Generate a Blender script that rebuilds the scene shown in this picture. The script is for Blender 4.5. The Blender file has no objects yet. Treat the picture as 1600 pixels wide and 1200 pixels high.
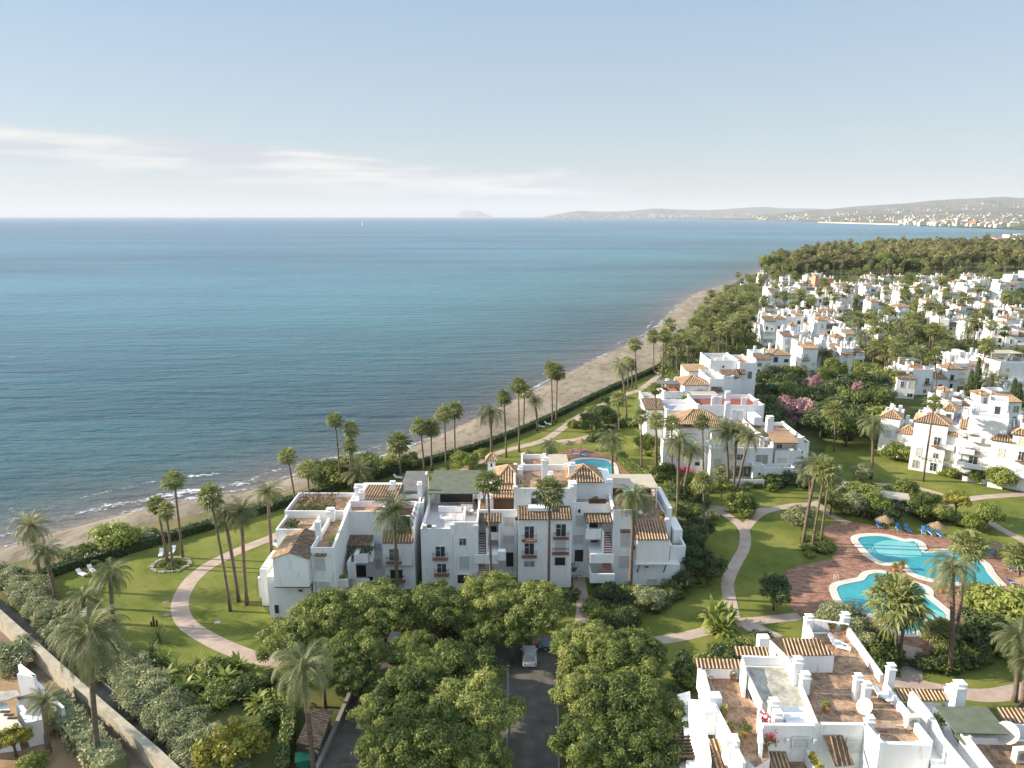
import bpy, math, random
from mathutils import Vector, Matrix
R = math.radians
scene = bpy.context.scene
COL = scene.collection
random.seed(7)

# ------------------------------------------------------------------ camera
H = 55.0
F = 1110.0
PITCH = math.atan(262.0 / F)
CP, SP = math.cos(PITCH), math.sin(PITCH)
camd = bpy.data.cameras.new('camera')
cam = bpy.data.objects.new('camera', camd)
COL.objects.link(cam)
cam.location = (0, 0, H)
cam.rotation_euler = (math.pi / 2 - PITCH, 0, 0)
camd.sensor_width = 36.0
camd.lens = 36.0 * F / 1600.0
camd.clip_start = 0.5
camd.clip_end = 200000
scene.camera = cam


def G(px, py, z=0.0):
    """point of the photograph -> point of the world at height z"""
    u, v = px - 800.0, py - 600.0
    t = (H - z) / (F * SP + v * CP)
    return Vector((u * t, (F * CP - v * SP) * t, z))


def P(px, py, Y):
    """point of the photograph -> point of the world at depth Y"""
    u, v = px - 800.0, py - 600.0
    t = Y / (F * CP - v * SP)
    return Vector((u * t, Y, H - (F * SP + v * CP) * t))


def pxm(p):
    """pixels per metre at a point"""
    return F / (p[1] * CP + (H - p[2]) * SP)


# ------------------------------------------------------------------ materials
MATS = {}


def newmat(name):
    m = bpy.data.materials.new(name)
    m.use_nodes = True
    nt = m.node_tree
    for n in list(nt.nodes):
        nt.nodes.remove(n)
    out = nt.nodes.new('ShaderNodeOutputMaterial')
    MATS[name] = m
    return m, nt, out


def N(nt, t, **kw):
    n = nt.nodes.new(t)
    for k, v in kw.items():
        if k in n.inputs.keys():
            n.inputs[k].default_value = v
        else:
            setattr(n, k, v)
    return n


def ramp(nt, fac, stops):
    r = nt.nodes.new('ShaderNodeValToRGB')
    els = r.color_ramp.elements
    while len(els) < len(stops):
        els.new(0.5)
    for e, (p, c) in zip(els, stops):
        e.position = p
        e.color = (c[0], c[1], c[2], 1)
    nt.links.new(fac, r.inputs[0])
    return r.outputs[0]


def surf(name, stops, scale=1.0, rough=0.8, bump=0.0, bscale=None, detail=5.0, spec=0.3, stretch=None, coord='Object', stops2=None, scale2=None, mix2=0.5):
    m, nt, out = newmat(name)
    tc = N(nt, 'ShaderNodeTexCoord')
    vec = tc.outputs[coord]
    if stretch:
        mp = N(nt, 'ShaderNodeMapping')
        mp.inputs['Scale'].default_value = stretch
        nt.links.new(vec, mp.inputs[0])
        vec = mp.outputs[0]
    n = N(nt, 'ShaderNodeTexNoise', Scale=scale, Detail=detail, Roughness=0.6)
    nt.links.new(vec, n.inputs['Vector'])
    c = ramp(nt, n.outputs[0], stops)
    if stops2:
        n2 = N(nt, 'ShaderNodeTexNoise', Scale=scale2, Detail=4.0, Roughness=0.6)
        nt.links.new(vec, n2.inputs['Vector'])
        c2 = ramp(nt, n2.outputs[0], stops2)
        mx = N(nt, 'ShaderNodeMix', data_type='RGBA', blend_type='MULTIPLY')
        mx.inputs[0].default_value = mix2
        nt.links.new(c, mx.inputs[6])
        nt.links.new(c2, mx.inputs[7])
        c = mx.outputs[2]
    b = N(nt, 'ShaderNodeBsdfPrincipled', Roughness=rough)
    b.inputs['Specular IOR Level'].default_value = spec
    nt.links.new(c, b.inputs['Base Color'])
    if bump:
        nb = N(nt, 'ShaderNodeTexNoise', Scale=bscale or scale * 4, Detail=4.0)
        nt.links.new(vec, nb.inputs['Vector'])
        bp = N(nt, 'ShaderNodeBump', Strength=bump, Distance=0.1)
        nt.links.new(nb.outputs[0], bp.inputs['Height'])
        nt.links.new(bp.outputs[0], b.inputs['Normal'])
    nt.links.new(b.outputs[0], out.inputs[0])
    return m


def flat(name, col, rough=0.6, metal=0.0, spec=0.4):
    m, nt, out = newmat(name)
    b = N(nt, 'ShaderNodeBsdfPrincipled', Roughness=rough, Metallic=metal)
    b.inputs['Specular IOR Level'].default_value = spec
    tc = N(nt, 'ShaderNodeTexCoord')
    n = N(nt, 'ShaderNodeTexNoise', Scale=3.0, Detail=4.0)
    nt.links.new(tc.outputs['Object'], n.inputs['Vector'])
    c = ramp(nt, n.outputs[0], [(0.3, [x * 0.88 for x in col]), (0.7, [min(1, x * 1.08) for x in col])])
    nt.links.new(c, b.inputs['Base Color'])
    nt.links.new(b.outputs[0], out.inputs[0])
    return m


def leafmat(name, dark, mid, light, trans=0.3):
    m, nt, out = newmat(name)
    at = N(nt, 'ShaderNodeAttribute', attribute_name='tone')
    oi = N(nt, 'ShaderNodeObjectInfo')
    mu = N(nt, 'ShaderNodeMath', operation='MULTIPLY_ADD')
    nt.links.new(oi.outputs['Random'], mu.inputs[0])
    mu.inputs[1].default_value = 0.42
    mu.inputs[2].default_value = -0.2
    ad = N(nt, 'ShaderNodeMath', operation='ADD')
    nt.links.new(at.outputs['Fac'], ad.inputs[0])
    nt.links.new(mu.outputs[0], ad.inputs[1])
    c = ramp(nt, ad.outputs[0], [(0.0, dark), (0.5, mid), (1.0, light)])
    b = N(nt, 'ShaderNodeBsdfPrincipled', Roughness=0.5)
    b.inputs['Specular IOR Level'].default_value = 0.35
    nt.links.new(c, b.inputs['Base Color'])
    t = N(nt, 'ShaderNodeBsdfTranslucent')
    nt.links.new(c, t.inputs[0])
    ms = N(nt, 'ShaderNodeMixShader')
    ms.inputs[0].default_value = trans
    nt.links.new(b.outputs[0], ms.inputs[1])
    nt.links.new(t.outputs[0], ms.inputs[2])
    nt.links.new(ms.outputs[0], out.inputs[0])
    return m


surf('plaster', [(0.3, (0.78, 0.77, 0.75)), (0.6, (0.85, 0.84, 0.82))], 0.5, 0.9, 0.15, 3.0, spec=0.15,
     stops2=[(0.28, (0.66, 0.63, 0.57)), (0.42, (1, 1, 1)), (0.7, (1, 1, 1)), (0.8, (.86, .83, .78))], scale2=1.6, mix2=0.62, stretch=(1.3, 1.3, 0.28))
surf('plaster_cream', [(0.3, (0.66, 0.60, 0.50)), (0.6, (0.74, 0.68, 0.58))], 0.5, 0.9, 0.15, 3.0, spec=0.15)
surf('plaster_rose', [(0.3, (0.50, 0.28, 0.18)), (0.6, (0.60, 0.36, 0.24))], 0.5, 0.9, spec=0.15)
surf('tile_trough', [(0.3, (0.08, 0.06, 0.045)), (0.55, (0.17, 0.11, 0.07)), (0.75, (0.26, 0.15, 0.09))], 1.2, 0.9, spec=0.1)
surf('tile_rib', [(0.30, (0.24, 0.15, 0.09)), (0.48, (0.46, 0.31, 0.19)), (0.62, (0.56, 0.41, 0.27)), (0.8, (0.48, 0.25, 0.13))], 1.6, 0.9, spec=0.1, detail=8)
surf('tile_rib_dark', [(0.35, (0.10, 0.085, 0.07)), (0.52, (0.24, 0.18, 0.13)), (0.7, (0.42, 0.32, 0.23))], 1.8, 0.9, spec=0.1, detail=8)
surf('terrace_brown', [(0.32, (0.17, 0.12, 0.085)), (0.45, (0.34, 0.22, 0.145)), (0.6, (0.46, 0.31, 0.20)), (0.75, (0.55, 0.38, 0.25))], 0.8, 0.9, 0.1, detail=9, spec=0.15,
     stops2=[(0.42, (0.45, 0.42, 0.38)), (0.55, (1, 1, 1))], scale2=3.5, mix2=0.6)
surf('terrace_orange', [(0.35, (0.42, 0.18, 0.09)), (0.6, (0.52, 0.25, 0.13))], 1.0, 0.9)
surf('terrace_red', [(0.35, (0.20, 0.06, 0.045)), (0.6, (0.28, 0.09, 0.06))], 1.0, 0.9)
surf('terrace_grey', [(0.3, (0.24, 0.23, 0.19)), (0.5, (0.42, 0.40, 0.34)), (0.7, (0.50, 0.48, 0.42))], 0.7, 0.9, detail=8,
     stops2=[(0.4, (0.5, 0.5, 0.45)), (0.55, (1, 1, 1))], scale2=3.0)
surf('terrace_lavender', [(0.3, (0.44, 0.41, 0.42)), (0.7, (0.52, 0.49, 0.50))], 1.0, 0.8)
surf('awning_green', [(0.3, (0.10, 0.115, 0.08)), (0.7, (0.15, 0.165, 0.12))], 0.9, 0.9)
surf('awning_cream', [(0.3, (0.42, 0.36, 0.27)), (0.7, (0.50, 0.44, 0.34))], 0.9, 0.9)
surf('awning_grey', [(0.3, (0.13, 0.125, 0.115)), (0.7, (0.19, 0.185, 0.17))], 0.9, 0.9)
m, nt, out = newmat('glass')
_oi = N(nt, 'ShaderNodeObjectInfo')
_b = N(nt, 'ShaderNodeBsdfPrincipled', Roughness=.12)
_b.inputs['Specular IOR Level'].default_value = .8
nt.links.new(ramp(nt, _oi.outputs['Random'], [(0.0, (.03, .04, .045)), (.5, (.07, .08, .085)), (.62, (.22, .22, .20)), (1.0, (.34, .33, .29))]), _b.inputs['Base Color'])
nt.links.new(_b.outputs[0], out.inputs[0])
flat('blind', (0.50, 0.51, 0.50), 0.7)
flat('blind_warm', (0.62, 0.57, 0.45), 0.7)
flat('frame_white', (0.72, 0.72, 0.70), 0.5)
flat('wood_dark', (0.09, 0.05, 0.03), 0.6)
flat('wood_brown', (0.16, 0.075, 0.045), 0.6)
flat('iron', (0.03, 0.03, 0.03), 0.5)
flat('brick_step', (0.30, 0.13, 0.08), 0.85)
flat('lounger_blue', (0.03, 0.17, 0.42), 0.6)
flat('lounger_white', (0.75, 0.75, 0.73), 0.5)
flat('thatch', (0.30, 0.21, 0.12), 0.95)
flat('stone', (0.36, 0.32, 0.26), 0.9)
flat('white_paint', (0.75, 0.75, 0.75), 0.35, spec=0.6)
flat('silver_paint', (0.42, 0.43, 0.43), 0.3, 0.3, spec=0.6)
flat('blue_paint', (0.10, 0.16, 0.26), 0.3, spec=0.6)
flat('rubber', (0.02, 0.02, 0.02), 0.8)
flat('red_paint', (0.5, 0.03, 0.02), 0.4)
flat('bin_green', (0.02, 0.20, 0.11), 0.5)
flat('terracotta', (0.42, 0.18, 0.09), 0.85)
flat('concrete', (0.26, 0.24, 0.21), 0.9)
surf('wall_stone', [(0.3, (0.30, 0.26, 0.19)), (0.55, (0.42, 0.37, 0.28)), (0.75, (0.52, 0.47, 0.38))], 0.8, 0.95, 0.3, 3, detail=8)
surf('palm_bark', [(0.3, (0.10, 0.075, 0.055)), (0.6, (0.20, 0.15, 0.11)), (0.8, (0.27, 0.21, 0.16))], 1.5, 0.95, 0.5, 6, stretch=(1, 1, 4))
surf('bark', [(0.3, (0.07, 0.055, 0.04)), (0.7, (0.16, 0.12, 0.09))], 2.0, 0.95, 0.4, 8)
leafmat('leaf_park', (0.035, 0.06, 0.014), (0.16, 0.205, 0.045), (0.44, 0.45, 0.13), 0.38)
leafmat('leaf_dark', (0.03, 0.055, 0.018), (0.075, 0.115, 0.035), (0.17, 0.205, 0.065), 0.33)
leafmat('leaf_bright', (0.11, 0.155, 0.03), (0.25, 0.3, 0.065), (0.42, 0.44, 0.12), 0.42)
leafmat('leaf_yellow', (0.18, 0.18, 0.03), (0.36, 0.34, 0.06), (0.5, 0.46, 0.11), 0.42)
leafmat('leaf_grey', (0.16, 0.18, 0.085), (0.31, 0.335, 0.165), (0.48, 0.485, 0.28), 0.4)
leafmat('leaf_olive', (0.11, 0.115, 0.045), (0.235, 0.225, 0.085), (0.38, 0.34, 0.14), 0.42)
leafmat('leaf_pink', (0.36, 0.19, 0.19), (0.54, 0.33, 0.34), (0.68, 0.48, 0.46), 0.42)
leafmat('leaf_brown', (0.10, 0.06, 0.03), (0.17, 0.11, 0.06), (0.26, 0.18, 0.10), 0.1)
leafmat('frond_fan', (0.1, 0.125, 0.04), (0.25, 0.28, 0.09), (0.46, 0.45, 0.2), 0.42)
leafmat('frond_date', (0.065, 0.085, 0.035), (0.18, 0.205, 0.085), (0.42, 0.4, 0.2), 0.38)
leafmat('flower', (0.4, 0.02, 0.08), (0.55, 0.04, 0.12), (0.65, 0.1, 0.2), 0.1)


# ------------------------------------------------------------------ mesh helper
class MB:
    def __init__(s):
        s.v, s.f, s.m, s.t = [], [], [], []

    def quad(s, pts, m=0, tone=0.5):
        i = len(s.v)
        s.v.extend([tuple(p) for p in pts])
        s.f.append(tuple(range(i, i + len(pts))))
        s.m.append(m)
        s.t.append(tone)

    def box(s, x0, x1, y0, y1, z0, z1, m=0):
        i = len(s.v)
        s.v += [(x0, y0, z0), (x1, y0, z0), (x1, y1, z0), (x0, y1, z0), (x0, y0, z1), (x1, y0, z1), (x1, y1, z1), (x0, y1, z1)]
        for f in ((0, 3, 2, 1), (4, 5, 6, 7), (0, 1, 5, 4), (1, 2, 6, 5), (2, 3, 7, 6), (3, 0, 4, 7)):
            s.f.append(tuple(i + k for k in f))
            s.m.append(m)
            s.t.append(0.5)
        return s

    def prism(s, poly, z0, z1, m=0, mtop=None):
        """poly: list of (x,y); z1 may be a list of top heights"""
        n = len(poly)
        a = sum(poly[k][0] * poly[(k + 1) % n][1] - poly[(k + 1) % n][0] * poly[k][1] for k in range(n))
        if a < 0:
            poly = poly[::-1]
            if isinstance(z1, (list, tuple)):
                z1 = list(z1)[::-1]
        zz = z1 if isinstance(z1, (list, tuple)) else [z1] * n
        i = len(s.v)
        s.v += [(p[0], p[1], z0) for p in poly] + [(p[0], p[1], z) for p, z in zip(poly, zz)]
        s.f.append(tuple(i + k for k in range(n))[::-1]); s.m.append(m); s.t.append(.5)
        s.f.append(tuple(i + n + k for k in range(n))); s.m.append(m if mtop is None else mtop); s.t.append(.5)
        for k in range(n):
            j = (k + 1) % n
            s.f.append((i + k, i + j, i + n + j, i + n + k)); s.m.append(m); s.t.append(.5)
        return s

    def bar(s, a, b, w, h, m=0):
        """box along a->b, w wide, h high, a,b at its bottom centre line"""
        a, b = Vector(a), Vector(b)
        d = (b - a)
        side = Vector((-d.y, d.x, 0))
        if side.length < 1e-6:
            side = Vector((1, 0, 0))
        side = side.normalized() * w / 2
        up = Vector((0, 0, h))
        if abs(d.x) + abs(d.y) < 1e-6:
            up = Vector((0, h, 0))
        p = [a - side, a + side, b + side, b - side]
        q = [k + up for k in p]
        s.quad(p, m); s.quad(q[::-1], m)
        for k in range(4):
            j = (k + 1) % 4
            s.quad([p[j], p[k], q[k], q[j]], m)
        return s

    def tube(s, pts, rad, n=7, m=0, cap=True):
        pts = [Vector(p) for p in pts]
        i0 = len(s.v)
        for k, p in enumerate(pts):
            d = (pts[min(k + 1, len(pts) - 1)] - pts[max(k - 1, 0)]).normalized()
            a = d.orthogonal().normalized() if abs(d.z) < 0.9 else Vector((1, 0, 0)) - d * d.x
            a = a.normalized()
            b = d.cross(a)
            r = rad[k] if isinstance(rad, (list, tuple)) else rad
            for j in range(n):
                t = 2 * math.pi * j / n
                s.v.append(tuple(p + (a * math.cos(t) + b * math.sin(t)) * r))
        for k in range(len(pts) - 1):
            for j in range(n):
                j2 = (j + 1) % n
                s.f.append((i0 + k * n + j, i0 + k * n + j2, i0 + (k + 1) * n + j2, i0 + (k + 1) * n + j))
                s.m.append(m); s.t.append(.5)
        if cap:
            s.f.append(tuple(i0 + j for j in range(n))[::-1]); s.m.append(m); s.t.append(.5)
            k = (len(pts) - 1) * n
            s.f.append(tuple(i0 + k + j for j in range(n))); s.m.append(m); s.t.append(.5)
        return s

    def cone(s, c, r, h, n=10, m=0, r2=0.0):
        s.tube([(c[0], c[1], c[2]), (c[0], c[1], c[2] + h)], [r, max(r2, 0.01)], n, m)
        return s

    def mesh(s, name, mats, off=(0, 0, 0), smooth=False):
        me = bpy.data.meshes.new(name)
        ox, oy, oz = off
        me.from_pydata([(a - ox, b - oy, c - oz) for a, b, c in s.v], [], s.f)
        for mm in mats:
            me.materials.append(MATS[mm])
        me.polygons.foreach_set('material_index', s.m)
        if smooth:
            me.polygons.foreach_set('use_smooth', [True] * len(s.f))
        if any(abs(t - 0.5) > 1e-4 for t in s.t):
            at = me.attributes.new('tone', 'FLOAT', 'FACE')
            at.data.foreach_set('value', s.t)
        me.update()
        return me

    def build(s, name, mats, parent=None, off=None, smooth=False):
        if isinstance(mats, str):
            mats = [mats]
        if off is None:
            off = parent.get('_o', (0, 0, 0)) if parent is not None else (0, 0, 0)
        o = bpy.data.objects.new(name, s.mesh(name, mats, off, smooth))
        COL.objects.link(o)
        if parent is not None:
            o.parent = parent
        return o


def tag(o, label=None, cat=None, group=None, kind=None):
    if label: o['label'] = label
    if cat: o['category'] = cat
    if group: o['group'] = group
    if kind: o['kind'] = kind
    return o


def thing(name, label, cat, loc=(0, 0, 0), rz=0.0, group=None, world=False):
    o = bpy.data.objects.new(name, None)
    o.empty_display_size = 0.3
    COL.objects.link(o)
    o.location = loc
    o.rotation_euler = (0, 0, rz)
    tag(o, label, cat, group)
    if world:
        OFF[o.name] = tuple(loc)
    return o


OFF = {}


def wb(mb, name, mats, root, sub=None, smooth=False):
    """build a part whose vertices are in world coordinates under an unrotated root at OFF"""
    if isinstance(mats, str): mats = [mats]
    o = bpy.data.objects.new(name, mb.mesh(name, mats, OFF[root.name], smooth))
    COL.objects.link(o)
    o.parent = sub if sub is not None else root
    return o


def inst(name, me, parent, loc=(0, 0, 0), scale=(1, 1, 1), rot=(0, 0, 0)):
    o = bpy.data.objects.new(name, me)
    COL.objects.link(o)
    o.parent = parent
    o.location = loc
    o.scale = scale if not isinstance(scale, (int, float)) else (scale,) * 3
    o.rotation_euler = rot
    return o


def smooth_poly(pts, n=6, closed=True):
    out = []
    m = len(pts)
    rng = range(m) if closed else range(m - 1)
    for i in rng:
        g = lambda k: Vector(pts[k % m]) if closed else Vector(pts[min(max(k, 0), m - 1)])
        p0, p1, p2, p3 = g(i - 1), g(i), g(i + 1), g(i + 2)
        for k in range(n):
            t = k / n
            out.append(0.5 * ((2 * p1) + (p2 - p0) * t + (2 * p0 - 5 * p1 + 4 * p2 - p3) * t * t + (3 * p1 - p0 - 3 * p2 + p3) * t ** 3))
    if not closed:
        out.append(Vector(pts[-1]))
    return out


def gpts(px, z=0.0):
    return [G(x, y, z) for x, y in px]


def sheet(name, pts, z, mat, smooth=True, thick=0.0, kind='structure', n=6):
    p = gpts(pts, 0)
    if smooth: p = smooth_poly(p, n)
    mb = MB()
    if thick:
        mb.prism([(q.x, q.y) for q in p], z - thick, z)
    else:
        mb.quad([(q.x, q.y, z) for q in p])
        a = sum(p[k].x * p[(k + 1) % len(p)].y - p[(k + 1) % len(p)].x * p[k].y for k in range(len(p)))
        if a < 0:
            mb.f = [f[::-1] for f in mb.f]
    o = mb.build(name, mat)
    if kind: o['kind'] = kind
    return o


def ribbon(name, pts, w, z, mat, kind='structure', z2=None):
    """path along pixel centre line, w metres wide (w may be a list)"""
    raw = gpts(pts, 0)
    p = smooth_poly(raw, 6, False)
    mb = MB()
    L = []
    for k, q in enumerate(p):
        d = (p[min(k + 1, len(p) - 1)] - p[max(k - 1, 0)])
        s = Vector((-d.y, d.x, 0)).normalized()
        if isinstance(w, (list, tuple)):
            f = k / (len(p) - 1) * (len(w) - 1)
            i = min(int(f), len(w) - 2)
            ww = w[i] + (w[i + 1] - w[i]) * (f - i)
        else:
            ww = w
        L.append((q + s * ww / 2, q - s * ww / 2))
    for k in range(len(L) - 1):
        a, b = L[k]; c, d = L[k + 1]
        mb.quad([(b.x, b.y, z), (d.x, d.y, z), (c.x, c.y, z), (a.x, a.y, z)])
    o = mb.build(name, mat)
    if kind: o['kind'] = kind
    return o
# ------------------------------------------------------------------ vegetation meshes (shared)
def rvec(rng):
    while True:
        v = Vector((rng.uniform(-1, 1), rng.uniform(-1, 1), rng.uniform(-1, 1)))
        if 0.05 < v.length < 1:
            return v.normalized()


def leaf(mb, c, n, size, rng, tone, asp=0.45, m=0):
    n = n.normalized()
    a = n.orthogonal().normalized()
    b = n.cross(a)
    t = rng.uniform(0, 6.283)
    u = (a * math.cos(t) + b * math.sin(t)) * size
    w = (b * math.cos(t) - a * math.sin(t)) * size * asp
    mb.quad([c - u, c + w * 1.0 - u * .1, c + u, c - w - u * .1], m, tone)


def crown_mesh(name, mat, seed, clumps, leaves, lsize, cr=(0.22, 0.38), flat_=0.7, shape='round', droop=0.0, base=-0.6, asp=0.45):
    """crown of unit radius made of leaf clumps on an uneven envelope"""
    rng = random.Random(seed)
    mb = MB()
    cl = []
    for k in range(clumps):
        for _ in range(30):
            d = rvec(rng)
            if d.z > base: break
        r = rng.uniform(0.35, 0.86) if rng.random() < .75 else rng.uniform(0.0, .5)
        if shape == 'cone':
            z = rng.uniform(-0.95, 0.95)
            rr = (1 - (z + 1) / 2) ** .7 * .8 * rng.uniform(.5, 1)
            t = rng.uniform(0, 6.28)
            c = Vector((math.cos(t) * rr, math.sin(t) * rr, z))
            q = rng.uniform(*cr) * (1.1 - (z + 1) * .35)
        else:
            c = Vector((d.x * r, d.y * r, d.z * r * flat_))
            q = rng.uniform(*cr)
        cl.append((c, q, rng.uniform(-0.22, 0.22)))
    tot = sum(q * q for _, q, _ in cl)
    for c, q, tone in cl:
        n = int(leaves * q * q / tot)
        for _ in range(n):
            d = rvec(rng)
            rr = q * (rng.uniform(0.7, 1.12) if rng.random() < .8 else rng.uniform(.3, 1.55))
            p = c + Vector((d.x, d.y, d.z * .75)) * rr
            p.z -= droop * rr * abs(rng.gauss(0, .5))
            nn = d * 1.1 + rvec(rng) * .9 + Vector((0, 0, .35))
            leaf(mb, p, nn, lsize * rng.uniform(.7, 1.35), rng, min(1, max(0, .5 + tone + rng.gauss(0, .13))), asp)
    return mb.mesh(name, [mat])


def fan_crown(name, seed, nf=46, segs=15, skirt=True, mat='frond_fan'):
    """fan palm crown, about one unit radius"""
    rng = random.Random(seed)
    mb = MB()
    for k in range(nf + (14 if skirt else 0)):
        dead = k >= nf
        az = k * 2.399 + rng.uniform(-.2, .2)
        el = R(82) - (k / nf) ** 0.85 * R(128) if not dead else R(rng.uniform(-78, -50))
        el += rng.uniform(-.12, .12)
        d = Vector((math.cos(az) * math.cos(el), math.sin(az) * math.cos(el), math.sin(el)))
        pl = rng.uniform(.42, .66) * (0.8 if dead else 1)
        c = d * pl
        c.z -= .05
        side = Vector((-math.sin(az), math.cos(az), 0))
        up = side.cross(d).normalized()
        # petiole
        mb.quad([d * .05 + side * .012, d * .05 - side * .012, c - side * .012, c + side * .012], 1 if dead else 0, .6)
        br = rng.uniform(.42, .55) * (.7 if dead else 1)
        tone = .5 + rng.uniform(-.2, .2) - (.12 if el < -.1 else 0)
        tilt = rng.uniform(-.3, .3)
        for j in range(segs):
            a = (j / (segs - 1) - .5) * R(250)
            a2 = a + R(250) / segs * .42
            a1 = a - R(250) / segs * .42
            lr = br * (1 - .25 * abs(j / (segs - 1) - .5) * 2) * rng.uniform(.85, 1.1)
            fold = .12 * (1 if j % 2 else -1) * br

            def q(ang, r, z):
                return c + d * (math.cos(ang) * r) + side * (math.sin(ang) * r) + up * (z - .35 * r * r / br * abs(math.sin(ang * .5)) + tilt * math.sin(ang) * r * .4)
            m1 = q(a1, lr * .6, fold * .4)
            m2 = q(a2, lr * .6, -fold * .4)
            tip = q(a, lr, 0)
            tip.z -= lr * .30 * (1.4 if dead else 1)
            mb.quad([c, m1, tip, m2], 1 if dead else 0, min(1, max(0, tone + rng.uniform(-.1, .1))))
    return mb.mesh(name, [mat, 'leaf_brown'])


def date_crown(name, seed, nf=52, nl=20, droop=1.0, mat='frond_date', up=80, low=-28):
    rng = random.Random(seed)
    mb = MB()
    for k in range(nf):
        az = k * 2.399 + rng.uniform(-.25, .25)
        el = R(up) - (k / nf) ** .9 * R(up - low) + rng.uniform(-.1, .1)
        L = rng.uniform(.95, 1.12)
        horiz = Vector((math.cos(az), math.sin(az), 0))
        side = Vector((-math.sin(az), math.cos(az), 0))
        tw = rng.uniform(-.3, .3)
        tone = .5 + rng.uniform(-.18, .18)
        p = Vector((0, 0, 0))
        e = el
        pts = [p.copy()]
        st = 10
        for i in range(st):
            p = p + (horiz * math.cos(e) + Vector((0, 0, 1)) * math.sin(e)) * (L / st)
            e -= R(rng.uniform(9, 13)) * droop * (0.45 + i / st)
            e = max(e, R(-85))
            pts.append(p.copy())
        for i in range(st):
            w = .014 * (1 - i / st) + .004
            mb.quad([pts[i] - side * w, pts[i] + side * w, pts[i + 1] + side * w * .8, pts[i + 1] - side * w * .8], 0, .75)
        for i in range(nl):
            t = (i + 1.5) / (nl + 1.5)
            f = t * st
            a = min(int(f), st - 1)
            q = pts[a].lerp(pts[a + 1], f - a)
            dv = (pts[a + 1] - pts[a]).normalized()
            nup = side.cross(dv).normalized()
            ll = .22 * math.sin(math.pi * min(1, t * .85 + .12)) + .05
            for sg in (-1, 1):
                dd = (dv * .75 + side * sg * .8 - nup * sg * tw * .4 + nup * .25).normalized()
                dd.z -= .25 * rng.random()
                tip = q + dd * ll * rng.uniform(.85, 1.1)
                wv = dv * (.30 / nl)
                mb.quad([q - wv, q + wv, tip + wv * .2, tip - wv * .2], 0, min(1, max(0, tone + rng.uniform(-.12, .12))))
    # brown stalk remains at the heart
    for k in range(14):
        az = k * 2.399
        d = Vector((math.cos(az), math.sin(az), rng.uniform(-.9, -.1))).normalized()
        s = Vector((-math.sin(az), math.cos(az), 0)) * .03
        b = d * .22
        mb.quad([s * .5, -s * .5, b - s, b + s], 1, .5)
    return mb.mesh(name, [mat, 'leaf_brown'])


FAN = [fan_crown('fan_crown', s) for s in (1, 2, 3, 14, 15, 16)]
FANFAR = [fan_crown('fan_crown_small', s, 30, 8) for s in (4, 5, 24, 25)]
DATE = [date_crown('feather_crown', 1, 46, 22), date_crown('feather_crown', 2, 42, 22, 1.2), date_crown('feather_crown', 3, 40, 22, .8), date_crown('feather_crown', 13, 34, 20, 1.45), date_crown('feather_crown', 17, 48, 22, 1.0, low=-45)]
DATEBIG = [date_crown('feather_crown_full', 9, 58, 36, 1.15, low=-45)]
DATEFAR = [date_crown('feather_crown_small', 6, 34, 10), date_crown('feather_crown_small', 7, 34, 10, 1.3)]


def palm(bx, by, cx, cy, rpx, kind, label, group=None, trunk_r=None, far=False, rng=random.Random(5), base=None, hgt=None):
    if base is None:
        b = G(bx, by)
        top = P(cx, cy, b.y - 0.2)
    else:
        b = Vector(base)
        top = b + Vector((rng.uniform(-.5, .5), rng.uniform(-.5, .5), hgt))
    rad = rpx / pxm(top) if base is None else rpx
    fan = kind == 'F'
    t = thing('fan_palm' if fan else 'date_palm', label, 'palm tree', b, 0, group)
    hh = top.z
    dx, dy = top.x - b.x, top.y - b.y
    r = trunk_r or (0.21 if fan else 0.27)
    mb = MB()
    n = 7 if not far else 4
    pts, rr = [], []
    for k in range(n):
        f = k / (n - 1)
        pts.append((dx * (f ** 1.5), dy * (f ** 1.5), hh * f - (0.15 if k == 0 else 0)))
        rr.append(r * (1.35 if k == 0 else (1.0 - .22 * f if fan else 1.0 + (.25 if k == n - 1 else 0))))
    mb.tube(pts, rr, 8 if not far else 5)
    mb.build('trunk', 'palm_bark', t, off=(0, 0, 0), smooth=True)
    if fan:
        me = rng.choice(FANFAR if far else FAN)
    elif kind == 'B':
        me = DATEBIG[0]
    else:
        me = rng.choice(DATEFAR if far else DATE)
    s = rad * rng.uniform(.97, 1.06)
    inst('crown', me, t, (dx, dy, hh), (s * rng.uniform(.9, 1.1), s * rng.uniform(.9, 1.1), s * rng.uniform(.85, 1.15)), (rng.uniform(-.18, .18), rng.uniform(-.18, .18), rng.uniform(0, 6.28)))
    return t


# broadleaf crowns by kind
def cm(mat, seeds, clumps, leaves, ls, **k):
    return [crown_mesh('leafy_crown', mat, s, clumps, leaves, ls, **k) for s in seeds]


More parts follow.
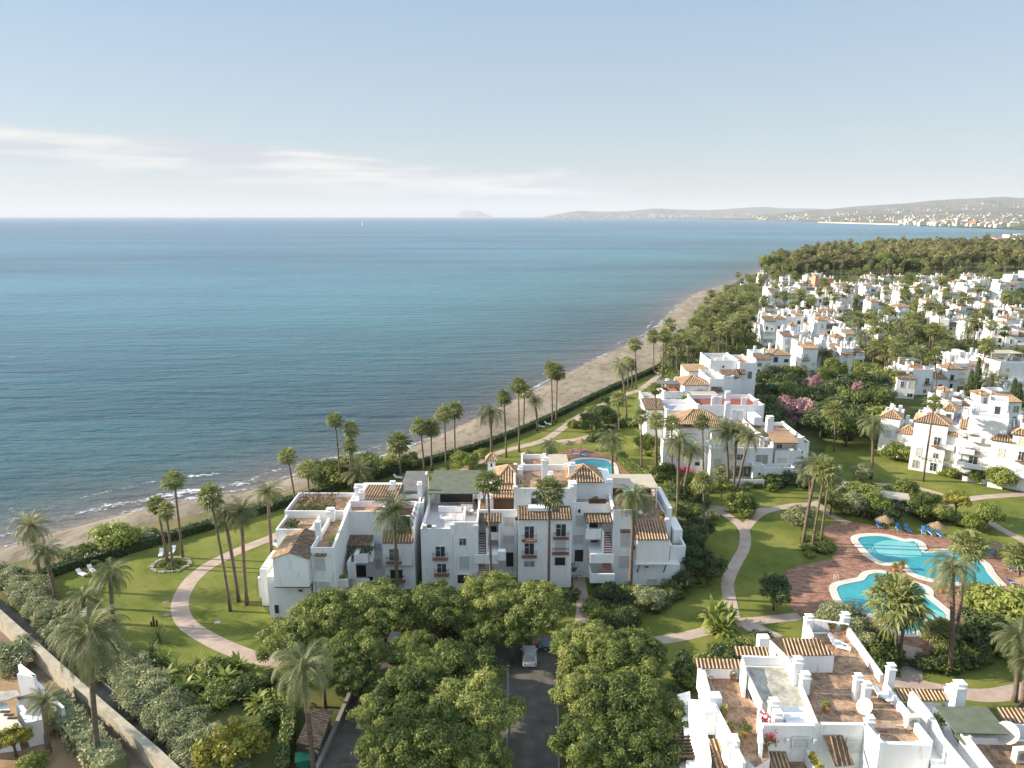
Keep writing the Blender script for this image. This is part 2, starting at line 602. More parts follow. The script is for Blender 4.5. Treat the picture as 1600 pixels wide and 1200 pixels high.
CR = {
    'park': cm('leaf_park', (11, 12, 13, 14, 15), 150, 46000, .038, cr=(.08, .20), droop=.6, flat_=.62, base=-.35, asp=.34),
    'dark': cm('leaf_dark', (21, 22), 40, 7000, .07, droop=.2),
    'bright': cm('leaf_bright', (31, 32), 34, 6000, .075),
    'yellow': cm('leaf_yellow', (41, 42), 34, 5000, .075, cr=(.18, .32)),
    'grey': cm('leaf_grey', (51, 52), 40, 6000, .065),
    'olive': cm('leaf_olive', (61, 62, 63), 34, 3600, .085, flat_=1.0, cr=(.2, .36), base=-.8),
    'pink': cm('leaf_pink', (71,), 36, 5000, .065, cr=(.16, .28)),
    'midgreen': cm('leaf_park', (81, 82), 40, 7000, .068),
    'cypress': cm('leaf_dark', (91,), 60, 5000, .09, shape='cone', cr=(.28, .4)),
    'bush': cm('leaf_park', (101, 102), 20, 1800, .12, cr=(.3, .45)),
    'bushdark': cm('leaf_dark', (111, 112), 20, 1800, .12, cr=(.3, .45)),
    'bushgrey': cm('leaf_grey', (121, 122), 22, 2200, .11, cr=(.3, .45)),
    'bushyellow': cm('leaf_bright', (131,), 20, 1800, .12, cr=(.3, .45)),
    'bushpink': cm('flower', (141,), 14, 900, .12, cr=(.3, .45)),
}
# spiky rosette shrubs (agave, yucca, cordyline, banana)
def rosette(name, seed, n, w, mat, up=85, low=5, droop=.6):
    rng = random.Random(seed)
    mb = MB()
    for k in range(n):
        az = k * 2.399 + rng.uniform(-.3, .3)
        e = R(up) - (k / n) * R(up - low)
        L = rng.uniform(.75, 1.05)
        hz = Vector((math.cos(az), math.sin(az), 0)); sd = Vector((-math.sin(az), math.cos(az), 0))
        p = Vector((0, 0, 0)); pts = [p]
        for i in range(5):
            p = p + (hz * math.cos(e) + Vector((0, 0, math.sin(e)))) * L / 5
            e -= R(14) * droop
            pts.append(p)
        ws = [.35, .8, 1, .9, .55, .05]
        tone = rng.uniform(.25, .8)
        for i in range(5):
            mb.quad([pts[i] - sd * w * ws[i], pts[i] + sd * w * ws[i], pts[i + 1] + sd * w * ws[i + 1], pts[i + 1] - sd * w * ws[i + 1]], 0, tone)
    return mb.mesh(name, [mat])


ROS = {'spiky': rosette('spiky_leaves', 1, 46, .03, 'leaf_bright', low=-10),
       'banana': rosette('broad_leaves', 2, 22, .13, 'leaf_bright', low=20, droop=1.1),
       'darkspiky': rosette('spiky_leaves', 3, 46, .035, 'leaf_dark', low=-10)}


def tree(px, py, zc, rad, kind, label, group=None, cat='tree', name='leafy_tree', flat_=None, trunk=True, base=None, rng=random.Random(9), tr=None):
    """tree whose crown centre shows at px,py, zc metres up, crown radius rad"""
    if base is None:
        c = G(px, py, zc)
        b = Vector((c.x, c.y, 0))
    else:
        b = Vector(base)
    t = thing(name, label, cat, b, 0, group)
    mb = MB()
    tr = tr or max(.12, rad * .05)
    if trunk:
        top = max(.4, zc)
        a = rng.uniform(-.25, .25)
        mb.tube([(0, 0, -.1), (a * .3, 0, top * .45), (a, a * .4, top)], [tr * 1.3, tr, tr * .6], 7)
        for k in range(5):
            az = k * 1.257 + rng.uniform(-.4, .4)
            l = rad * .62
            mb.tube([(a * .4, 0, top * .5), (math.cos(az) * l * .5, math.sin(az) * l * .5, top * .85), (math.cos(az) * l, math.sin(az) * l, top + rad * .15)], [tr * .6, tr * .4, tr * .15], 5)
        mb.build('trunk', 'bark', t, off=(0, 0, 0), smooth=True)
    s = rad
    inst('crown', rng.choice(CR[kind]), t, (0, 0, zc), (s * rng.uniform(.95, 1.08), s * rng.uniform(.95, 1.08), (flat_ or 1.0) * s), (0, 0, rng.uniform(0, 6.28)))
    return t


def bush(px, py, rad, kind, label, group=None, hz=.75, name='shrub', rng=random.Random(19), base=None):
    b = G(px, py) if base is None else Vector(base)
    if kind in ROS:
        me = ROS[kind]
        o = bpy.data.objects.new(name, me)
        o.location = (b.x, b.y, 0.05)
        o.scale = (rad, rad, rad * hz * 1.3)
    else:
        me = rng.choice(CR[kind])
        o = bpy.data.objects.new(name, me)
        o.location = (b.x, b.y, rad * hz * .55)
        o.scale = (rad, rad, rad * hz)
    o.rotation_euler = (0, 0, rng.uniform(0, 6.28))
    COL.objects.link(o)
    tag(o, label, 'plant' if kind in ROS else 'bush', group)
    return o


def hedge(pts, w, h, mat, label, name='hedge', z=0.0, dens=26, lsz=.16, core=True, rough=.12, seed=3, world=False):
    rng = random.Random(seed)
    raw = [Vector(p) for p in pts] if world else gpts(pts, 0)
    p = smooth_poly(raw, 5, False)
    b = p[0].copy()
    t = tag(bpy.data.objects.new(name, None), None)
    mb = MB()
    for k in range(len(p) - 1):
        a, c = p[k], p[k + 1]
        d = (c - a); L = d.length
        if L < .01: continue
        dn = d / L
        s = Vector((-dn.y, dn.x, 0))
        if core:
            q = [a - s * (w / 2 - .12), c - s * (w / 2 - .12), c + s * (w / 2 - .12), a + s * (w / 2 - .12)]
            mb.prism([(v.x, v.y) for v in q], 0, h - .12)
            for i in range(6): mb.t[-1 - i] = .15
        area = L * (w + 2 * h)
        for _ in range(int(area * dens)):
            u = rng.uniform(0, w + 2 * h)
            l = rng.uniform(0, L)
            wob = rough * (math.sin((a.x + dn.x * l) * 1.9 + u) + rng.gauss(0, .6))
            if u < h:
                off = -w / 2 - wob; zz = u; nn = -s
            elif u < h + w:
                off = u - h - w / 2; zz = h + wob; nn = Vector((0, 0, 1))
            else:
                off = w / 2 + wob; zz = u - h - w; nn = s
            pos = a + dn * l + s * off
            pos.z = zz
            leaf(mb, pos, nn + rvec(rng) * .75, lsz * rng.uniform(.7, 1.4), rng, min(1, max(0, rng.gauss(.5, .16) + .15 * math.sin(pos.x * .7))), .5)
    o = mb.build(name, mat)
    tag(o, label, 'hedge')
    return o
# ------------------------------------------------------------------ building kit
def ribs_slope(mb, e0, e1, r0, r1, pitch=.42, rib=.15, m_t=0, m_r=1, hgt=.09, thick=.12):
    """tiled slope: eave e0->e1, ridge r0->r1 (may be the same point); ribs run up the slope"""
    e0, e1, r0, r1 = [Vector(p) for p in (e0, e1, r0, r1)]
    d = (e1 - e0); L = d.length; dn = d / L
    # up-slope direction perpendicular to the eave
    up = (r0 + r1) / 2 - (e0 + e1) / 2
    up = up - dn * up.dot(dn)
    S = up.length; un = up / S
    nrm = dn.cross(un)
    if nrm.z < 0: nrm = -nrm
    down = nrm * -thick
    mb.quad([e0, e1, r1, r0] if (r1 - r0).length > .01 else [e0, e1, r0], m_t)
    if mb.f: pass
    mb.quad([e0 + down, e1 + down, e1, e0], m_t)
    a0, a1 = (r0 - e0).dot(dn), (r1 - e0).dot(dn)
    n = max(2, int(L / pitch))
    for k in range(n):
        x = (k + .5) * L / n
        if x < a0: f = x / a0 if a0 > 1e-3 else 1
        elif x > a1: f = (L - x) / (L - a1) if L - a1 > 1e-3 else 1
        else: f = 1
        if f < .06: continue
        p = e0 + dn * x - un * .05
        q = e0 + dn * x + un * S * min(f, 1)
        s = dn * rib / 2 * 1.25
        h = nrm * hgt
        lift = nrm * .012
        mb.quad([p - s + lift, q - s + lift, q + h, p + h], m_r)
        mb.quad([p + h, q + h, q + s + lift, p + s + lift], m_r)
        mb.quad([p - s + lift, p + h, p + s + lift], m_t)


def hip_mb(x0, x1, y0, y1, z, h, ov=.3, pitch=.42, flat_ridge=0.0):
    mb = MB()
    x0 -= ov; x1 += ov; y0 -= ov; y1 += ov
    cx, cy = (x0 + x1) / 2, (y0 + y1) / 2
    ex = max(0, (x1 - x0) - (y1 - y0)) / 2 + flat_ridge
    A, B = Vector((cx - ex, cy, z + h)), Vector((cx + ex, cy, z + h))
    c = [Vector((x0, y0, z)), Vector((x1, y0, z)), Vector((x1, y1, z)), Vector((x0, y1, z))]
    ribs_slope(mb, c[0], c[1], A, B, pitch)
    ribs_slope(mb, c[1], c[2], B, B, pitch)
    ribs_slope(mb, c[2], c[3], B, A, pitch)
    ribs_slope(mb, c[3], c[0], A, A, pitch)
    for a, b in ((c[0], A), (c[1], B), (c[2], B), (c[3], A)):
        mb.tube([a + Vector((0, 0, .05)), b + Vector((0, 0, .08))], .11, 5, 1)
    mb.quad([c[3] - Vector((0, 0, .12)), c[2] - Vector((0, 0, .12)), c[1] - Vector((0, 0, .12)), c[0] - Vector((0, 0, .12))], 0)
    return mb


def shed_mb(x0, x1, y0, y1, z0, z1, pitch=.42, axis='y'):
    """single slope: z0 at y0 (front) rising to z1 at y1; axis 'x': z0 at x0"""
    mb = MB()
    if axis == 'y':
        e0, e1, r0, r1 = (x0, y0, z0), (x1, y0, z0), (x0, y1, z1), (x1, y1, z1)
    elif axis == 'x':
        e0, e1, r0, r1 = (x0, y1, z0), (x0, y0, z0), (x1, y1, z1), (x1, y0, z1)
    else:
        e0, e1, r0, r1 = (x1, y0, z0), (x1, y1, z0), (x0, y0, z1), (x0, y1, z1)
    ribs_slope(mb, e0, e1, r0, r1, pitch)
    V = Vector
    d = V((0, 0, -.13))
    e0, e1, r0, r1 = V(e0), V(e1), V(r0), V(r1)
    mb.quad([r0, r1, r1 + d, r0 + d], 0)
    mb.quad([e0, r0, r0 + d, e0 + d], 0); mb.quad([r1, e1, e1 + d, r1 + d], 0)
    mb.quad([e0 + d, r0 + d, r1 + d, e1 + d], 0)
    return mb


TT = ['tile_trough', 'tile_rib']
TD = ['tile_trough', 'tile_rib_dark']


class House:
    """building whose parts are written in local coordinates of its root"""

    def __init__(s, name, label, loc, rz=0.0, group=None, cat='building', world=False):
        s.root = thing(name, label, cat, loc, rz, group)
        s.off = tuple(loc) if world else (0, 0, 0)
        s.w = MB()
        s.wmat = 'plaster'

    def part(s, mb, name, mats, parent=None):
        o = mb.build(name, mats, parent or s.root, off=s.off if not parent else s.off)
        return o

    def vol(s, x0, x1, y0, y1, h, z0=0.0, par=.8, floor='terrace_brown', pt=.24, sides='fblr', caps=True):
        """wall volume with a flat floor h-par up and parapets"""
        if x1 < x0: x0, x1 = x1, x0
        zf = h - par
        s.w.box(x0, x1, y0, y1, z0, zf)
        if par > 0:
            if 'f' in sides: s.w.box(x0, x1, y0, y0 + pt, zf, h)
            if 'b' in sides: s.w.box(x0, x1, y1 - pt, y1, zf, h)
            ya, yb = (y0 + pt if 'f' in sides else y0), (y1 - pt if 'b' in sides else y1)
            if 'l' in sides: s.w.box(x0, x0 + pt, ya, yb, zf, h)
            if 'r' in sides: s.w.box(x1 - pt, x1, ya, yb, zf, h)
            if caps:
                for cx in (x0, x1 - .5):
                    for cy in (y0, y1 - .5):
                        s.w.box(cx - .03, cx + .53, cy - .03, cy + .53, h - .1, h + .22)
        if floor:
            mb = MB()
            g = pt + .01 if par > 0 else 0
            mb.quad([(x0 + (g if 'l' in sides else 0), y0 + (g if 'f' in sides else 0), zf + .01), (x1 - (g if 'r' in sides else 0), y0 + (g if 'f' in sides else 0), zf + .01),
                     (x1 - (g if 'r' in sides else 0), y1 - (g if 'b' in sides else 0), zf + .01), (x0 + (g if 'l' in sides else 0), y1 - (g if 'b' in sides else 0), zf + .01)])
            s.part(mb, 'terrace_floor', floor)
        return zf

    def solid(s, x0, x1, y0, y1, z0, z1):
        s.w.box(min(x0, x1), max(x0, x1), y0, y1, z0, z1)

    def hip(s, x0, x1, y0, y1, z, h, mats=TT, pitch=.42, name='roof'):
        o = s.part(hip_mb(x0, x1, y0, y1, z, h, pitch=pitch), name, mats)
        return o

    def shed(s, x0, x1, y0, y1, z0, z1, mats=TT, axis='y', pitch=.42, name='roof'):
        return s.part(shed_mb(x0, x1, y0, y1, z0, z1, pitch, axis), name, mats)

    def awning(s, x0, x1, y0, y1, z, mat, posts=True, t=.12, zb=None, slope=0.0):
        mb = MB()
        mb.prism([(x0, y0), (x1, y0), (x1, y1), (x0, y1)], z - t, [z, z, z + slope, z + slope])
        o = s.part(mb, 'awning', mat)
        if posts:
            for px in (x0 + .2, x1 - .2):
                m2 = MB().box(px - .07, px + .07, y0 + .15, y0 + .29, zb if zb is not None else z - 2.4, z - t - .005)
                s.part(m2, 'awning_post', 'frame_white')
        return o

    def chimney(s, x, y, z, w=.7, d=.6, h=2.0, hood=True):
        mb = MB()
        mb.box(x - w / 2, x + w / 2, y - d / 2, y + d / 2, z - .3, z + h)
        if hood:
            mb.box(x - w / 2 - .08, x + w / 2 + .08, y - d / 2 - .08, y + d / 2 + .08, z + h, z + h + .12)
            mb.box(x - w * .32, x + w * .32, y - d * .32, y + d * .32, z + h + .12, z + h + .42)
            mb.prism([(x - w / 2, y - d / 2), (x + w / 2, y - d / 2), (x + w / 2, y + d / 2), (x - w / 2, y + d / 2)], z + h + .42, z + h + .52)
        return s.part(mb, 'chimney', 'plaster')

    def window(s, x, z, w, h, face, kind='glass', side='f', rail=False, detail=True):
        """window centred at x (or y for side faces), sill at z, proud of wall plane `face`"""
        fr, pn = MB(), MB()

        def bx(mb, a0, a1, o0, o1, z0, z1):
            # a: along wall, o: outwards
            if side == 'f': mb.box(a0, a1, face - o1, face - o0, z0, z1)
            elif side == 'b': mb.box(a0, a1, face + o0, face + o1, z0, z1)
            elif side == 'l': mb.box(face - o1, face - o0, a0, a1, z0, z1)
            else: mb.box(face + o0, face + o1, a0, a1, z0, z1)
        t = .09
        mat = {'glass': 'glass', 'blind': 'blind', 'warm': 'blind_warm', 'blind_warm': 'blind_warm', 'door': 'glass', 'wood': 'wood_dark', 'dark': 'iron'}[kind]
        bx(pn, x - w / 2 + t, x + w / 2 - t, .0, .03, z + t, z + h - t)
        bx(fr, x - w / 2, x - w / 2 + t, 0, .08, z, z + h)
        bx(fr, x + w / 2 - t, x + w / 2, 0, .08, z, z + h)
        bx(fr, x - w / 2 + t, x + w / 2 - t, 0, .08, z + h - t, z + h)
        bx(fr, x - w / 2 + t, x + w / 2 - t, 0, .08, z, z + t)
        if kind in ('glass', 'door') and detail:
            bx(fr, x - .035, x + .035, 0, .06, z + t, z + h - t)
            if w > 1.0: bx(fr, x - w / 2 + t, x - .035, 0, .05, z + h * .62, z + h * .62 + .05)
        if kind in ('blind', 'warm') and detail:
            k = 0
            zz = z + t + .12
            while zz < z + h - t - .05:
                bx(fr, x - w / 2 + t, x + w / 2 - t, .03, .045, zz, zz + .03)
                zz += .25
        fo = s.part(fr, 'window', 'frame_white' if kind != 'wood' else 'wood_brown')
        po = s.part(pn, 'pane', mat, fo)
        if rail:
            sl = MB(); bx(sl, x - w / 2 - .35, x + w / 2 + .35, .0, .75, z - .22, z - .06)
            b = s.part(sl, 'balcony', 'brick_step')
            rl = MB()
            n = 9
            for k in range(n + 1):
                a = x - w / 2 - .32 + (w + .64) * k / n
                bx(rl, a - .02, a + .02, .68, .72, z - .06, z + .82)
            bx(rl, x - w / 2 - .34, x + w / 2 + .34, .665, .735, z + .82, z + .87)
            for a in (x - w / 2 - .34, x + w / 2 + .3):
                bx(rl, a, a + .04, .08, .665, z + .82, z + .86)
            s.part(rl, 'railing', 'iron', b)
        return fo

    def stairs(s, x0, x1, y0, y1, z0, z1, n=9):
        """flight rising from front y0 to back y1"""
        mb = MB()
        for k in range(n):
            ya = y0 + (y1 - y0) * k / n
            z = z0 + (z1 - z0) * (k + 1) / n
            mb.box(x0, x1, ya, y1 if k == n - 1 else y0 + (y1 - y0) * (k + 1) / n, z0 - .2, z - .04, 0)
            mb.box(x0, x1, ya, y0 + (y1 - y0) * (k + 1) / n, z - .035, z, 1)
        return s.part(mb, 'stairs', ['plaster', 'brick_step'])

    def planter(s, x0, x1, y0, y1, z, kind='leaf_bright', n=120, seed=1, ls=.16, hh=.5):
        rng = random.Random(seed)
        mb = MB()
        for _ in range(n):
            p = Vector((rng.uniform(x0, x1), rng.uniform(y0, y1), z + abs(rng.gauss(0, .5)) * hh))
            leaf(mb, p, rvec(rng) + Vector((0, -.3, .6)), ls * rng.uniform(.7, 1.3), rng, rng.uniform(.2, .8), .5)
        return s.part(mb, 'planting', kind)

    def done(s):
        s.part(s.w, 'wall', s.wmat)
        return s.root


FOOT = []


def far_house(px0, px1, pyb, pyt, seed, label, rz=0.0, depth=None, group=None, mods=None, tint=None, detail=False, left_windows=True):
    """white terraced house: front bottom edge px0..px1 at row pyb, front top at pyt"""
    rng = random.Random(seed)
    a, b = G(px0, pyb), G(px1, pyb)
    Y = (a.y + b.y) / 2
    W = (b.x - a.x) / max(.6, math.cos(R(rz)))
    top = P((px0 + px1) / 2, pyt, Y).z
    D = depth or rng.uniform(9, 13)
    ctr = Vector(((a.x + b.x) / 2, Y, 0))
    rot = R(rz)
    # origin at front-left corner
    org = ctr - Vector((math.cos(rot) * W / 2, math.sin(rot) * W / 2, 0))
    h = House('white_house', label, org, rot, group)
    FOOT.append((org, rot, W, D))
    if tint: h.wmat = tint
    n = mods or max(1, round(W / 4.6))
    xs = [0]
    for k in range(n - 1):
        xs.append(W * (k + 1) / n + rng.uniform(-.12, .12) * W / n)
    xs.append(W)
    lvl = max(1, round(top / 3.0))
    st = 2.95
    pitch = .42 if detail else .55
    for k in range(n):
        x0, x1 = xs[k] + (.004 * k), xs[k + 1]
        yf = rng.choice([0, 1.0, 2.2]) + .01 * k
        hh = top - (rng.choice([0, .7, 1.6, 2.9 if lvl > 2 else .6, 3.4 if lvl > 2 else 1.0]) if n > 1 else 0) + .013 * k
        roof = rng.choice(['t', 'hip', 'hip', 'strip', 'slope', 'slope'])
        dd = D + rng.uniform(-1, 1)
        fl = rng.choice(['terrace_brown', 'terrace_brown', 'terrace_grey', 'terrace_lavender', 'terrace_orange'])
        if roof == 'hip' and (x1 - x0) < 7 and hh > 4:
            y1 = yf + min(dd, (x1 - x0) * 1.0 + .5)
            h.solid(x0, x1, yf, y1, 0, hh - .8)
            h.hip(x0, x1, yf, y1, hh - .8, 1.5, pitch=pitch)
            if dd - (y1 - yf) > 1.5:
                h.vol(x0 + .02, x1 - .02, y1, dd, hh - .5, par=.8, floor=fl, caps=False)
        elif roof == 'slope' and hh > 4:
            # front room under a tile slope, terrace behind
            ys = yf + dd * rng.uniform(.3, .5)
            h.solid(x0, x1, yf, ys, 0, hh - 1.6)
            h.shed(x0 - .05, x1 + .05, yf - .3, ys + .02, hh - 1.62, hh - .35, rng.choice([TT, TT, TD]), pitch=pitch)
            h.vol(x0 + .015, x1 - .015, ys, dd, hh, par=.8, floor=fl, caps=False)
        else:
            zf = h.vol(x0, x1, yf, dd, hh, par=rng.choice([.7, .9]), floor=fl)
            if rng.random() < .55:
                # stepped back room on the terrace
                bx0 = x0 + rng.choice([.3, (x1 - x0) * .45]); bx1 = min(x1 - .3, bx0 + (x1 - x0) * .5)
                by0 = yf + dd * rng.uniform(.35, .5)
                hz = zf + rng.uniform(2.2, 2.8)
                if rng.random() < .55:
                    h.solid(bx0, bx1, by0, dd - .4, zf - .05, hz)
                    h.hip(bx0, bx1, by0, dd - .4, hz, 1.0, pitch=pitch)
                else:
                    h.vol(bx0, bx1, by0, dd - .4, hz + .3, z0=zf - .05, par=.4, floor=fl, caps=False)
                h.window((bx0 + bx1) / 2, zf + .1, 1.2, 1.9, by0, rng.choice(['glass', 'blind']), detail=False)
            elif rng.random() < .5:
                h.awning(x0 + .5, x1 - .5, yf + dd * .45, dd - .5, zf + 2.5, rng.choice(['awning_green', 'awning_cream', 'awning_grey']), zb=zf)
            if roof == 'strip':
                h.shed(x0 + .1, x1 - .1, yf - .75, yf + .02, hh - 1.9, hh - 1.35, pitch=pitch, name='tile_canopy')
        for c in range(rng.choice([1, 2, 2, 3])):
            h.chimney(rng.uniform(x0 + .6, x1 - .6), rng.uniform(yf + dd * .3, dd - 1), hh - .9, .75, .65, rng.uniform(1.7, 2.6))
        # windows
        nl = max(1, int((hh - .6) / st))
        for l in range(nl):
            zz = l * st + .5
            if zz + 2.1 > hh - .6: zz = hh - 2.9
            if zz < .2: break
            c = 1 if x1 - x0 < 4.5 else 2
            for q in range(c):
                if rng.random() < .14: continue
                xx = x0 + (x1 - x0) * (q + .5) / c + rng.uniform(-.3, .3)
                h.window(xx, zz, rng.choice([1.1, 1.4, 1.7]), rng.choice([1.3, 2.0, 2.0]), yf, rng.choice(['glass', 'glass', 'blind', 'warm']), rail=(detail and rng.random() < .4), detail=detail)
            if rng.random() < .35:
                # projecting white balcony with parapet
                bx0, bx1 = x0 + .4, x1 - .4
                h.solid(bx0, bx1, yf - 1.2, yf - .01, zz - .5, zz - .3)
                h.solid(bx0, bx1, yf - 1.2, yf - 1.0, zz - .3, zz + .55)
                h.solid(bx0, bx0 + .2, yf - 1.0, yf - .01, zz - .3, zz + .55)
                h.solid(bx1 - .2, bx1, yf - 1.0, yf - .01, zz - .3, zz + .55)
            if rng.random() < .3:
                h.planter(x0 + .5, x1 - .5, yf - .9, yf - .3, zz - .2, rng.choice(['leaf_bright', 'leaf_dark']), 40, seed + l, .2)
    # side windows towards the camera
    if left_windows:
        for l in range(max(1, lvl - 1)):
            if rng.random() < .7:
                h.window(rng.uniform(2.5, D * .45), l * st + .9, 1.0, 1.2, 0, rng.choice(['glass', 'blind']), side='l', detail=False)
            if rng.random() < .7:
                h.window(rng.uniform(2.5, D * .45), l * st + .9, 1.0, 1.2, W, rng.choice(['glass', 'blind']), side='r', detail=False)
    return h.done()
# ------------------------------------------------------------------ light, sky, air
SUN_EL, SUN_AZ = 23.0, 5.0
sd = Vector((-math.cos(R(SUN_EL)) * math.cos(R(SUN_AZ)), math.cos(R(SUN_EL)) * math.sin(R(SUN_AZ)), math.sin(R(SUN_EL))))
ld = bpy.data.lights.new('sun', 'SUN')
ld.energy = 4.9
ld.angle = R(0.6)
ld.color = (1.0, 0.88, 0.72)
lo = bpy.data.objects.new('sun', ld)
COL.objects.link(lo)
lo.rotation_euler = sd.to_track_quat('Z', 'Y').to_euler()

world = bpy.data.worlds.new('World')
scene.world = world
world.use_nodes = True
wn = world.node_tree
for n in list(wn.nodes): wn.nodes.remove(n)
wo = wn.nodes.new('ShaderNodeOutputWorld')
bg = wn.nodes.new('ShaderNodeBackground')
bg.inputs[1].default_value = 0.105
sky = wn.nodes.new('ShaderNodeTexSky')
sky.sky_type = 'NISHITA'
sky.sun_disc = False
sky.sun_elevation = R(SUN_EL)
sky.sun_rotation = R(270 + SUN_AZ)
sky.air_density = 1.0
sky.dust_density = 0.2
sky.ozone_density = 2.0
tc = wn.nodes.new('ShaderNodeTexCoord')
sep = wn.nodes.new('ShaderNodeSeparateXYZ')
wn.links.new(tc.outputs['Generated'], sep.inputs[0])


def wmath(op, a, b=None, c=None):
    n = wn.nodes.new('ShaderNodeMath')
    n.operation = op
    for i, x in enumerate((a, b, c)):
        if x is None: continue
        if isinstance(x, (int, float)): n.inputs[i].default_value = x
        else: wn.links.new(x, n.inputs[i])
    return n.outputs[0]


def wsmooth(x, a, b):
    n = wn.nodes.new('ShaderNodeMapRange')
    n.interpolation_type = 'SMOOTHSTEP'
    wn.links.new(x, n.inputs[0])
    n.inputs[1].default_value = a; n.inputs[2].default_value = b
    return n.outputs[0]


az = wmath('ARCTAN2', sep.outputs[0], sep.outputs[1])       # 0 straight ahead (north), negative to the left
el = sep.outputs[2]
cmb = wn.nodes.new('ShaderNodeCombineXYZ')
wn.links.new(wmath('MULTIPLY', az, 5.0), cmb.inputs[0])
wn.links.new(wmath('MULTIPLY', el, 46.0), cmb.inputs[1])
cn = wn.nodes.new('ShaderNodeTexNoise'); cn.inputs['Scale'].default_value = 1.0; cn.inputs['Detail'].default_value = 8.0; cn.inputs['Roughness'].default_value = .55
wn.links.new(cmb.outputs[0], cn.inputs['Vector'])
# cloud bank low on the left, its top sinking to the right
top = wmath('MULTIPLY_ADD', az, -0.07, 0.062)
d = wmath('SUBTRACT', top, el)
d = wmath('ADD', d, wmath('MULTIPLY_ADD', cn.outputs[0], 0.05, -0.025))
m1 = wsmooth(d, -0.003, 0.007)
m2 = wmath('SUBTRACT', 1.0, wsmooth(d, 0.024, 0.06))
tex = wsmooth(cn.outputs[0], 0.34, 0.62)
azm = wmath('SUBTRACT', 1.0, wsmooth(az, 0.02, 0.22))
bank = wmath('MULTIPLY', wmath('MULTIPLY', m1, m2), wmath('MULTIPLY', azm, wmath('MULTIPLY_ADD', tex, 0.42, 0.56)))
# thin high streaks
cmb2 = wn.nodes.new('ShaderNodeCombineXYZ')
wn.links.new(wmath('MULTIPLY', az, 7.0), cmb2.inputs[0]); wn.links.new(wmath('MULTIPLY', el, 75.0), cmb2.inputs[1]); cmb2.inputs[2].default_value = 4.2
cn2 = wn.nodes.new('ShaderNodeTexNoise'); cn2.inputs['Scale'].default_value = 1.0; cn2.inputs['Detail'].default_value = 6.0
wn.links.new(cmb2.outputs[0], cn2.inputs['Vector'])
band = wmath('MULTIPLY', wsmooth(el, 0.02, 0.05), wmath('SUBTRACT', 1.0, wsmooth(el, 0.085, 0.115)))
st = wmath('MULTIPLY', wmath('MULTIPLY', wsmooth(cn2.outputs[0], 0.55, 0.75), band), 0.45)
cov = wmath('MAXIMUM', bank, st)
# haze-grey undersides come from a second, shifted sample of the same field
shade = wsmooth(cn2.outputs[0], 0.35, 0.65)
cc = wn.nodes.new('ShaderNodeMix'); cc.data_type = 'RGBA'
wn.links.new(shade, cc.inputs[0])
cc.inputs[6].default_value = (4.7, 4.5, 4.25, 1)
cc.inputs[7].default_value = (3.1, 3.25, 3.6, 1)
# pale haze over the clear-sky model; unseen upper sky brightened as added fill
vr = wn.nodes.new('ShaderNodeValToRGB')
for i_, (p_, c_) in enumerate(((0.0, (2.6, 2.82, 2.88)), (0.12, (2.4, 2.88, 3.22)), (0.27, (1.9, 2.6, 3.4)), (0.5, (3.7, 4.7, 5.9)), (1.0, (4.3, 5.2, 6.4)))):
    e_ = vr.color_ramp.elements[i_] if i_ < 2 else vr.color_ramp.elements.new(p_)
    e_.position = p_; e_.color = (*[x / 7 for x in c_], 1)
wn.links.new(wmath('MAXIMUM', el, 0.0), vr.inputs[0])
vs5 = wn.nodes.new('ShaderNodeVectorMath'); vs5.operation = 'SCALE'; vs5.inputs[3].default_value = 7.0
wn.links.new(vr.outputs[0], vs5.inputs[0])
veil_fill = wn.nodes.new('ShaderNodeMix'); veil_fill.data_type = 'RGBA'
veil_fill.inputs[0].default_value = 0.82
wn.links.new(sky.outputs[0], veil_fill.inputs[6])
wn.links.new(vs5.outputs[0], veil_fill.inputs[7])
mx = wn.nodes.new('ShaderNodeMix'); mx.data_type = 'RGBA'
wn.links.new(cov, mx.inputs[0])
wn.links.new(veil_fill.outputs[2], mx.inputs[6])
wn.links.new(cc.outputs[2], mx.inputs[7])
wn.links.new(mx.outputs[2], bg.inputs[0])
wn.links.new(bg.outputs[0], wo.inputs[0])

vs = scene.view_settings
scene.display_settings.display_device = 'sRGB'
vs.view_transform = 'Standard'
vs.look = 'None'
vs.exposure = 0.98
vs.gamma = 1.0
scene.cycles.max_bounces = 6
scene.cycles.diffuse_bounces = 3
scene.cycles.glossy_bounces = 2
scene.cycles.transmission_bounces = 2
scene.cycles.transparent_max_bounces = 8
scene.cycles.volume_bounces = 0
scene.cycles.use_adaptive_sampling = True

HAZE = 3.3e-5
m, nt, out = newmat('haze')
vp = nt.nodes.new('ShaderNodeVolumePrincipled')
vp.inputs['Color'].default_value = (0.86, 0.91, 0.98, 1)
vp.inputs['Density'].default_value = HAZE
vp.inputs['Anisotropy'].default_value = 0.0
nt.links.new(vp.outputs[0], out.inputs['Volume'])
hz = MB().box(-90000, 90000, -6000, 90000, -12, 900).build('haze', 'haze')
hz['kind'] = 'stuff'

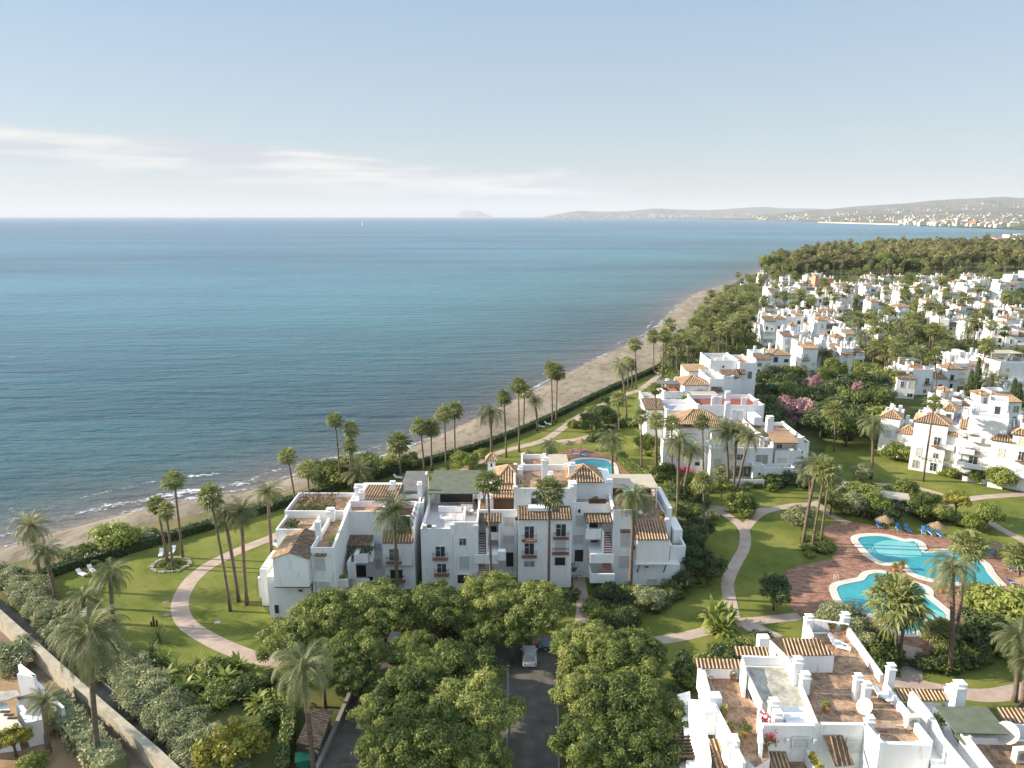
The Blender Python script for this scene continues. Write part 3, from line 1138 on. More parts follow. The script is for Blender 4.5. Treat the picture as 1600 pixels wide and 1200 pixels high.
# ------------------------------------------------------------------ ground and sea materials
surf('lawn', [(0.28, (0.085, 0.115, 0.022)), (0.5, (0.155, 0.175, 0.038)), (0.72, (0.235, 0.225, 0.06))], 0.11, 0.95, 0.5, 9.0, detail=9, spec=0.1,
     stops2=[(0.3, (0.62, 0.70, 0.5)), (0.45, (1, 1, 1)), (0.66, (1, 1, 1)), (0.78, (1.0, 0.86, 0.66))], scale2=.9, mix2=0.8)
surf('undergrowth', [(0.3, (0.045, 0.06, 0.02)), (0.5, (0.10, 0.115, 0.035)), (0.65, (0.15, 0.155, 0.05)), (0.8, (0.20, 0.165, 0.095))], 0.12, 0.95, 0.6, 3.0, detail=9, spec=0.1)
surf('path_pink', [(0.3, (0.36, 0.27, 0.21)), (0.6, (0.47, 0.37, 0.30)), (0.8, (0.52, 0.42, 0.34))], 0.5, 0.9, 0.2, 8, detail=8, spec=0.15)
surf('paving_brick', [(0.32, (0.17, 0.09, 0.065)), (0.5, (0.33, 0.18, 0.125)), (0.68, (0.44, 0.27, 0.19))], 1.1, 0.9, 0.3, 6, detail=9, spec=0.15, stretch=(.7, 1.6, 1),
     stops2=[(0.4, (0.6, 0.58, 0.55)), (0.55, (1, 1, 1))], scale2=4.0, mix2=0.8)
surf('coping', [(0.3, (0.55, 0.50, 0.43)), (0.7, (0.66, 0.61, 0.53))], 0.8, 0.8, spec=0.2)
surf('asphalt', [(0.3, (0.085, 0.078, 0.066)), (0.55, (0.135, 0.122, 0.10)), (0.75, (0.21, 0.185, 0.15))], 0.5, 0.9, 0.3, 14, detail=9)
surf('sand', [(0.3, (0.175, 0.148, 0.11)), (0.5, (0.26, 0.22, 0.165)), (0.7, (0.335, 0.288, 0.215))], 0.08, 0.95, 0.5, 1.2, detail=10, spec=0.1, stretch=(1.4, .55, 1),
     stops2=[(0.38, (0.62, 0.58, 0.52)), (0.5, (1, 1, 1))], scale2=.35, mix2=0.7)
surf('wet_sand', [(0.3, (0.13, 0.105, 0.085)), (0.7, (0.19, 0.155, 0.125))], 0.2, 0.45, spec=0.5)
surf('dune_growth', [(0.32, (0.10, 0.115, 0.035)), (0.5, (0.17, 0.145, 0.06)), (0.68, (0.24, 0.18, 0.10))], 0.25, 0.95, 0.6, 3, detail=9)
surf('dirt', [(0.3, (0.15, 0.11, 0.075)), (0.55, (0.24, 0.175, 0.12)), (0.75, (0.32, 0.25, 0.18))], 0.35, 0.95, 0.5, 5, detail=9)
surf('red_earth', [(0.3, (0.24, 0.15, 0.08)), (0.6, (0.36, 0.24, 0.13))], 0.4, 0.95, 0.5, 5, detail=8)
surf('far_land', [(0.35, (0.12, 0.12, 0.09)), (0.5, (0.19, 0.175, 0.14)), (0.65, (0.27, 0.235, 0.19)), (0.8, (0.34, 0.30, 0.25))], 0.004, 0.95, detail=10,
     stops2=[(0.4, (.5, .55, .5)), (0.6, (1, 1, 1))], scale2=.03, mix2=.6)
surf('far_rock', [(0.35, (0.22, 0.23, 0.24)), (0.7, (0.30, 0.30, 0.30))], 0.003, 0.95, detail=8)

# sea
m, nt, out = newmat('sea')
tcn = N(nt, 'ShaderNodeTexCoord')
at = N(nt, 'ShaderNodeAttribute', attribute_name='shore')
rs = nt.nodes.new('ShaderNodeValToRGB')
lg = N(nt, 'ShaderNodeMath', operation='LOGARITHM'); lg.inputs[1].default_value = 10.0
ad = N(nt, 'ShaderNodeMath', operation='MAXIMUM'); ad.inputs[1].default_value = 1.0
pn = N(nt, 'ShaderNodeTexNoise', Scale=0.03, Detail=5.0)
nt.links.new(tcn.outputs['Object'], pn.inputs['Vector'])
wob = N(nt, 'ShaderNodeMath', operation='MULTIPLY_ADD')
nt.links.new(pn.outputs[0], wob.inputs[0]); wob.inputs[1].default_value = 16.0
nt.links.new(at.outputs['Fac'], wob.inputs[2])
sb = N(nt, 'ShaderNodeMath', operation='SUBTRACT'); sb.inputs[1].default_value = 8.0
nt.links.new(wob.outputs[0], sb.inputs[0])
nt.links.new(sb.outputs[0], ad.inputs[0]); nt.links.new(ad.outputs[0], lg.inputs[0])
dv = N(nt, 'ShaderNodeMath', operation='DIVIDE'); dv.inputs[1].default_value = 4.0
nt.links.new(lg.outputs[0], dv.inputs[0])
els = rs.color_ramp.elements
stops = [(0.0, (0.17, 0.145, 0.125)), (0.22, (0.10, 0.105, 0.105)), (0.36, (0.05, 0.10, 0.112)), (0.5, (0.038, 0.13, 0.16)), (0.68, (0.045, 0.155, 0.225)), (1.0, (0.026, 0.11, 0.215))]
while len(els) < len(stops): els.new(.5)
for e, (p_, c_) in zip(els, stops):
    e.position = p_; e.color = (*c_, 1)
nt.links.new(dv.outputs[0], rs.inputs[0])
pb = N(nt, 'ShaderNodeTexNoise', Scale=1.0, Detail=6.0, Roughness=.6)
mp = N(nt, 'ShaderNodeMapping'); mp.inputs['Scale'].default_value = (.0016, .006, 1)
nt.links.new(tcn.outputs['Object'], mp.inputs[0]); nt.links.new(mp.outputs[0], pb.inputs['Vector'])
pr = ramp(nt, pb.outputs[0], [(0.38, (.68, .70, .75)), (0.62, (1.35, 1.3, 1.22))])
mm = N(nt, 'ShaderNodeMix', data_type='RGBA', blend_type='MULTIPLY'); mm.inputs[0].default_value = 1.0
nt.links.new(rs.outputs[0], mm.inputs[6]); nt.links.new(pr, mm.inputs[7])
bs = N(nt, 'ShaderNodeBsdfPrincipled', Roughness=.22, IOR=1.33)
bs.inputs['Specular IOR Level'].default_value = .22
nt.links.new(mm.outputs[2], bs.inputs['Base Color'])
prev = None
for sc_, st_, di_ in (((.035, .16, 1), .9, 3.0), ((.18, .7, 1), .9, 1.1), ((1.2, 2.6, 1), .6, .25)):
    mp = N(nt, 'ShaderNodeMapping'); mp.inputs['Scale'].default_value = sc_; mp.inputs['Rotation'].default_value = (0, 0, R(14))
    nt.links.new(tcn.outputs['Object'], mp.inputs[0])
    nn = N(nt, 'ShaderNodeTexNoise', Scale=1.0, Detail=3.0, Distortion=.4)
    nt.links.new(mp.outputs[0], nn.inputs['Vector'])
    bp = N(nt, 'ShaderNodeBump', Strength=st_, Distance=di_)
    nt.links.new(nn.outputs[0], bp.inputs['Height'])
    if prev: nt.links.new(prev, bp.inputs['Normal'])
    prev = bp.outputs[0]
nt.links.new(prev, bs.inputs['Normal'])
nt.links.new(bs.outputs[0], out.inputs[0])

# foam: white froth broken up by real gaps
m, nt, out = newmat('foam')
tcn = N(nt, 'ShaderNodeTexCoord')
at = N(nt, 'ShaderNodeAttribute', attribute_name='edge')
mp = N(nt, 'ShaderNodeMapping'); mp.inputs['Scale'].default_value = (.55, 1.0, 1); mp.inputs['Rotation'].default_value = (0, 0, R(-42))
nt.links.new(tcn.outputs['Object'], mp.inputs[0])
nn = N(nt, 'ShaderNodeTexNoise', Scale=1.1, Detail=7.0, Roughness=.7, Distortion=.8)
nt.links.new(mp.outputs[0], nn.inputs['Vector'])
n3 = N(nt, 'ShaderNodeTexNoise', Scale=.06, Detail=3.0)
nt.links.new(tcn.outputs['Object'], n3.inputs['Vector'])
mu = N(nt, 'ShaderNodeMath', operation='MULTIPLY_ADD'); mu.inputs[1].default_value = .55
nt.links.new(n3.outputs[0], mu.inputs[0]); nt.links.new(nn.outputs[0], mu.inputs[2])
ml = N(nt, 'ShaderNodeMath', operation='MULTIPLY_ADD'); ml.inputs[1].default_value = .36
nt.links.new(at.outputs['Fac'], ml.inputs[0]); nt.links.new(mu.outputs[0], ml.inputs[2])
mr = N(nt, 'ShaderNodeMapRange'); mr.inputs[1].default_value = 1.10; mr.inputs[2].default_value = 1.27
nt.links.new(ml.outputs[0], mr.inputs[0])
df = N(nt, 'ShaderNodeBsdfDiffuse'); df.inputs[0].default_value = (.74, .75, .76, 1)
tr = N(nt, 'ShaderNodeBsdfTransparent')
ms = N(nt, 'ShaderNodeMixShader')
nt.links.new(mr.outputs[0], ms.inputs[0]); nt.links.new(tr.outputs[0], ms.inputs[1]); nt.links.new(df.outputs[0], ms.inputs[2])
nt.links.new(ms.outputs[0], out.inputs[0])

# pool water
for nm, cs in (('pool_water', [(0.35, (0.035, 0.27, 0.31)), (0.65, (0.05, 0.33, 0.37))]), ('pool_shallow', [(0.3, (0.15, 0.45, 0.44)), (0.7, (0.20, 0.50, 0.48))])):
    m, nt, out = newmat(nm)
    tcn = N(nt, 'ShaderNodeTexCoord')
    nn = N(nt, 'ShaderNodeTexNoise', Scale=.25, Detail=3.0)
    nt.links.new(tcn.outputs['Object'], nn.inputs['Vector'])
    c = ramp(nt, nn.outputs[0], cs)
    b = N(nt, 'ShaderNodeBsdfPrincipled', Roughness=.08, IOR=1.33)
    nt.links.new(c, b.inputs['Base Color'])
    n2 = N(nt, 'ShaderNodeTexNoise', Scale=2.2, Detail=3.0)
    nt.links.new(tcn.outputs['Object'], n2.inputs['Vector'])
    bp = N(nt, 'ShaderNodeBump', Strength=.4, Distance=.12)
    nt.links.new(n2.outputs[0], bp.inputs['Height']); nt.links.new(bp.outputs[0], b.inputs['Normal'])
    nt.links.new(b.outputs[0], out.inputs[0])

# ------------------------------------------------------------------ the coast
SEA = -1.5
water_px = [(0, 859), (100, 829), (205, 800), (300, 781), (400, 766), (465, 744), (530, 731), (587, 720), (640, 700), (700, 676), (750, 650), (799, 628), (868, 592), (910, 572), (949, 553), (985, 537), (1018, 523), (1036, 499), (1060, 478), (1084, 462), (1108, 452), (1132, 446)]
inland_px = [(0, 884), (70, 866), (136, 846), (220, 818), (330, 798), (400, 781), (440, 768), (500, 757), (560, 742), (620, 727), (700, 716), (760, 693), (800, 673), (840, 655), (880, 636), (930, 612), (980, 590), (1030, 568), (1062, 546), (1085, 512), (1105, 485), (1125, 464), (1135, 449)]
wp = [G(x, y, SEA) for x, y in water_px]
ip = [G(x, y, 0) for x, y in inland_px]
d0 = (wp[0] - wp[2]).normalized()
wp = [wp[0] + d0 * 400] + wp + [G(1171, 430, SEA), G(1230, 402, SEA), G(1400, 385, SEA), G(1540, 374, SEA), G(1590, 366, SEA)]
d1 = (ip[0] - ip[2]).normalized()
ip = [ip[0] + d1 * 400] + ip


def resample(pts, n):
    s = [0.0]
    for a, b in zip(pts, pts[1:]): s.append(s[-1] + (b - a).length)
    out = []
    for k in range(n):
        t = s[-1] * k / (n - 1)
        i = 0
        while i < len(s) - 2 and s[i + 1] < t: i += 1
        out.append(pts[i].lerp(pts[i + 1], (t - s[i]) / max(1e-6, s[i + 1] - s[i])))
    return out


# sea sheet with the distance to the shore stored on its vertices
shore = [Vector((-9000, -7600, SEA))] + wp + [Vector((2600, 2900, SEA)), Vector((90000, 60000, SEA))]
offs = [-14, 0, 2, 5, 10, 20, 40, 90, 200, 500, 1500, 6000, 80000]
dirv = Vector((-.8, .6, 0))
mb = MB(); dist = []
sm = shore
for o_ in offs:
    for p_ in sm:
        q = p_ + dirv * o_
        mb.v.append((q.x, q.y, SEA)); dist.append(max(0.0, float(o_)))
n = len(sm)
for i in range(len(offs) - 1):
    for k in range(n - 1):
        mb.f.append((i * n + k, i * n + k + 1, (i + 1) * n + k + 1, (i + 1) * n + k)); mb.m.append(0); mb.t.append(.5)
sea = mb.build('sea', 'sea')
a_ = sea.data.attributes.new('shore', 'FLOAT', 'POINT'); a_.data.foreach_set('value', dist)
sea['kind'] = 'structure'

# beach: dry sand sloping into the water
nb = 90
A_, B_ = resample(ip, nb), resample([p for p in wp if p.y < G(1135, 446).y + 1 or True][:len(water_px) + 1], nb)
mb = MB()
rows = []
for k in range(nb):
    a, b = A_[k], B_[k]
    e = (b - a); e.z = 0; e.normalize()
    rr = [(a - e * .6, .03), (a, .03), (a.lerp(b, .4), -.25), (a.lerp(b, .75), -.75), (b + Vector((0, 0, 0)), SEA + .02), (b + e * 14, SEA - 1.4)]
    rows.append([(p.x, p.y, z) for p, z in rr])
for k in range(nb - 1):
    for j in range(5):
        mb.quad([rows[k][j], rows[k][j + 1], rows[k + 1][j + 1], rows[k + 1][j]][::-1], 1 if j == 4 else 0)
for k in range(len(mb.t)): mb.t[k] = .5
bch = mb.build('beach', ['sand', 'wet_sand'])
bch['kind'] = 'structure'


def along_foam(name, d0_, d1_, z, k0, k1, wig, seed, rise=0.0):
    rng = random.Random(seed)
    pts = resample(wp[:len(water_px) + 1], 260)
    mb = MB(); ed = []
    ph = rng.uniform(0, 6)
    L = []
    for k, p in enumerate(pts):
        f = k / (len(pts) - 1)
        if f < k0 or f > k1: continue
        e = dirv
        w = wig * (math.sin(k * .21 + ph) + .6 * math.sin(k * .53 + ph * 2) + .3 * math.sin(k * 1.3))
        fade = min(1, (f - k0) / .06, (k1 - f) / .06)
        row = []
        for t in (0, .25, .5, .75, 1):
            dd = d0_ + w + (d1_ - d0_) * t
            q = p + e * dd
            row.append((q.x, q.y, z + rise * math.sin(math.pi * t)))
        L.append((row, fade))
    idx = 0
    for row, fade in L:
        for t, q in zip((0, .25, .5, .75, 1), row):
            mb.v.append(q); ed.append((math.sin(math.pi * t) * .9 + .05) * fade)
    for k in range(len(L) - 1):
        for j in range(4):
            mb.f.append((k * 5 + j, (k + 1) * 5 + j, (k + 1) * 5 + j + 1, k * 5 + j + 1)); mb.m.append(0); mb.t.append(.5)
    o = mb.build(name, 'foam')
    at = o.data.attributes.new('edge', 'FLOAT', 'POINT'); at.data.foreach_set('value', ed)
    o['kind'] = 'stuff'
    tag(o, 'broken white foam washing along the sand at the waterline', 'foam')
    return o


along_foam('sea_foam', -1.2, 2.6, SEA + .05, 0.0, 1.0, .5, 1, .1)
along_foam('sea_foam', 3.0, 10.0, SEA + .06, 0.2, .56, 1.0, 2, .15)
along_foam('sea_foam', 12.0, 17.0, SEA + .06, 0.25, .52, 1.3, 3, .25)
along_foam('sea_foam', 3.0, 6.0, SEA + .06, 0.62, .80, 1.0, 5, .15)

# land sheet
land = [(p.x, p.y) for p in ip]
land += [(p.x, p.y) for p in (G(1160, 436), G(1180, 428), G(1235, 403), G(1400, 387), G(1541, 375), G(1592, 367), G(1700, 362), G(1700, 360.0), G(1600, 359), G(1540, 356.5), G(1450, 353), G(1404, 350.5), G(1330, 347.5), G(1250, 345), G(1100, 342.5), G(960, 341), G(880, 340.2))]
land += [(30000, 80000), (85000, 80000), (85000, -5000), (-400, -5000), (ip[0].x, ip[0].y - 10)]
mb = MB(); mb.quad([(x, y, 0) for x, y in land])
ar = sum(land[k][0] * land[(k + 1) % len(land)][1] - land[(k + 1) % len(land)][0] * land[k][1] for k in range(len(land)))
if ar < 0: mb.f = [f[::-1] for f in mb.f]
g = mb.build('ground', 'undergrowth'); g['kind'] = 'structure'

# lawns over it (each 4 mm or more above the one below)
Z1, Z2, Z3, Z4 = .012, .024, .036, .048
sheet('lawn', [(48, 925), (140, 880), (250, 845), (330, 824), (440, 790), (560, 757), (700, 722), (860, 655), (1030, 577), (1070, 548), (1040, 600), (1000, 650), (1010, 700), (1060, 760), (1000, 800), (700, 790), (560, 830), (430, 870), (400, 920), (440, 985), (480, 1030), (420, 1060), (300, 1075), (230, 1050), (160, 1000), (90, 950)], Z1, 'lawn')
sheet('lawn', [(1090, 770), (1250, 740), (1390, 700), (1600, 760), (1700, 900), (1750, 1060), (1500, 1105), (1400, 1070), (1200, 1060), (1050, 1070), (1000, 1020), (1040, 930), (1080, 850)], Z1, 'lawn')
sheet('lawn', [(780, 900), (1060, 900), (1080, 960), (1040, 1040), (900, 1010), (800, 1000), (700, 960)], Z1 + .004, 'lawn')
sheet('lawn', [(1370, 560), (1450, 550), (1500, 560), (1490, 585), (1420, 590), (1370, 585)], Z1, 'lawn')
sheet('lawn', [(1300, 690), (1370, 690), (1400, 740), (1340, 760), (1290, 730)], Z1 + .004, 'lawn')
# dune strip and hedge-side growth between sand and lawn
sheet('dune_growth', [(-60, 905), (0, 884), (70, 866), (136, 847), (220, 819), (330, 799), (400, 782), (440, 769), (500, 758), (560, 743), (600, 733), (640, 727), (560, 752), (440, 786), (330, 822), (250, 840), (140, 878), (45, 918), (0, 930), (-60, 940)], Z2, 'dune_growth', smooth=False)
sheet('dune_growth', [(790, 690), (830, 668), (880, 640), (940, 610), (990, 588), (985, 594), (930, 622), (880, 646), (830, 672)], Z2, 'dune_growth', smooth=False)

# garden paths
ribbon('path', [(470, 822), (420, 842), (370, 862), (325, 885), (295, 912), (281, 945), (292, 975), (330, 1000), (365, 1016), (400, 1028), (440, 1034)], 2.4, Z3, 'path_pink')
ribbon('path', [(720, 738), (775, 709), (844, 690), (868, 677), (910, 648), (970, 619), (1006, 605), (1050, 565), (1085, 520), (1115, 490), (1140, 465)], 2.2, Z3, 'path_pink')
ribbon('path', [(868, 690), (905, 686), (940, 675), (980, 655)], 2.2, Z3 + .004, 'path_pink')
ribbon('path', [(903, 890), (906, 915), (911, 945), (908, 980), (905, 1000)], 1.9, Z3, 'path_pink')
ribbon('path', [(1000, 1008), (1030, 1001), (1075, 993), (1115, 983), (1160, 972), (1185, 970), (1250, 963)], 1.9, Z3, 'path_pink')
ribbon('path', [(1160, 968), (1185, 985), (1215, 1000)], 2.8, Z3 + .004, 'path_pink')
ribbon('path', [(1146, 965), (1141, 940), (1137, 910), (1150, 880), (1163, 855), (1162, 828), (1140, 808), (1104, 790), (1070, 772)], 1.9, Z3 + .008, 'path_pink')
ribbon('path', [(1162, 828), (1180, 808), (1200, 798), (1240, 790), (1275, 787), (1300, 775), (1330, 755)], 1.9, Z3 + .012, 'path_pink')
ribbon('path', [(1100, 790), (1150, 797), (1200, 796)], 1.9, Z3 + .016, 'path_pink')
ribbon('path', [(1275, 787), (1300, 806), (1327, 818)], 1.7, Z3 + .020, 'path_pink')
ribbon('path', [(1425, 1010), (1424, 1040), (1430, 1066), (1480, 1080), (1540, 1087), (1590, 1080), (1640, 1066)], 2.4, Z3, 'path_pink')
ribbon('path', [(1390, 1066), (1430, 1068)], 2.0, Z3 + .004, 'path_pink')
ribbon('path', [(1590, 1085), (1640, 1110)], 2.4, Z3 + .008, 'path_pink')
ribbon('path', [(1480, 788), (1520, 779), (1560, 775), (1640, 770)], 2.0, Z3, 'path_pink')
ribbon('path', [(1545, 815), (1570, 830), (1610, 850)], 1.8, Z3, 'path_pink')
ribbon('path', [(1300, 748), (1330, 755), (1370, 757), (1420, 760), (1480, 775)], 1.6, Z3 + .004, 'path_pink')
ribbon('path', [(1375, 545), (1400, 553), (1430, 556), (1380, 562)], 2.4, Z3, 'path_pink')

# pool terrace and paving
sheet('pool_paving', [(1232, 891), (1290, 875), (1309, 860), (1303, 847), (1290, 836), (1290, 823), (1327, 816), (1374, 823), (1442, 836), (1482, 841), (1547, 865), (1640, 896), (1660, 990), (1560, 1000), (1505, 1003), (1442, 1024), (1405, 1027), (1364, 1003), (1300, 972), (1240, 954), (1233, 917)], Z3 - .004, 'paving_brick')
sheet('pool_paving', [(872, 707), (907, 700), (940, 709), (968, 719), (1000, 745), (1030, 775), (960, 770), (880, 740), (800, 735), (830, 718)], Z3 - .004, 'paving_brick')
sheet('lawn', [(1360, 985), (1400, 990), (1395, 1010), (1370, 1005)], Z3, 'lawn')

# road, parking and the service lanes
sheet('road', [(500, 1260), (500, 1210), (545, 1080), (560, 1010), (866, 1006), (871, 1102), (874, 1200), (876, 1260)], Z2, 'asphalt', smooth=False)
sheet('dirt_strip', [(640, 1260), (660, 1150), (668, 1040), (780, 1040), (782, 1100), (780, 1260)], Z3, 'dirt', smooth=False)
sheet('pavement', [(770, 995), (880, 995), (882, 1007), (768, 1007)], Z2 + .01, 'paving_brick', smooth=False)
sheet('pavement', [(590, 985), (690, 985), (690, 1000), (590, 1000)], Z2 + .01, 'paving_brick', smooth=False)
for a_, b_ in (((794, 1045), (791, 1230)), ((870, 1045), (874, 1230))):
    p0, p1 = G(*a_), G(*b_)
    k_ = MB().bar((p0.x, p0.y, 0), (p1.x, p1.y, 0), .2, .14).build('kerb', 'concrete'); k_['kind'] = 'structure'
sheet('service_lane', [(-40, 905), (0, 935), (60, 985), (158, 1066), (240, 1132), (330, 1215), (250, 1215), (160, 1136), (60, 1050), (0, 1000), (-60, 950)], Z2, 'asphalt', smooth=False)
sheet('dirt_track', [(-60, 930), (0, 978), (60, 1028), (120, 1076), (200, 1142), (290, 1230), (200, 1230), (130, 1160), (60, 1090), (0, 1038), (-80, 960)], Z3 + .01, 'dirt', smooth=False)
sheet('red_earth', [(-60, 1040), (0, 1045), (60, 1075), (100, 1110), (170, 1185), (210, 1260), (-100, 1260)], Z3 + .02, 'red_earth', smooth=False)
# ------------------------------------------------------------------ main buildings, read off depth planes
def X_(px, py, Y): return P(px, py, Y).x
def Z_(py, Y): return P(800, py, Y).z


class PH(House):
    """house whose parts are given by pixel columns/rows on planes of constant depth, in world coordinates"""

    def pv(s, x0, x1, yt, Yf, Yb, **k):
        z = Z_(yt, Yf) if yt else k.pop('z')
        ym = k.pop('ym', (yt or 850) + 30)
        return s.vol(X_(x0, ym, Yf), X_(x1, ym, Yf), Yf, Yb, z, **k), z

    def psolid(s, x0, x1, yt, yb, Yf, Yb):
        z0 = 0 if yb is None else Z_(yb, Yf)
        ym = (yt + (yb or yt + 60)) / 2
        s.solid(X_(x0, ym, Yf), X_(x1, ym, Yf), Yf, Yb, z0, Z_(yt, Yf))

    def pwin(s, x0, x1, y0, y1, Y, kind='glass', rail=False):
        ym = (y0 + y1) / 2
        a, b = X_(x0, ym, Y), X_(x1, ym, Y)
        z1, z0 = Z_(y0, Y), Z_(y1, Y)
        return s.window((a + b) / 2, z0, b - a, z1 - z0, Y, kind, rail=rail)

    def pshed(s, x0, x1, ye, Ye, yr, Yr, mats=TT, name='roof'):
        """tile slope: eave row ye at depth Ye, top row yr at depth Yr"""
        xm = (ye + yr) / 2
        return s.shed(X_(x0, ye, Ye), X_(x1, ye, Ye), Ye, Yr, Z_(ye, Ye), Z_(yr, Yr), mats, name=name)

    def phip(s, x0, x1, ye, Yf, Yb, ya, mats=TT):
        z = Z_(ye, Yf)
        a, b = X_(x0, ye, Yf) + .3, X_(x1, ye, Yf) - .3
        return s.hip(a, b, Yf + .3, Yb, z, Z_(ya, (Yf + Yb) / 2) - z, mats)

    def pchim(s, x, yb, yt, Y, w=.75, hood=True, d=.65):
        z0, z1 = Z_(yb, Y), Z_(yt, Y)
        return s.chimney(X_(x, yb, Y), Y, z0, w, d, max(.6, z1 - z0 - .5), hood)


o = Vector((X_(760, 900, 98), 98, 0))
E = PH('apartment_building', 'long white apartment building in the centre with two pyramid tile roofs and brick stairs', o, 0, None, 'building', world=True)
# left flat with lavender roof terrace
E.pv(658, 707, 826, 97.0, 109, par=1.0, floor='terrace_lavender', sides='fl', caps=False)
E.pv(707.3, 747, 816, 97.3, 109, par=1.9, floor='terrace_lavender', sides='fr', caps=False)
zt = Z_(826, 97) - 1.0
x0, x1 = X_(659, 800, 97), X_(747, 800, 97.3)
for a, b, h in ((0, .6, .5), (1.4, 2.0, .35), (x1 - x0 - 4.1, x1 - x0 - 3.5, .6), (x1 - x0 - .6, x1 - x0, .5)):
    E.solid(x0 + a, x0 + b, 96.98, 97.5, zt + 1.0, zt + 1.0 + h)
E.solid(x0 + .01, x1 - .01, 109, 118, 0, zt + .03)
E.solid(x0 + 1.5, x0 + 5.2, 105.2, 105.5, zt + .01, zt + 1.0)
E.solid(x1 - 2.6, x1 - 2.3, 101.5, 105.8, zt + .01, zt + 1.1)
E.solid(x0, x0 + .3, 109, 118, zt + .03, zt + 1.2)
E.window((x0 + x1) / 2, zt + .05, 5.5, 2.1, 109.0, 'dark')
zg = Z_(771, 105.5)
E.awning(X_(668, 770, 105.5), X_(749, 770, 105.5), 105.5, 115.5, zg, 'awning_green', zb=zt, slope=.25)
E.pwin(680, 696, 853, 870.5, 97, 'glass', rail=True)
E.pwin(682.5, 698, 880, 895.5, 97, 'glass', rail=True)
E.pwin(682, 701, 911, 921, 97, 'blind')
E.pwin(717, 729, 840.5, 852.5, 97.3, 'glass')
E.pwin(717.5, 733.5, 868.5, 889.5, 97.3, 'blind')
E.pwin(714, 733, 897, 912, 97.3, 'dark')
E.pchim(752, 775, 748, 104, .5)
# stair notch
E.pv(747.3, 808.5, 797, 101.2, 112, par=.9, floor='terrace_brown', sides='fr', caps=False)
E.pshed(746, 783, 816, 98.6, 801, 101.3, TD, 'tile_canopy')
zl = Z_(867, 98.8)
E.stairs(X_(745.5, 850, 98.5), X_(758.5, 850, 98.5), 97.8, 101.0, Z_(868, 97.8), Z_(833, 101.0), 9)
E.stairs(X_(745.5, 890, 98), X_(758.5, 890, 98), 96.6, 99.0, Z_(900, 96.6), Z_(880, 99), 6)
E.psolid(740, 778, 867, 881, 96.7, 96.95)
E.psolid(760, 778, 868, 870, 96.95, 101.1)
E.psolid(778, 790, 862, 876, 96.3, 97.3)
E.psolid(759.5, 762, 828, 868, 97.9, 101.1)
E.psolid(779, 781.5, 818, 868, 98.9, 101.1)
E.psolid(763, 781, 832, 844, 99.6, 99.8)
E.pwin(766, 776, 822, 845, 101.2, 'wood')
E.pwin(787.5, 803, 807.5, 823.5, 101.2, 'blind')
E.pwin(786, 804, 836, 850, 101.2, 'blind')
E.pwin(790, 803, 862, 886, 101.2, 'dark')
# room with brown shutters, tiled step and pyramid behind it
E.psolid(759, 810, 778, 800, 103.2, 111)
E.pwin(771, 803, 779, 798.5, 103.2, 'wood')
E.pshed(768, 811, 777.5, 102.6, 766.5, 104.6, TT, 'roof')
E.pshed(769, 804, 765, 104.5, 757.5, 106.2, TT, 'roof')
E.psolid(772, 812, 757, 775, 106.2, 112.5)
E.phip(771, 818, 755, 106, 113, 727)
E.pchim(813, 742, 729, 109, .8)
# twin-windowed bays
E.pv(809.5, 855.6, 812, 98.0, 101.2, par=0, floor=None)
E.pv(855.9, 893.5, 812, 98.2, 101.3, par=0, floor=None)
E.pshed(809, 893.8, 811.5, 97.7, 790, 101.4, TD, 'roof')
E.pv(803, 895, 763, 101.35, 112, par=1.0, floor='terrace_brown')
E.pwin(829, 841, 777, 788, 101.35, 'dark')
E.psolid(826, 862, 794, 799, 99.6, 101.0)
E.pwin(819, 835, 821.5, 842, 98.0, 'glass', rail=True)
E.pwin(819, 835, 848, 867, 98.0, 'glass', rail=True)
E.pwin(868, 885, 818, 838.5, 98.2, 'glass', rail=True)
E.pwin(866.5, 885, 845, 862, 98.2, 'blind', rail=True)
E.pwin(818, 836, 876, 886, 98.0, 'glass')
E.pwin(866, 884, 870, 884, 98.2, 'dark')
E.pchim(851, 752, 715, 106, .9)
E.pchim(860, 752, 737, 107, .7)
E.pchim(893, 755, 723, 107, 1.0)
# recess, landing and stairs of the right flats
E.pv(893.8, 957, 786, 101.25, 113, par=1.0, floor='terrace_grey')
E.pwin(899, 914, 804.5, 822, 101.25, 'blind')
E.pwin(895.5, 912, 835, 850, 101.25, 'blind')
E.pwin(897, 912, 858, 878, 101.25, 'dark')
E.psolid(893, 957, 754, 792, 105.2, 111.5)
E.psolid(896, 943, 752.8, 755, 104.9, 110.9)
E.phip(886.5, 944, 753, 104.6, 110.8, 726)
E.pwin(920, 947, 779, 786.5, 101.24, 'wood')
E.psolid(889.5, 901, 756, 790, 101.9, 103.5)
E.pchim(936, 745, 732, 109, .7)
E.pchim(952, 765, 749, 105.5, .9)
E.pshed(915, 957, 816.5, 98.5, 800.5, 101.4, TD, 'tile_canopy')
E.psolid(918, 920, 818, 832, 98.7, 98.85)
E.psolid(915, 937, 827, 842, 98.5, 98.75)
E.psolid(937, 939.5, 826, 842, 98.5, 101.2)
E.psolid(915, 937, 842, 843, 98.75, 101.2)
E.pwin(921, 934, 815, 824, 101.25, 'wood')
E.stairs(X_(944, 850, 98), X_(957, 850, 98), 97.8, 101.1, Z_(866, 97.8), Z_(832, 101.1), 9)
E.psolid(940.5, 943.5, 832, 866, 97.9, 101.2)
E.psolid(922, 960, 866, 880, 96.6, 96.85)
E.psolid(922, 944, 867.5, 869, 96.85, 101.2)
E.stairs(X_(943, 890, 97), X_(957.5, 890, 97), 96.4, 99.2, Z_(898, 96.4), Z_(880, 99.2), 6)
E.psolid(922, 960.5, 897, 911, 95.9, 96.15)
E.psolid(922, 924, 897, 911, 96.15, 99)
E.pwin(922, 935, 843, 864, 101.25, 'dark')
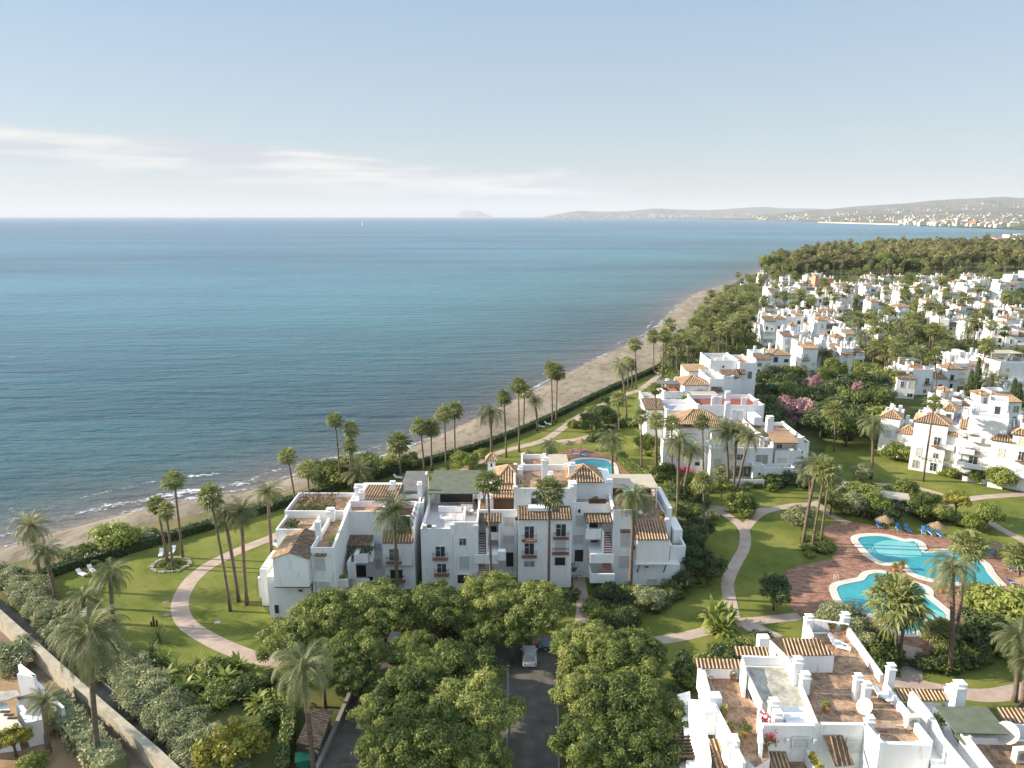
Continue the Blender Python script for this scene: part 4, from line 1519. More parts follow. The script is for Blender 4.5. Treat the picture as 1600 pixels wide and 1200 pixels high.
E.pwin(922, 936, 879, 893, 101.0, 'dark')
E.psolid(920, 942, 872, 900, 100.9, 101.25)
# wall with louvred windows
E.pv(957.3, 988.3, 797, 99.0, 112, par=1.0, floor='terrace_brown', sides='fb', caps=False)
E.solid(X_(957, 790, 99) - .02, X_(960, 790, 99), 98.98, 103, Z_(797, 99), Z_(791, 99))
E.pwin(969, 986, 833.5, 855, 99.0, 'blind')
E.pshed(969.5, 987, 831.5, 98.6, 826, 99.1, TD, 'tile_canopy')
E.pwin(966.5, 985, 868, 888.5, 99.0, 'blind')
E.planter(X_(970, 820, 99), X_(986, 820, 99), 99.1, 99.8, Z_(822, 99.3), 'leaf_bright', 160, 5)
# right oriel under a tile slope
E.psolid(995, 1044.5, 843.5, 880.5, 97.5, 101)
E.psolid(988.6, 1061, 882, None, 98.9, 112)
E.psolid(988.7, 1046, 845, 884, 99.2, 112)
E.pshed(994.5, 1046, 842.8, 97.2, 812, 101.4, TT, 'roof')
E.psolid(993, 1046, 881, 882.2, 97.3, 98.95)
for xx in (996, 1037):
    q0 = P(xx, 893, 98.85); q1 = P(xx, 882, 97.7)
    E.part(MB().bar((q0.x, 98.88, q0.z - .2), (q0.x, 97.7, q1.z - .25), .16, .16), 'bracket', 'wood_dark')
E.pwin(1010, 1027, 904, 911, 98.9, 'blind')
E.pwin(1038.5, 1052, 904.5, 915, 98.9, 'blind')
E.pwin(1007, 1014, 883.5, 887.5, 98.9, 'dark')
# right wing
E.pv(1046.5, 1070, 853, 100.2, 110, par=.9, floor='terrace_grey', caps=False)
E.psolid(1052, 1066, 828, 853, 103, 108)
# upper roof terrace on the right with cream awning
zb = Z_(818, 101.5)
E.vol(X_(988, 800, 101.5), X_(1046, 800, 101.5), 101.5, 113.5, zb + .5, z0=0, par=.5, floor='terrace_brown', pt=.15)
E.awning(X_(952, 762, 107), X_(1029, 762, 107), 107.0, 113.2, Z_(762, 107), 'awning_cream', zb=zb)
for k in range(3):
    xx = X_(1036 + k * 1.0, 800, 103 + 3 * k)
E.solid(X_(1030, 790, 110), X_(1037, 790, 110), 104, 113, 0, Z_(786, 106))
E.window(X_(1005, 790, 112), zb + .1, 3.0, 2.0, 113.2, 'dark')
# back half roofs towards the sea
E.solid(X_(775, 760, 113), X_(950, 760, 113), 113.2, 120, 0, 11.0)
E.awning(X_(857, 757, 114), X_(888, 757, 114), 113.4, 119, 14.2, 'awning_cream', zb=11)
E.vol(X_(815, 760, 113), X_(855, 760, 113), 113.3, 119, 14.2, z0=11, par=.8, floor='terrace_brown')
E.chimney(X_(768, 730, 118), 118, 11, 1.3, 1.3, 2.7, False)
E.hip(X_(768, 722, 118) - .75, X_(768, 722, 118) + .75, 117.25, 118.75, 13.7, 1.1, pitch=.3)
E.window(X_(768, 726, 118), 12.4, .5, .8, 117.35, 'dark', detail=False)
for (a, b, y, Y) in ((712, 726, 700, 0),): pass
# small things fixed to the walls
for xx, yy, YY in ((807, 812, 101.2), (990, 857, 99.2), (905, 800, 101.25)):
    q = P(xx, yy, YY)
    E.part(MB().box(q.x - .15, q.x + .15, YY - .3, YY, q.z, q.z + .45), 'wall_lamp', 'iron')
E.done()

# ---- west building
o = Vector((X_(540, 930, 93), 93, 0))
Wb = PH('apartment_building', 'white stepped building left of centre with a gabled end bay towards the lawn', o, 0, None, 'building', world=True)
# gabled bay
zb0, ze = Z_(917, 88), Z_(873, 88)
xa, xb = X_(427, 890, 88), X_(481.5, 890, 88)
Wb.solid(xa, xb, 88, 95.5, zb0, ze)
mb = MB(); xm = X_(452, 866, 88)
za = Z_(864.5, 88)
mb.v += [(xa, 88.0, ze), (xb, 88.0, ze), (xm, 88.0, za), (xa, 95.5, ze), (xb, 95.5, ze), (xm, 95.5, za)]
for f in ((0, 1, 2), (5, 4, 3), (1, 4, 5, 2), (3, 0, 2, 5)):
    mb.f.append(f); mb.m.append(0); mb.t.append(.5)
Wb.part(mb, 'gable', 'plaster')
mb = MB()
ribs_slope(mb, (xb + .25, 87.8, ze - .02), (xb + .25, 95.7, ze - .02), (xm, 87.8, za + .16), (xm, 95.7, za + .16))
Wb.part(mb, 'roof', TD)
mb = MB()
ribs_slope(mb, (xa - .3, 95.7, ze - .02), (xa - .3, 87.8, ze - .02), (xm - .02, 95.7, za + .16), (xm - .02, 87.8, za + .16))
Wb.part(mb, 'roof', TT)
Wb.solid(X_(421, 940, 90), X_(488, 940, 90), 89.8, 101, 0, zb0 + .6)
Wb.solid(X_(409, 935, 93), X_(421, 935, 93), 93, 99, 0, Z_(890, 93))
Wb.vol(X_(405, 930, 95), X_(414, 930, 95), 95, 101, Z_(905, 95), par=.5, floor='terrace_brown')
for a, b in (((436, 917), (444, 928)), ((481, 918), (470, 928))):
    q0, q1 = P(a[0], a[1], 88.3), P(b[0], b[1], 89.8)
    Wb.part(MB().bar((q0.x, 88.3, zb0 - .16), (q1.x, 89.8, zb0 - 1.1), .18, .18), 'bracket', 'wood_dark')
Wb.part(MB().box(xa - .05, xb + .05, 87.95, 95, zb0 - .12, zb0 - .005), 'bay_floor', 'wood_dark')
Wb.pwin(428.5, 437, 944, 959, 89.8, 'dark')
Wb.pwin(466, 474, 920, 925, 89.8, 'dark')
# second block with window
Wb.pv(487, 519.5, 856, 89.5, 100.5, par=.8, floor='terrace_brown', sides='fl', caps=False)
Wb.pwin(491.5, 509, 872, 892.5, 89.5, 'blind')
Wb.pshed(490.5, 509, 868.5, 88.9, 864, 89.6, TD, 'tile_canopy')
Wb.pwin(497, 516, 908, 928, 89.5, 'blind_warm' if False else 'blind')
Wb.pwin(492, 497, 907, 928, 89.5, 'blind')
zt2 = Z_(856, 89.5)
# slanting right wall of the block
xr = X_(519.5, 880, 89.5)
Wb.w.prism([(xr, 89.5), (xr + .35, 89.5), (xr + .35, 100.5), (xr, 100.5)], 0, [zt2, zt2, zt2 + 1.9, zt2 + 1.9])
# raised terraces behind, planted
Wb.vol(X_(433, 840, 96), X_(489, 840, 96), 95.6, 101, zt2 - .1, par=.5, floor='terrace_brown', caps=False)
Wb.vol(X_(446, 800, 101), X_(541, 800, 101), 100.6, 108, zt2 + .6, par=.7, floor='terrace_brown', caps=False)
Wb.planter(X_(462, 810, 101), X_(522, 810, 101), 101, 103, zt2 + .2, 'leaf_dark', 700, 3, .2, .9)
Wb.planter(X_(466, 797, 104), X_(522, 797, 104), 103.5, 107.5, zt2 + .5, 'leaf_brown', 500, 4, .2, .4)
Wb.planter(X_(447, 840, 96), X_(462, 840, 96), 95.8, 98.5, zt2 - .3, 'leaf_dark', 260, 7, .2, .7)
Wb.planter(xr - .9, xr - .1, 91, 99, zt2 - .6, 'leaf_bright', 220, 8, .18, .6)
Wb.chimney(X_(498, 838, 93.5), 93.5, zt2 - .8, .75, .7, 2.9, False)
Wb.chimney(X_(517, 820, 99.5), 99.8, zt2 - .3, 1.2, .9, 1.2, True)
# stairs with curved parapet
Wb.stairs(X_(530.5, 890, 94), X_(543, 890, 94), 92.5, 97.6, Z_(906, 92.5), Z_(868, 97.6), 11)
Wb.psolid(527, 529.5, 862, 905, 94.0, 98)
Wb.psolid(543.5, 546, 878, 905, 93.0, 98)
Wb.psolid(521, 544, 906, 918, 90.8, 91.05)
Wb.psolid(521, 523, 906, 918, 91.05, 95)
Wb.psolid(553, 575, 866, 880, 94.5, 94.75)
Wb.psolid(575, 582, 864, 878, 95.0, 96.5)
Wb.psolid(553, 578, 866, 868, 94.75, 98.9)
Wb.psolid(542, 556, 880, 905, 94.2, 94.5)
Wb.planter(X_(562, 862, 95), X_(581, 862, 95), 94.6, 96.5, Z_(866, 95), 'leaf_dark', 300, 6, .18, .7)
Wb.planter(X_(542, 870, 95), X_(552, 870, 95), 94.6, 96.5, Z_(872, 95), 'leaf_dark', 160, 9, .18, .7)
Wb.planter(X_(523, 903, 91), X_(538, 903, 91), 91.1, 92, Z_(906, 91), 'leaf_bright', 120, 10, .18, .4)
Wb.pshed(533, 578, 853, 96.2, 834.5, 99.2, TD, 'tile_canopy')
Wb.psolid(550, 577, 905, 917, 94.6, 94.9)
Wb.pwin(553, 573, 882, 902, 99.0, 'dark')
# tall wall with the orange roof terrace
Wb.pv(538, 599, 799, 99.0, 103.2, par=1.0, floor='terrace_orange', caps=False)
Wb.pv(599.2, 646.5, 806, 99.3, 105, par=1.0, floor='terrace_red', caps=False, ym=870)
Wb.pwin(579, 588, 848, 861, 99.0, 'blind')
Wb.pwin(588.7, 597, 848, 861, 99.0, 'blind')
Wb.pwin(586, 596, 873, 890, 99.0, 'blind')
Wb.pwin(574, 584, 900, 914, 99.0, 'dark')
Wb.planter(X_(622, 824, 99), X_(647, 824, 99), 98.4, 99.2, Z_(832, 98.8), 'leaf_bright', 240, 11, .18, .8)
Wb.pwin(620, 642, 806, 826, 99.3, 'dark')
# oriel with tile slope
Wb.psolid(598, 643.5, 849, 884, 97.0, 99.2)
Wb.psolid(603, 646.3, 885, None, 97.7, 99.2)
Wb.pshed(597.5, 645, 848, 96.8, 826.5, 99.5, TT, 'roof')
Wb.pwin(607.5, 624, 857, 876.5, 97.0, 'glass', rail=True)
Wb.pwin(609, 630, 889, 905, 97.7, 'dark', rail=True)
Wb.pwin(612, 632, 911, 921, 97.7, 'blind')
# roofs further back
Wb.psolid(552, 618, 786, None, 103.3, 112)
Wb.pshed(560, 619, 782, 103.1, 757, 110.5, TT, 'roof')
Wb.pchim(561, 772, 757, 105, 1.3)
Wb.pchim(566, 784, 765, 103.6, .8)
Wb.pchim(614, 768, 752, 108, .9)
q = Z_(786, 105.2)
Wb.vol(X_(619, 785, 105), X_(661, 785, 105), 105.1, 107.6, q + .1, par=.4, floor='terrace_red', caps=False)
Wb.solid(X_(619.2, 765, 106), X_(657, 765, 106), 107.7, 117, 0, Z_(770, 107.7) - .2)
Wb.awning(X_(620, 767, 106), X_(659, 767, 106), 107.5, 116.5, Z_(769, 107.5), 'awning_grey', posts=False, slope=.3)
Wb.pchim(656, 772, 753, 107, .7)
Wb.w.prism([(X_(646.5, 850, 99.3), 97.7), (X_(646.5, 850, 99.3) + .3, 97.7), (X_(646.5, 850, 99.3) + .3, 116), (X_(646.5, 850, 99.3), 116)], 0, [Z_(826, 97.7), Z_(826, 97.7), Z_(826, 97.7) + 2.2, Z_(826, 97.7) + 2.2])
Wb.done()
# garden wall closing the alley between the two
a0 = P(650, 905, 103)
# ------------------------------------------------------------------ middle group, right groups, village
def ph(label, px, py, Y, group=None):
    return PH('white_house', label, Vector((X_(px, py, Y), Y, 0)), 0, group, 'building', world=True)


M = ph('white villa block behind three date palms, with tiled balcony canopy and square chimney', 1190, 755, 142)
M.pv(1186, 1254, 684, 146, 158, par=.8, floor='terrace_brown')
M.pshed(1215, 1262, 690, 146.3, 672, 157, TD)
M.psolid(1250, 1262, 690, None, 147, 157)
M.pv(1110, 1186, 678, 147, 159, par=.9, floor='terrace_brown')
M.pchim(1201.5, 672, 650, 150, 1.4, d=1.2)
M.psolid(1209, 1250, 704, None, 144.2, 147)
M.pshed(1208, 1249, 692, 143.6, 680.5, 146.8, TT, 'tile_canopy')
M.psolid(1207.5, 1209, 693, 708, 144.3, 146); M.psolid(1246, 1247.5, 693, 706, 144.3, 146)
M.pwin(1213, 1222, 694, 704, 146, 'glass'); M.pwin(1226, 1243, 695, 703, 146, 'warm')
M.pwin(1214, 1230, 715, 727, 144.2, 'warm')
M.pv(1110, 1206, 700, 143.6, 147, par=.8, floor='terrace_grey', caps=False)
M.pwin(1115, 1127, 716, 733, 143.6, 'warm'); M.pwin(1136, 1146, 709, 720, 143.6, 'warm')
M.pwin(1151, 1163, 709.5, 719, 143.6, 'glass'); M.pwin(1180, 1200, 710, 725, 143.6, 'glass')
M.pwin(1194, 1203, 688, 699, 146, 'glass'); M.pwin(1158, 1168, 688, 698, 147, 'glass')
M.pwin(1148, 1174, 731, 745, 143.6, 'glass'); M.pshed(1147, 1174, 731, 142.6, 728.5, 143.7, TD, 'tile_canopy')
M.pv(1192, 1240, 731, 141.2, 144.1, par=1.0, floor='terrace_grey', caps=False)
M.pv(1175, 1192, 727, 141.6, 143.5, par=.6, floor='terrace_grey', caps=False)
M.pwin(1184, 1189, 738, 743, 141.6, 'dark', )
M.pv(1235, 1256, 708, 145.2, 147, par=.8, floor='terrace_grey', caps=False)
M.pwin(1249, 1255, 712, 719, 147 - 1.8, 'dark')
M.psolid(1112, 1192, 750, None, 139.2, 139.4)
M.planter(X_(1240, 708, 145), X_(1256, 708, 145), 145.2, 146, Z_(710, 145.2), 'leaf_dark', 160, 3, .22, .5)
# hip and left wing
M.psolid(1060, 1135, 668, None, 149, 158)
M.phip(1058, 1137, 667, 148.6, 157.5, 639)
M.pv(1035, 1108, 690, 146.5, 149, par=.8, floor='terrace_brown', caps=False)
M.pwin(1085, 1094, 721, 728, 146.5, 'dark'); M.pwin(1066, 1076, 700, 714, 146.5, 'glass'); M.pwin(1044, 1054, 700, 714, 146.5, 'glass')
M.pwin(1085, 1095, 700, 711, 146.5, 'blind')
M.pshed(1060, 1085, 663, 148.4, 652, 152, TT)
M.pchim(1135, 655, 628, 155, 1.1); M.pchim(1147, 657, 640, 155, 1.1); M.pchim(1156, 657, 641, 155, 1.1)
M.psolid(1178, 1190, 652, 664, 156, 162)
M.done()

M2 = ph('white block with a row of chimneys behind the three date palms', 1130, 690, 162)
M2.pv(1088, 1192, 633, 161, 171, par=1.0, floor='terrace_red')
for x_, t_ in ((1115, 619), (1123, 620), (1136, 611), (1162, 621), (1181, 624)):
    M2.pchim(x_, 634, t_, 165, 1.2)
M2.pv(1040, 1088, 641, 160, 170, par=.9, floor='terrace_lavender')
M2.pwin(1050, 1062, 655, 668, 160, 'blind'); M2.pwin(1075, 1082, 650, 662, 160, 'glass')
M2.pwin(1120, 1130, 650, 664, 161, 'glass'); M2.pwin(1150, 1160, 650, 664, 161, 'blind'); M2.pwin(1178, 1187, 655, 668, 161, 'glass')
M2.pshed(1008, 1040, 640, 162, 622, 168, TD)
M2.psolid(1010, 1040, 641, None, 162.4, 170)
M2.pwin(1018, 1028, 655, 670, 162.4, 'glass')
M2.done()

M3 = ph('white houses with a small pyramid tile roof and cream awning in the seaward row', 1090, 650, 178)
M3.psolid(1068, 1107, 602, None, 176, 186)
M3.phip(1066, 1109, 602, 175.6, 184, 586)
M3.awning(X_(1082, 617, 172), X_(1122, 617, 172), 171, 176, Z_(617, 171.5), 'awning_cream', zb=Z_(634, 171))
M3.pv(1084, 1120, 624, 170.5, 176, par=.8, floor='terrace_orange', caps=False)
M3.pv(1036, 1068, 612, 176, 188, par=.9, floor='terrace_orange')
M3.awning(X_(1034, 600, 180), X_(1066, 600, 180), 180, 186, Z_(600, 180), 'awning_grey', zb=Z_(616, 178))
M3.pv(1107.5, 1130, 592, 177, 188, par=.9, floor='terrace_grey')
M3.pshed(1112, 1130, 612, 175.8, 603, 177.2, TD)
M3.pchim(1107, 612, 603, 176, 1.0); M3.pchim(1056, 606, 590, 184, 1.0); M3.pchim(1042, 606, 592, 184, 1.0)
M3.pwin(1040, 1048, 622, 634, 176, 'glass'); M3.pwin(1055, 1063, 622, 634, 176, 'glass')
M3.pwin(1090, 1098, 607, 614, 176, 'blind'); M3.pwin(1112, 1118, 628, 640, 177, 'glass'); M3.pwin(1121, 1127, 620, 630, 177, 'blind')
M3.pv(1008, 1036, 628, 174, 184, par=.9, floor='terrace_grey')
M3.pwin(1014, 1022, 640, 652, 174, 'glass'); M3.pwin(1026, 1033, 640, 652, 174, 'blind')
M3.done()

M4 = ph('stepped white block with curving parapets and dark tile canopies behind the small pyramid roof', 1150, 620, 192)
M4.pv(1108, 1153, 563, 196, 207, par=.9, floor='terrace_grey')
M4.pv(1128, 1145, 588, 190, 196, par=.8, floor='terrace_brown')
M4.pv(1153.3, 1180, 567, 194, 206, par=.9, floor='terrace_orange')
M4.pshed(1130, 1157, 590, 190, 577, 193.8, TD); M4.psolid(1132, 1156, 592, None, 190.4, 194)
M4.pshed(1152, 1166, 585, 192.5, 576, 194.1, TD)
M4.pchim(1132, 575, 556, 200, 1.0); M4.pchim(1118, 575, 560, 199, 1.0); M4.pchim(1170, 575, 560, 200, 1.0)
M4.pwin(1128, 1132, 571, 575, 196, 'dark'); M4.pwin(1138, 1146, 594, 600, 190.4, 'blind'); M4.pwin(1168, 1175, 580, 592, 194, 'glass')
M4.psolid(1075, 1108, 580, None, 194, 204)
M4.pshed(1072, 1108, 580, 193.6, 569, 200, TT)
M4.done()

HS = []
def fh(*a, **k):
    a = list(a)
    if a[2] < 560: a[3] += (a[2] - a[3]) * .2
    elif k.get('rz') == -34: a[3] += (a[2] - a[3]) * .12
    HS.append(far_house(*a, **k))
# row behind the flowering trees (front edges px0..px1, base row, top row)
fh(1180, 1204, 603, 555, 11, 'white house with one railed window, left end of the row behind the pink trees', depth=10)
fh(1203, 1234, 596, 552, 12, 'white house with a dark recessed porch second in the row behind the pink trees', depth=11)
fh(1222, 1256, 580, 517, 13, 'tall white house left of the short date palm in the row behind the pink trees', depth=9)
fh(1250, 1274, 590, 537, 14, 'narrow white house with tile strip beside the short date palm', depth=10, detail=True)
fh(1278, 1314, 584, 535, 15, 'white house half hidden by the short date palm', depth=11)
fh(1312, 1352, 588, 538, 16, 'white boxy house at the right end of the row behind the pink trees', depth=10)
fh(1320, 1386, 548, 506, 17, 'wide white house with arched windows and a green roof awning', depth=13)
fh(1276, 1322, 536, 486, 18, 'white house with orange hip roof above the arched-window house', depth=14)
fh(1242, 1282, 530, 478, 19, 'white house among the fan palms, centre of the village', depth=12)
fh(1192, 1240, 540, 478, 20, 'tall white house with many small windows at the seaward edge of the village', rz=-8, depth=14)
fh(1180, 1200, 520, 488, 21, 'small white house with balcony at the seaward edge of the village', depth=8)
fh(1262, 1302, 482, 450, 22, 'white gabled house facing the camera below the rose-coloured house', depth=12)
fh(1301, 1334, 484, 450, 23, 'white house with two tall windows right of the gabled house', depth=12)
fh(1330, 1362, 478, 452, 24, 'low white house at the right of the gabled house', depth=10)
fh(1200, 1240, 478, 438, 25, 'white house furthest left in the top village row by the sea', depth=12)
fh(1238, 1272, 470, 436, 26, 'white house in the top village row left of the rose-coloured house', depth=12)
fh(1272, 1306, 456, 430, 27, 'rose-coloured house with a wide tile roof below the dark grove', depth=12, tint='plaster_rose')
fh(1305, 1345, 458, 438, 28, 'low white house right of the rose-coloured house', depth=10)
fh(1352, 1388, 462, 440, 29, 'white house with rosy tile roof among fan palms below the grove', depth=10)
fh(1362, 1410, 492, 462, 30, 'long white house behind fan palms in the middle of the village', depth=12)
fh(1386, 1418, 505, 470, 31, 'white house with a blue-grey wall near the tall thin palms', depth=10)
fh(1405, 1432, 478, 446, 32, 'white house behind the tallest thin palm of the village', depth=10)
fh(1430, 1470, 462, 437, 33, 'white house with a low orange roof under the grove', depth=10)
fh(1448, 1474, 492, 462, 34, 'bright white house right of the tall thin palms', depth=9)
fh(1472, 1530, 476, 440, 35, 'white house with grey roof awning in the upper right of the village', depth=12)
fh(1468, 1512, 528, 493, 36, 'large white house with a blank shaded wall, right of the lawn clearing', depth=14, rz=-14)
fh(1510, 1552, 538, 493, 37, 'white house with stacked balconies beside the blank-walled house', depth=12, rz=-14)
fh(1553, 1602, 550, 505, 38, 'white house with a blank grey wall at the right edge', depth=14, rz=-14)
fh(1505, 1548, 498, 470, 39, 'white house with an orange tile strip behind the balcony house', depth=11)
fh(1536, 1572, 494, 464, 40, 'white house with a dark open terrace at the upper right', depth=10)
fh(1570, 1612, 500, 470, 41, 'white house with a rusty roof at the right edge of the picture', depth=10)
fh(1490, 1522, 456, 434, 42, 'small white house at the foot of the grove, upper right', depth=9)
fh(1522, 1560, 452, 432, 43, 'white house with a terrace wall at the foot of the grove', depth=9)
fh(1560, 1590, 462, 436, 44, 'white house beside the dark cypress at the upper right', depth=10)
fh(1580, 1620, 452, 424, 45, 'highest white house at the upper right edge', depth=12)
fh(1380, 1416, 440, 428, 46, 'distant low white house under the grove trees', depth=9)
fh(1440, 1480, 440, 428, 47, 'distant white house with an orange roof under the grove trees', depth=9)
# infill houses between the others
_r = random.Random(64)
_n = 0
for _ in range(3000):
    if _n >= 34: break
    u, v = _r.uniform(1190, 1590), _r.uniform(440, 560)
    if v > 505 and u < 1290: continue
    if 1370 < u < 1465 and v > 515: continue
    s_ = pxm(G(u, v))
    w_ = _r.uniform(7, 12) * s_
    p_ = G(u, v) + Vector((0, 4, 0))
    if any(((p_ - (o_ + Vector((math.cos(r_) * W_ / 2 - math.sin(r_) * D_ / 2, math.sin(r_) * W_ / 2 + math.cos(r_) * D_ / 2, 0)))).length < (W_ + D_) * .34 + 5.5) for o_, r_, W_, D_ in FOOT): continue
    far_house(u - w_ / 2, u + w_ / 2, v, v - _r.uniform(6.5, 9.5) * s_, 200 + _n, 'small white house squeezed in between larger white houses of the village', depth=_r.uniform(7, 10), rz=_r.choice((0, -12, 8)), group='small infill houses of the village')
    _n += 1
# nearer right rows
fh(1376, 1424, 622, 575, 51, 'white house with sloped parapet left of the square bay, behind the cypresses', depth=12, rz=-14, detail=True)
fh(1424, 1456, 618, 578, 52, 'white house with a square blank bay under a tile roof, left of the cypresses', depth=12, detail=True, mods=1)
fh(1457, 1498, 612, 570, 53, 'white house with tall slim chimneys behind the fan palms', depth=12)
fh(1490, 1556, 606, 562, 54, 'long white house with a sloping wall behind the two cypresses', depth=13)
fh(1556, 1612, 612, 566, 55, 'white house with a big hip roof at the right edge behind the date palm', depth=13, mods=1)
# front right group, turned towards the sun
fh(1376, 1420, 712, 640, 61, 'white terraced house with tile roof over open balconies, left end of the right-hand row', depth=12, rz=-34, detail=True)
fh(1424, 1462, 742, 648, 62, 'white house with a big blank sunlit side wall in the right-hand row', depth=13, rz=-34, detail=True)
fh(1466, 1510, 745, 645, 63, 'white house with columned balconies in the middle of the right-hand row', depth=13, rz=-34, detail=True)
fh(1508, 1550, 755, 640, 64, 'white house with plants on its balconies in the right-hand row', depth=13, rz=-34, detail=True)
fh(1548, 1592, 765, 648, 65, 'white house with wide terraces at the right end of the right-hand row', depth=13, rz=-34, detail=True)
fh(1590, 1640, 770, 650, 66, 'white house cut off by the right edge behind the pool gardens', depth=13, rz=-34, detail=True)
fh(1480, 1530, 660, 612, 67, 'white house with cream terrace behind the right-hand row', depth=11, detail=True)
fh(1540, 1600, 668, 618, 68, 'white house with a green roof awning behind the right-hand row', depth=12, detail=True)
# orange hotel and white blocks beyond the grove
for a in ((1548, 1580, 379, 369.5, 81, 'terracotta coloured hotel beyond the grove at the right edge', 'plaster_rose'), (1578, 1612, 372, 364.5, 82, 'white hotel block beyond the grove at the right edge', 'plaster_cream')):
    fh(a[0], a[1], a[2], a[3], a[4], a[5], depth=30, tint=a[6], mods=3, left_windows=False)
fh(1595, 1625, 382, 371, 83, 'pale tan block right of the terracotta hotel', depth=30, tint='plaster_cream', mods=2, left_windows=False)
# beach hut by the trees
fh(1160, 1172, 446, 439, 84, 'tiny white beach hut on the shore below the grove', depth=5, mods=1, left_windows=False)

# ------------------------------------------------------------------ bottom right building, read off its roof height
class RB(House):
    def g(s, px, py, z): return G(px, py, z)

    def gwall(s, a, b, zt, zb=0.0, th=.3, ztb=None, name=None):
        """wall whose top edge shows from pixel a to pixel b at height zt (ztb at the b end)"""
        p, q = G(a[0], a[1], zt), G(b[0], b[1], ztb if ztb is not None else zt)
        d = (q - p); d.z = 0; d.normalize()
        n = Vector((-d.y, d.x, 0)) * th / 2
        zq = ztb if ztb is not None else zt
        poly = [(p.x - n.x, p.y - n.y), (q.x - n.x, q.y - n.y), (q.x + n.x, q.y + n.y), (p.x + n.x, p.y + n.y)]
        s.w.prism(poly, zb, [zt, zq, zq, zt])

    def gslab(s, px, zt, zb, mat, name, smooth=False):
        mb = MB()
        mb.prism([(G(x, y, zt).x, G(x, y, zt).y) for x, y in px], zb, zt)
        return s.part(mb, name, mat)

    def gmass(s, px, zt, zb=0.0):
        s.w.prism([(G(x, y, zt).x, G(x, y, zt).y) for x, y in px], zb, zt)


o = G(1250, 1120, 0); o = Vector((o.x, o.y, 0))
B = RB('apartment_building', 'near white building, lower right, with big brown roof terraces and pink flowers', o, 0, None, 'building', world=True)
ZR = 9.5
# brown terraces (floor slabs are the building mass)
mass = [(1262, 985), (1325, 985), (1452, 1158), (1462, 1215), (1250, 1260), (1274, 1132), (1228, 1045), (1262, 1043)]
B.gmass([(1264, 988), (1325, 988), (1385, 1074), (1448, 1157), (1385, 1159), (1358, 1128), (1276, 1130), (1234, 1045), (1264, 1045)], ZR - .03)
B.gslab([(1266, 990), (1325, 990), (1385, 1074), (1446, 1156), (1383, 1158), (1358, 1127), (1277, 1129), (1236, 1046), (1266, 1046)], ZR, ZR - .02, 'terrace_brown', 'terrace_floor')
# long right parapet with posts
B.gwall((1326, 981), (1378, 1054), ZR + .9, 0, .35)
B.gwall((1383, 1068), (1455, 1158), ZR + .9, 0, .35, ZR + .9)
B.gwall((1258, 966), (1326, 975), ZR + .9, 0, .3)
B.gwall((1258, 966), (1270, 994), ZR + .9, 0, .3)
for px_, py_, h_, w_ in ((1262, 985, 1.9, .8), (1319, 980, 1.8, .8), (1388, 1077, 2.8, .7), (1337, 1092, 2.7, .65), (1351, 1102, 2.5, .65), (1357, 1140, 1.4, .7)):
    q = G(px_, py_, ZR)
    B.chimney(q.x, q.y, ZR, w_, w_ * .9, h_ - .5)
for a, b in (((1376, 1132), (1425, 1134)),):
    q0, q1 = G(a[0], a[1], ZR + .5), G(b[0], b[1], ZR + .5)
    B.part(MB().tube([q0, q1], .06, 6), 'pipe', 'frame_white')
# tile-roofed stair room
B.gmass([(1203, 1000), (1281, 1001), (1302, 1024), (1230, 1026)], ZR + 1.7, 0)
e0, e1, r0, r1 = G(1229, 1024, ZR + 2.0), G(1304, 1023, ZR + 2.0), G(1201, 997, ZR + 2.9), G(1279, 998, ZR + 2.9)
mb = MB(); ribs_slope(mb, e0, e1, r0, r1, .36, .14); B.part(mb, 'roof', TT)
B.gwall((1229, 1025), (1303, 1025), ZR + 1.85, ZR - .05, .2)
# grey flat roof block
B.gmass([(1164, 1040), (1236, 1042), (1248, 1070), (1275, 1129), (1221, 1130), (1190, 1093)], ZR + .55)
B.gslab([(1166, 1041), (1235, 1043), (1247, 1070), (1272, 1127), (1222, 1128), (1191, 1093)], ZR + .62, ZR + .56, 'terrace_grey', 'flat_roof')
B.gwall((1161, 1037), (1191, 1098), ZR + 1.3, ZR, .12)
B.gwall((1160, 1025), (1230, 1027), ZR + 1.5, 0, .25)
B.gwall((1252, 1072), (1276, 1130), ZR + 1.2, 0, .3)
B.gwall((1229, 1022), (1240, 1052), ZR + 1.7, 0, .3)
for px_, py_, h_ in ((1243, 1068, 2.9), (1256, 1078, 1.9), (1208, 1112, 1.3), (1214, 1126, 1.0)):
    q = G(px_, py_, ZR + .6)
    B.chimney(q.x, q.y, ZR + .6, .8, .75, h_ - .5)
for k in range(4):
    B.gwall((1222 + k * 2.2, 1107 + k * 6.5), (1262 + k * 3, 1107 + k * 6.5), ZR + 1.1 - k * .12, ZR + .5, .45)
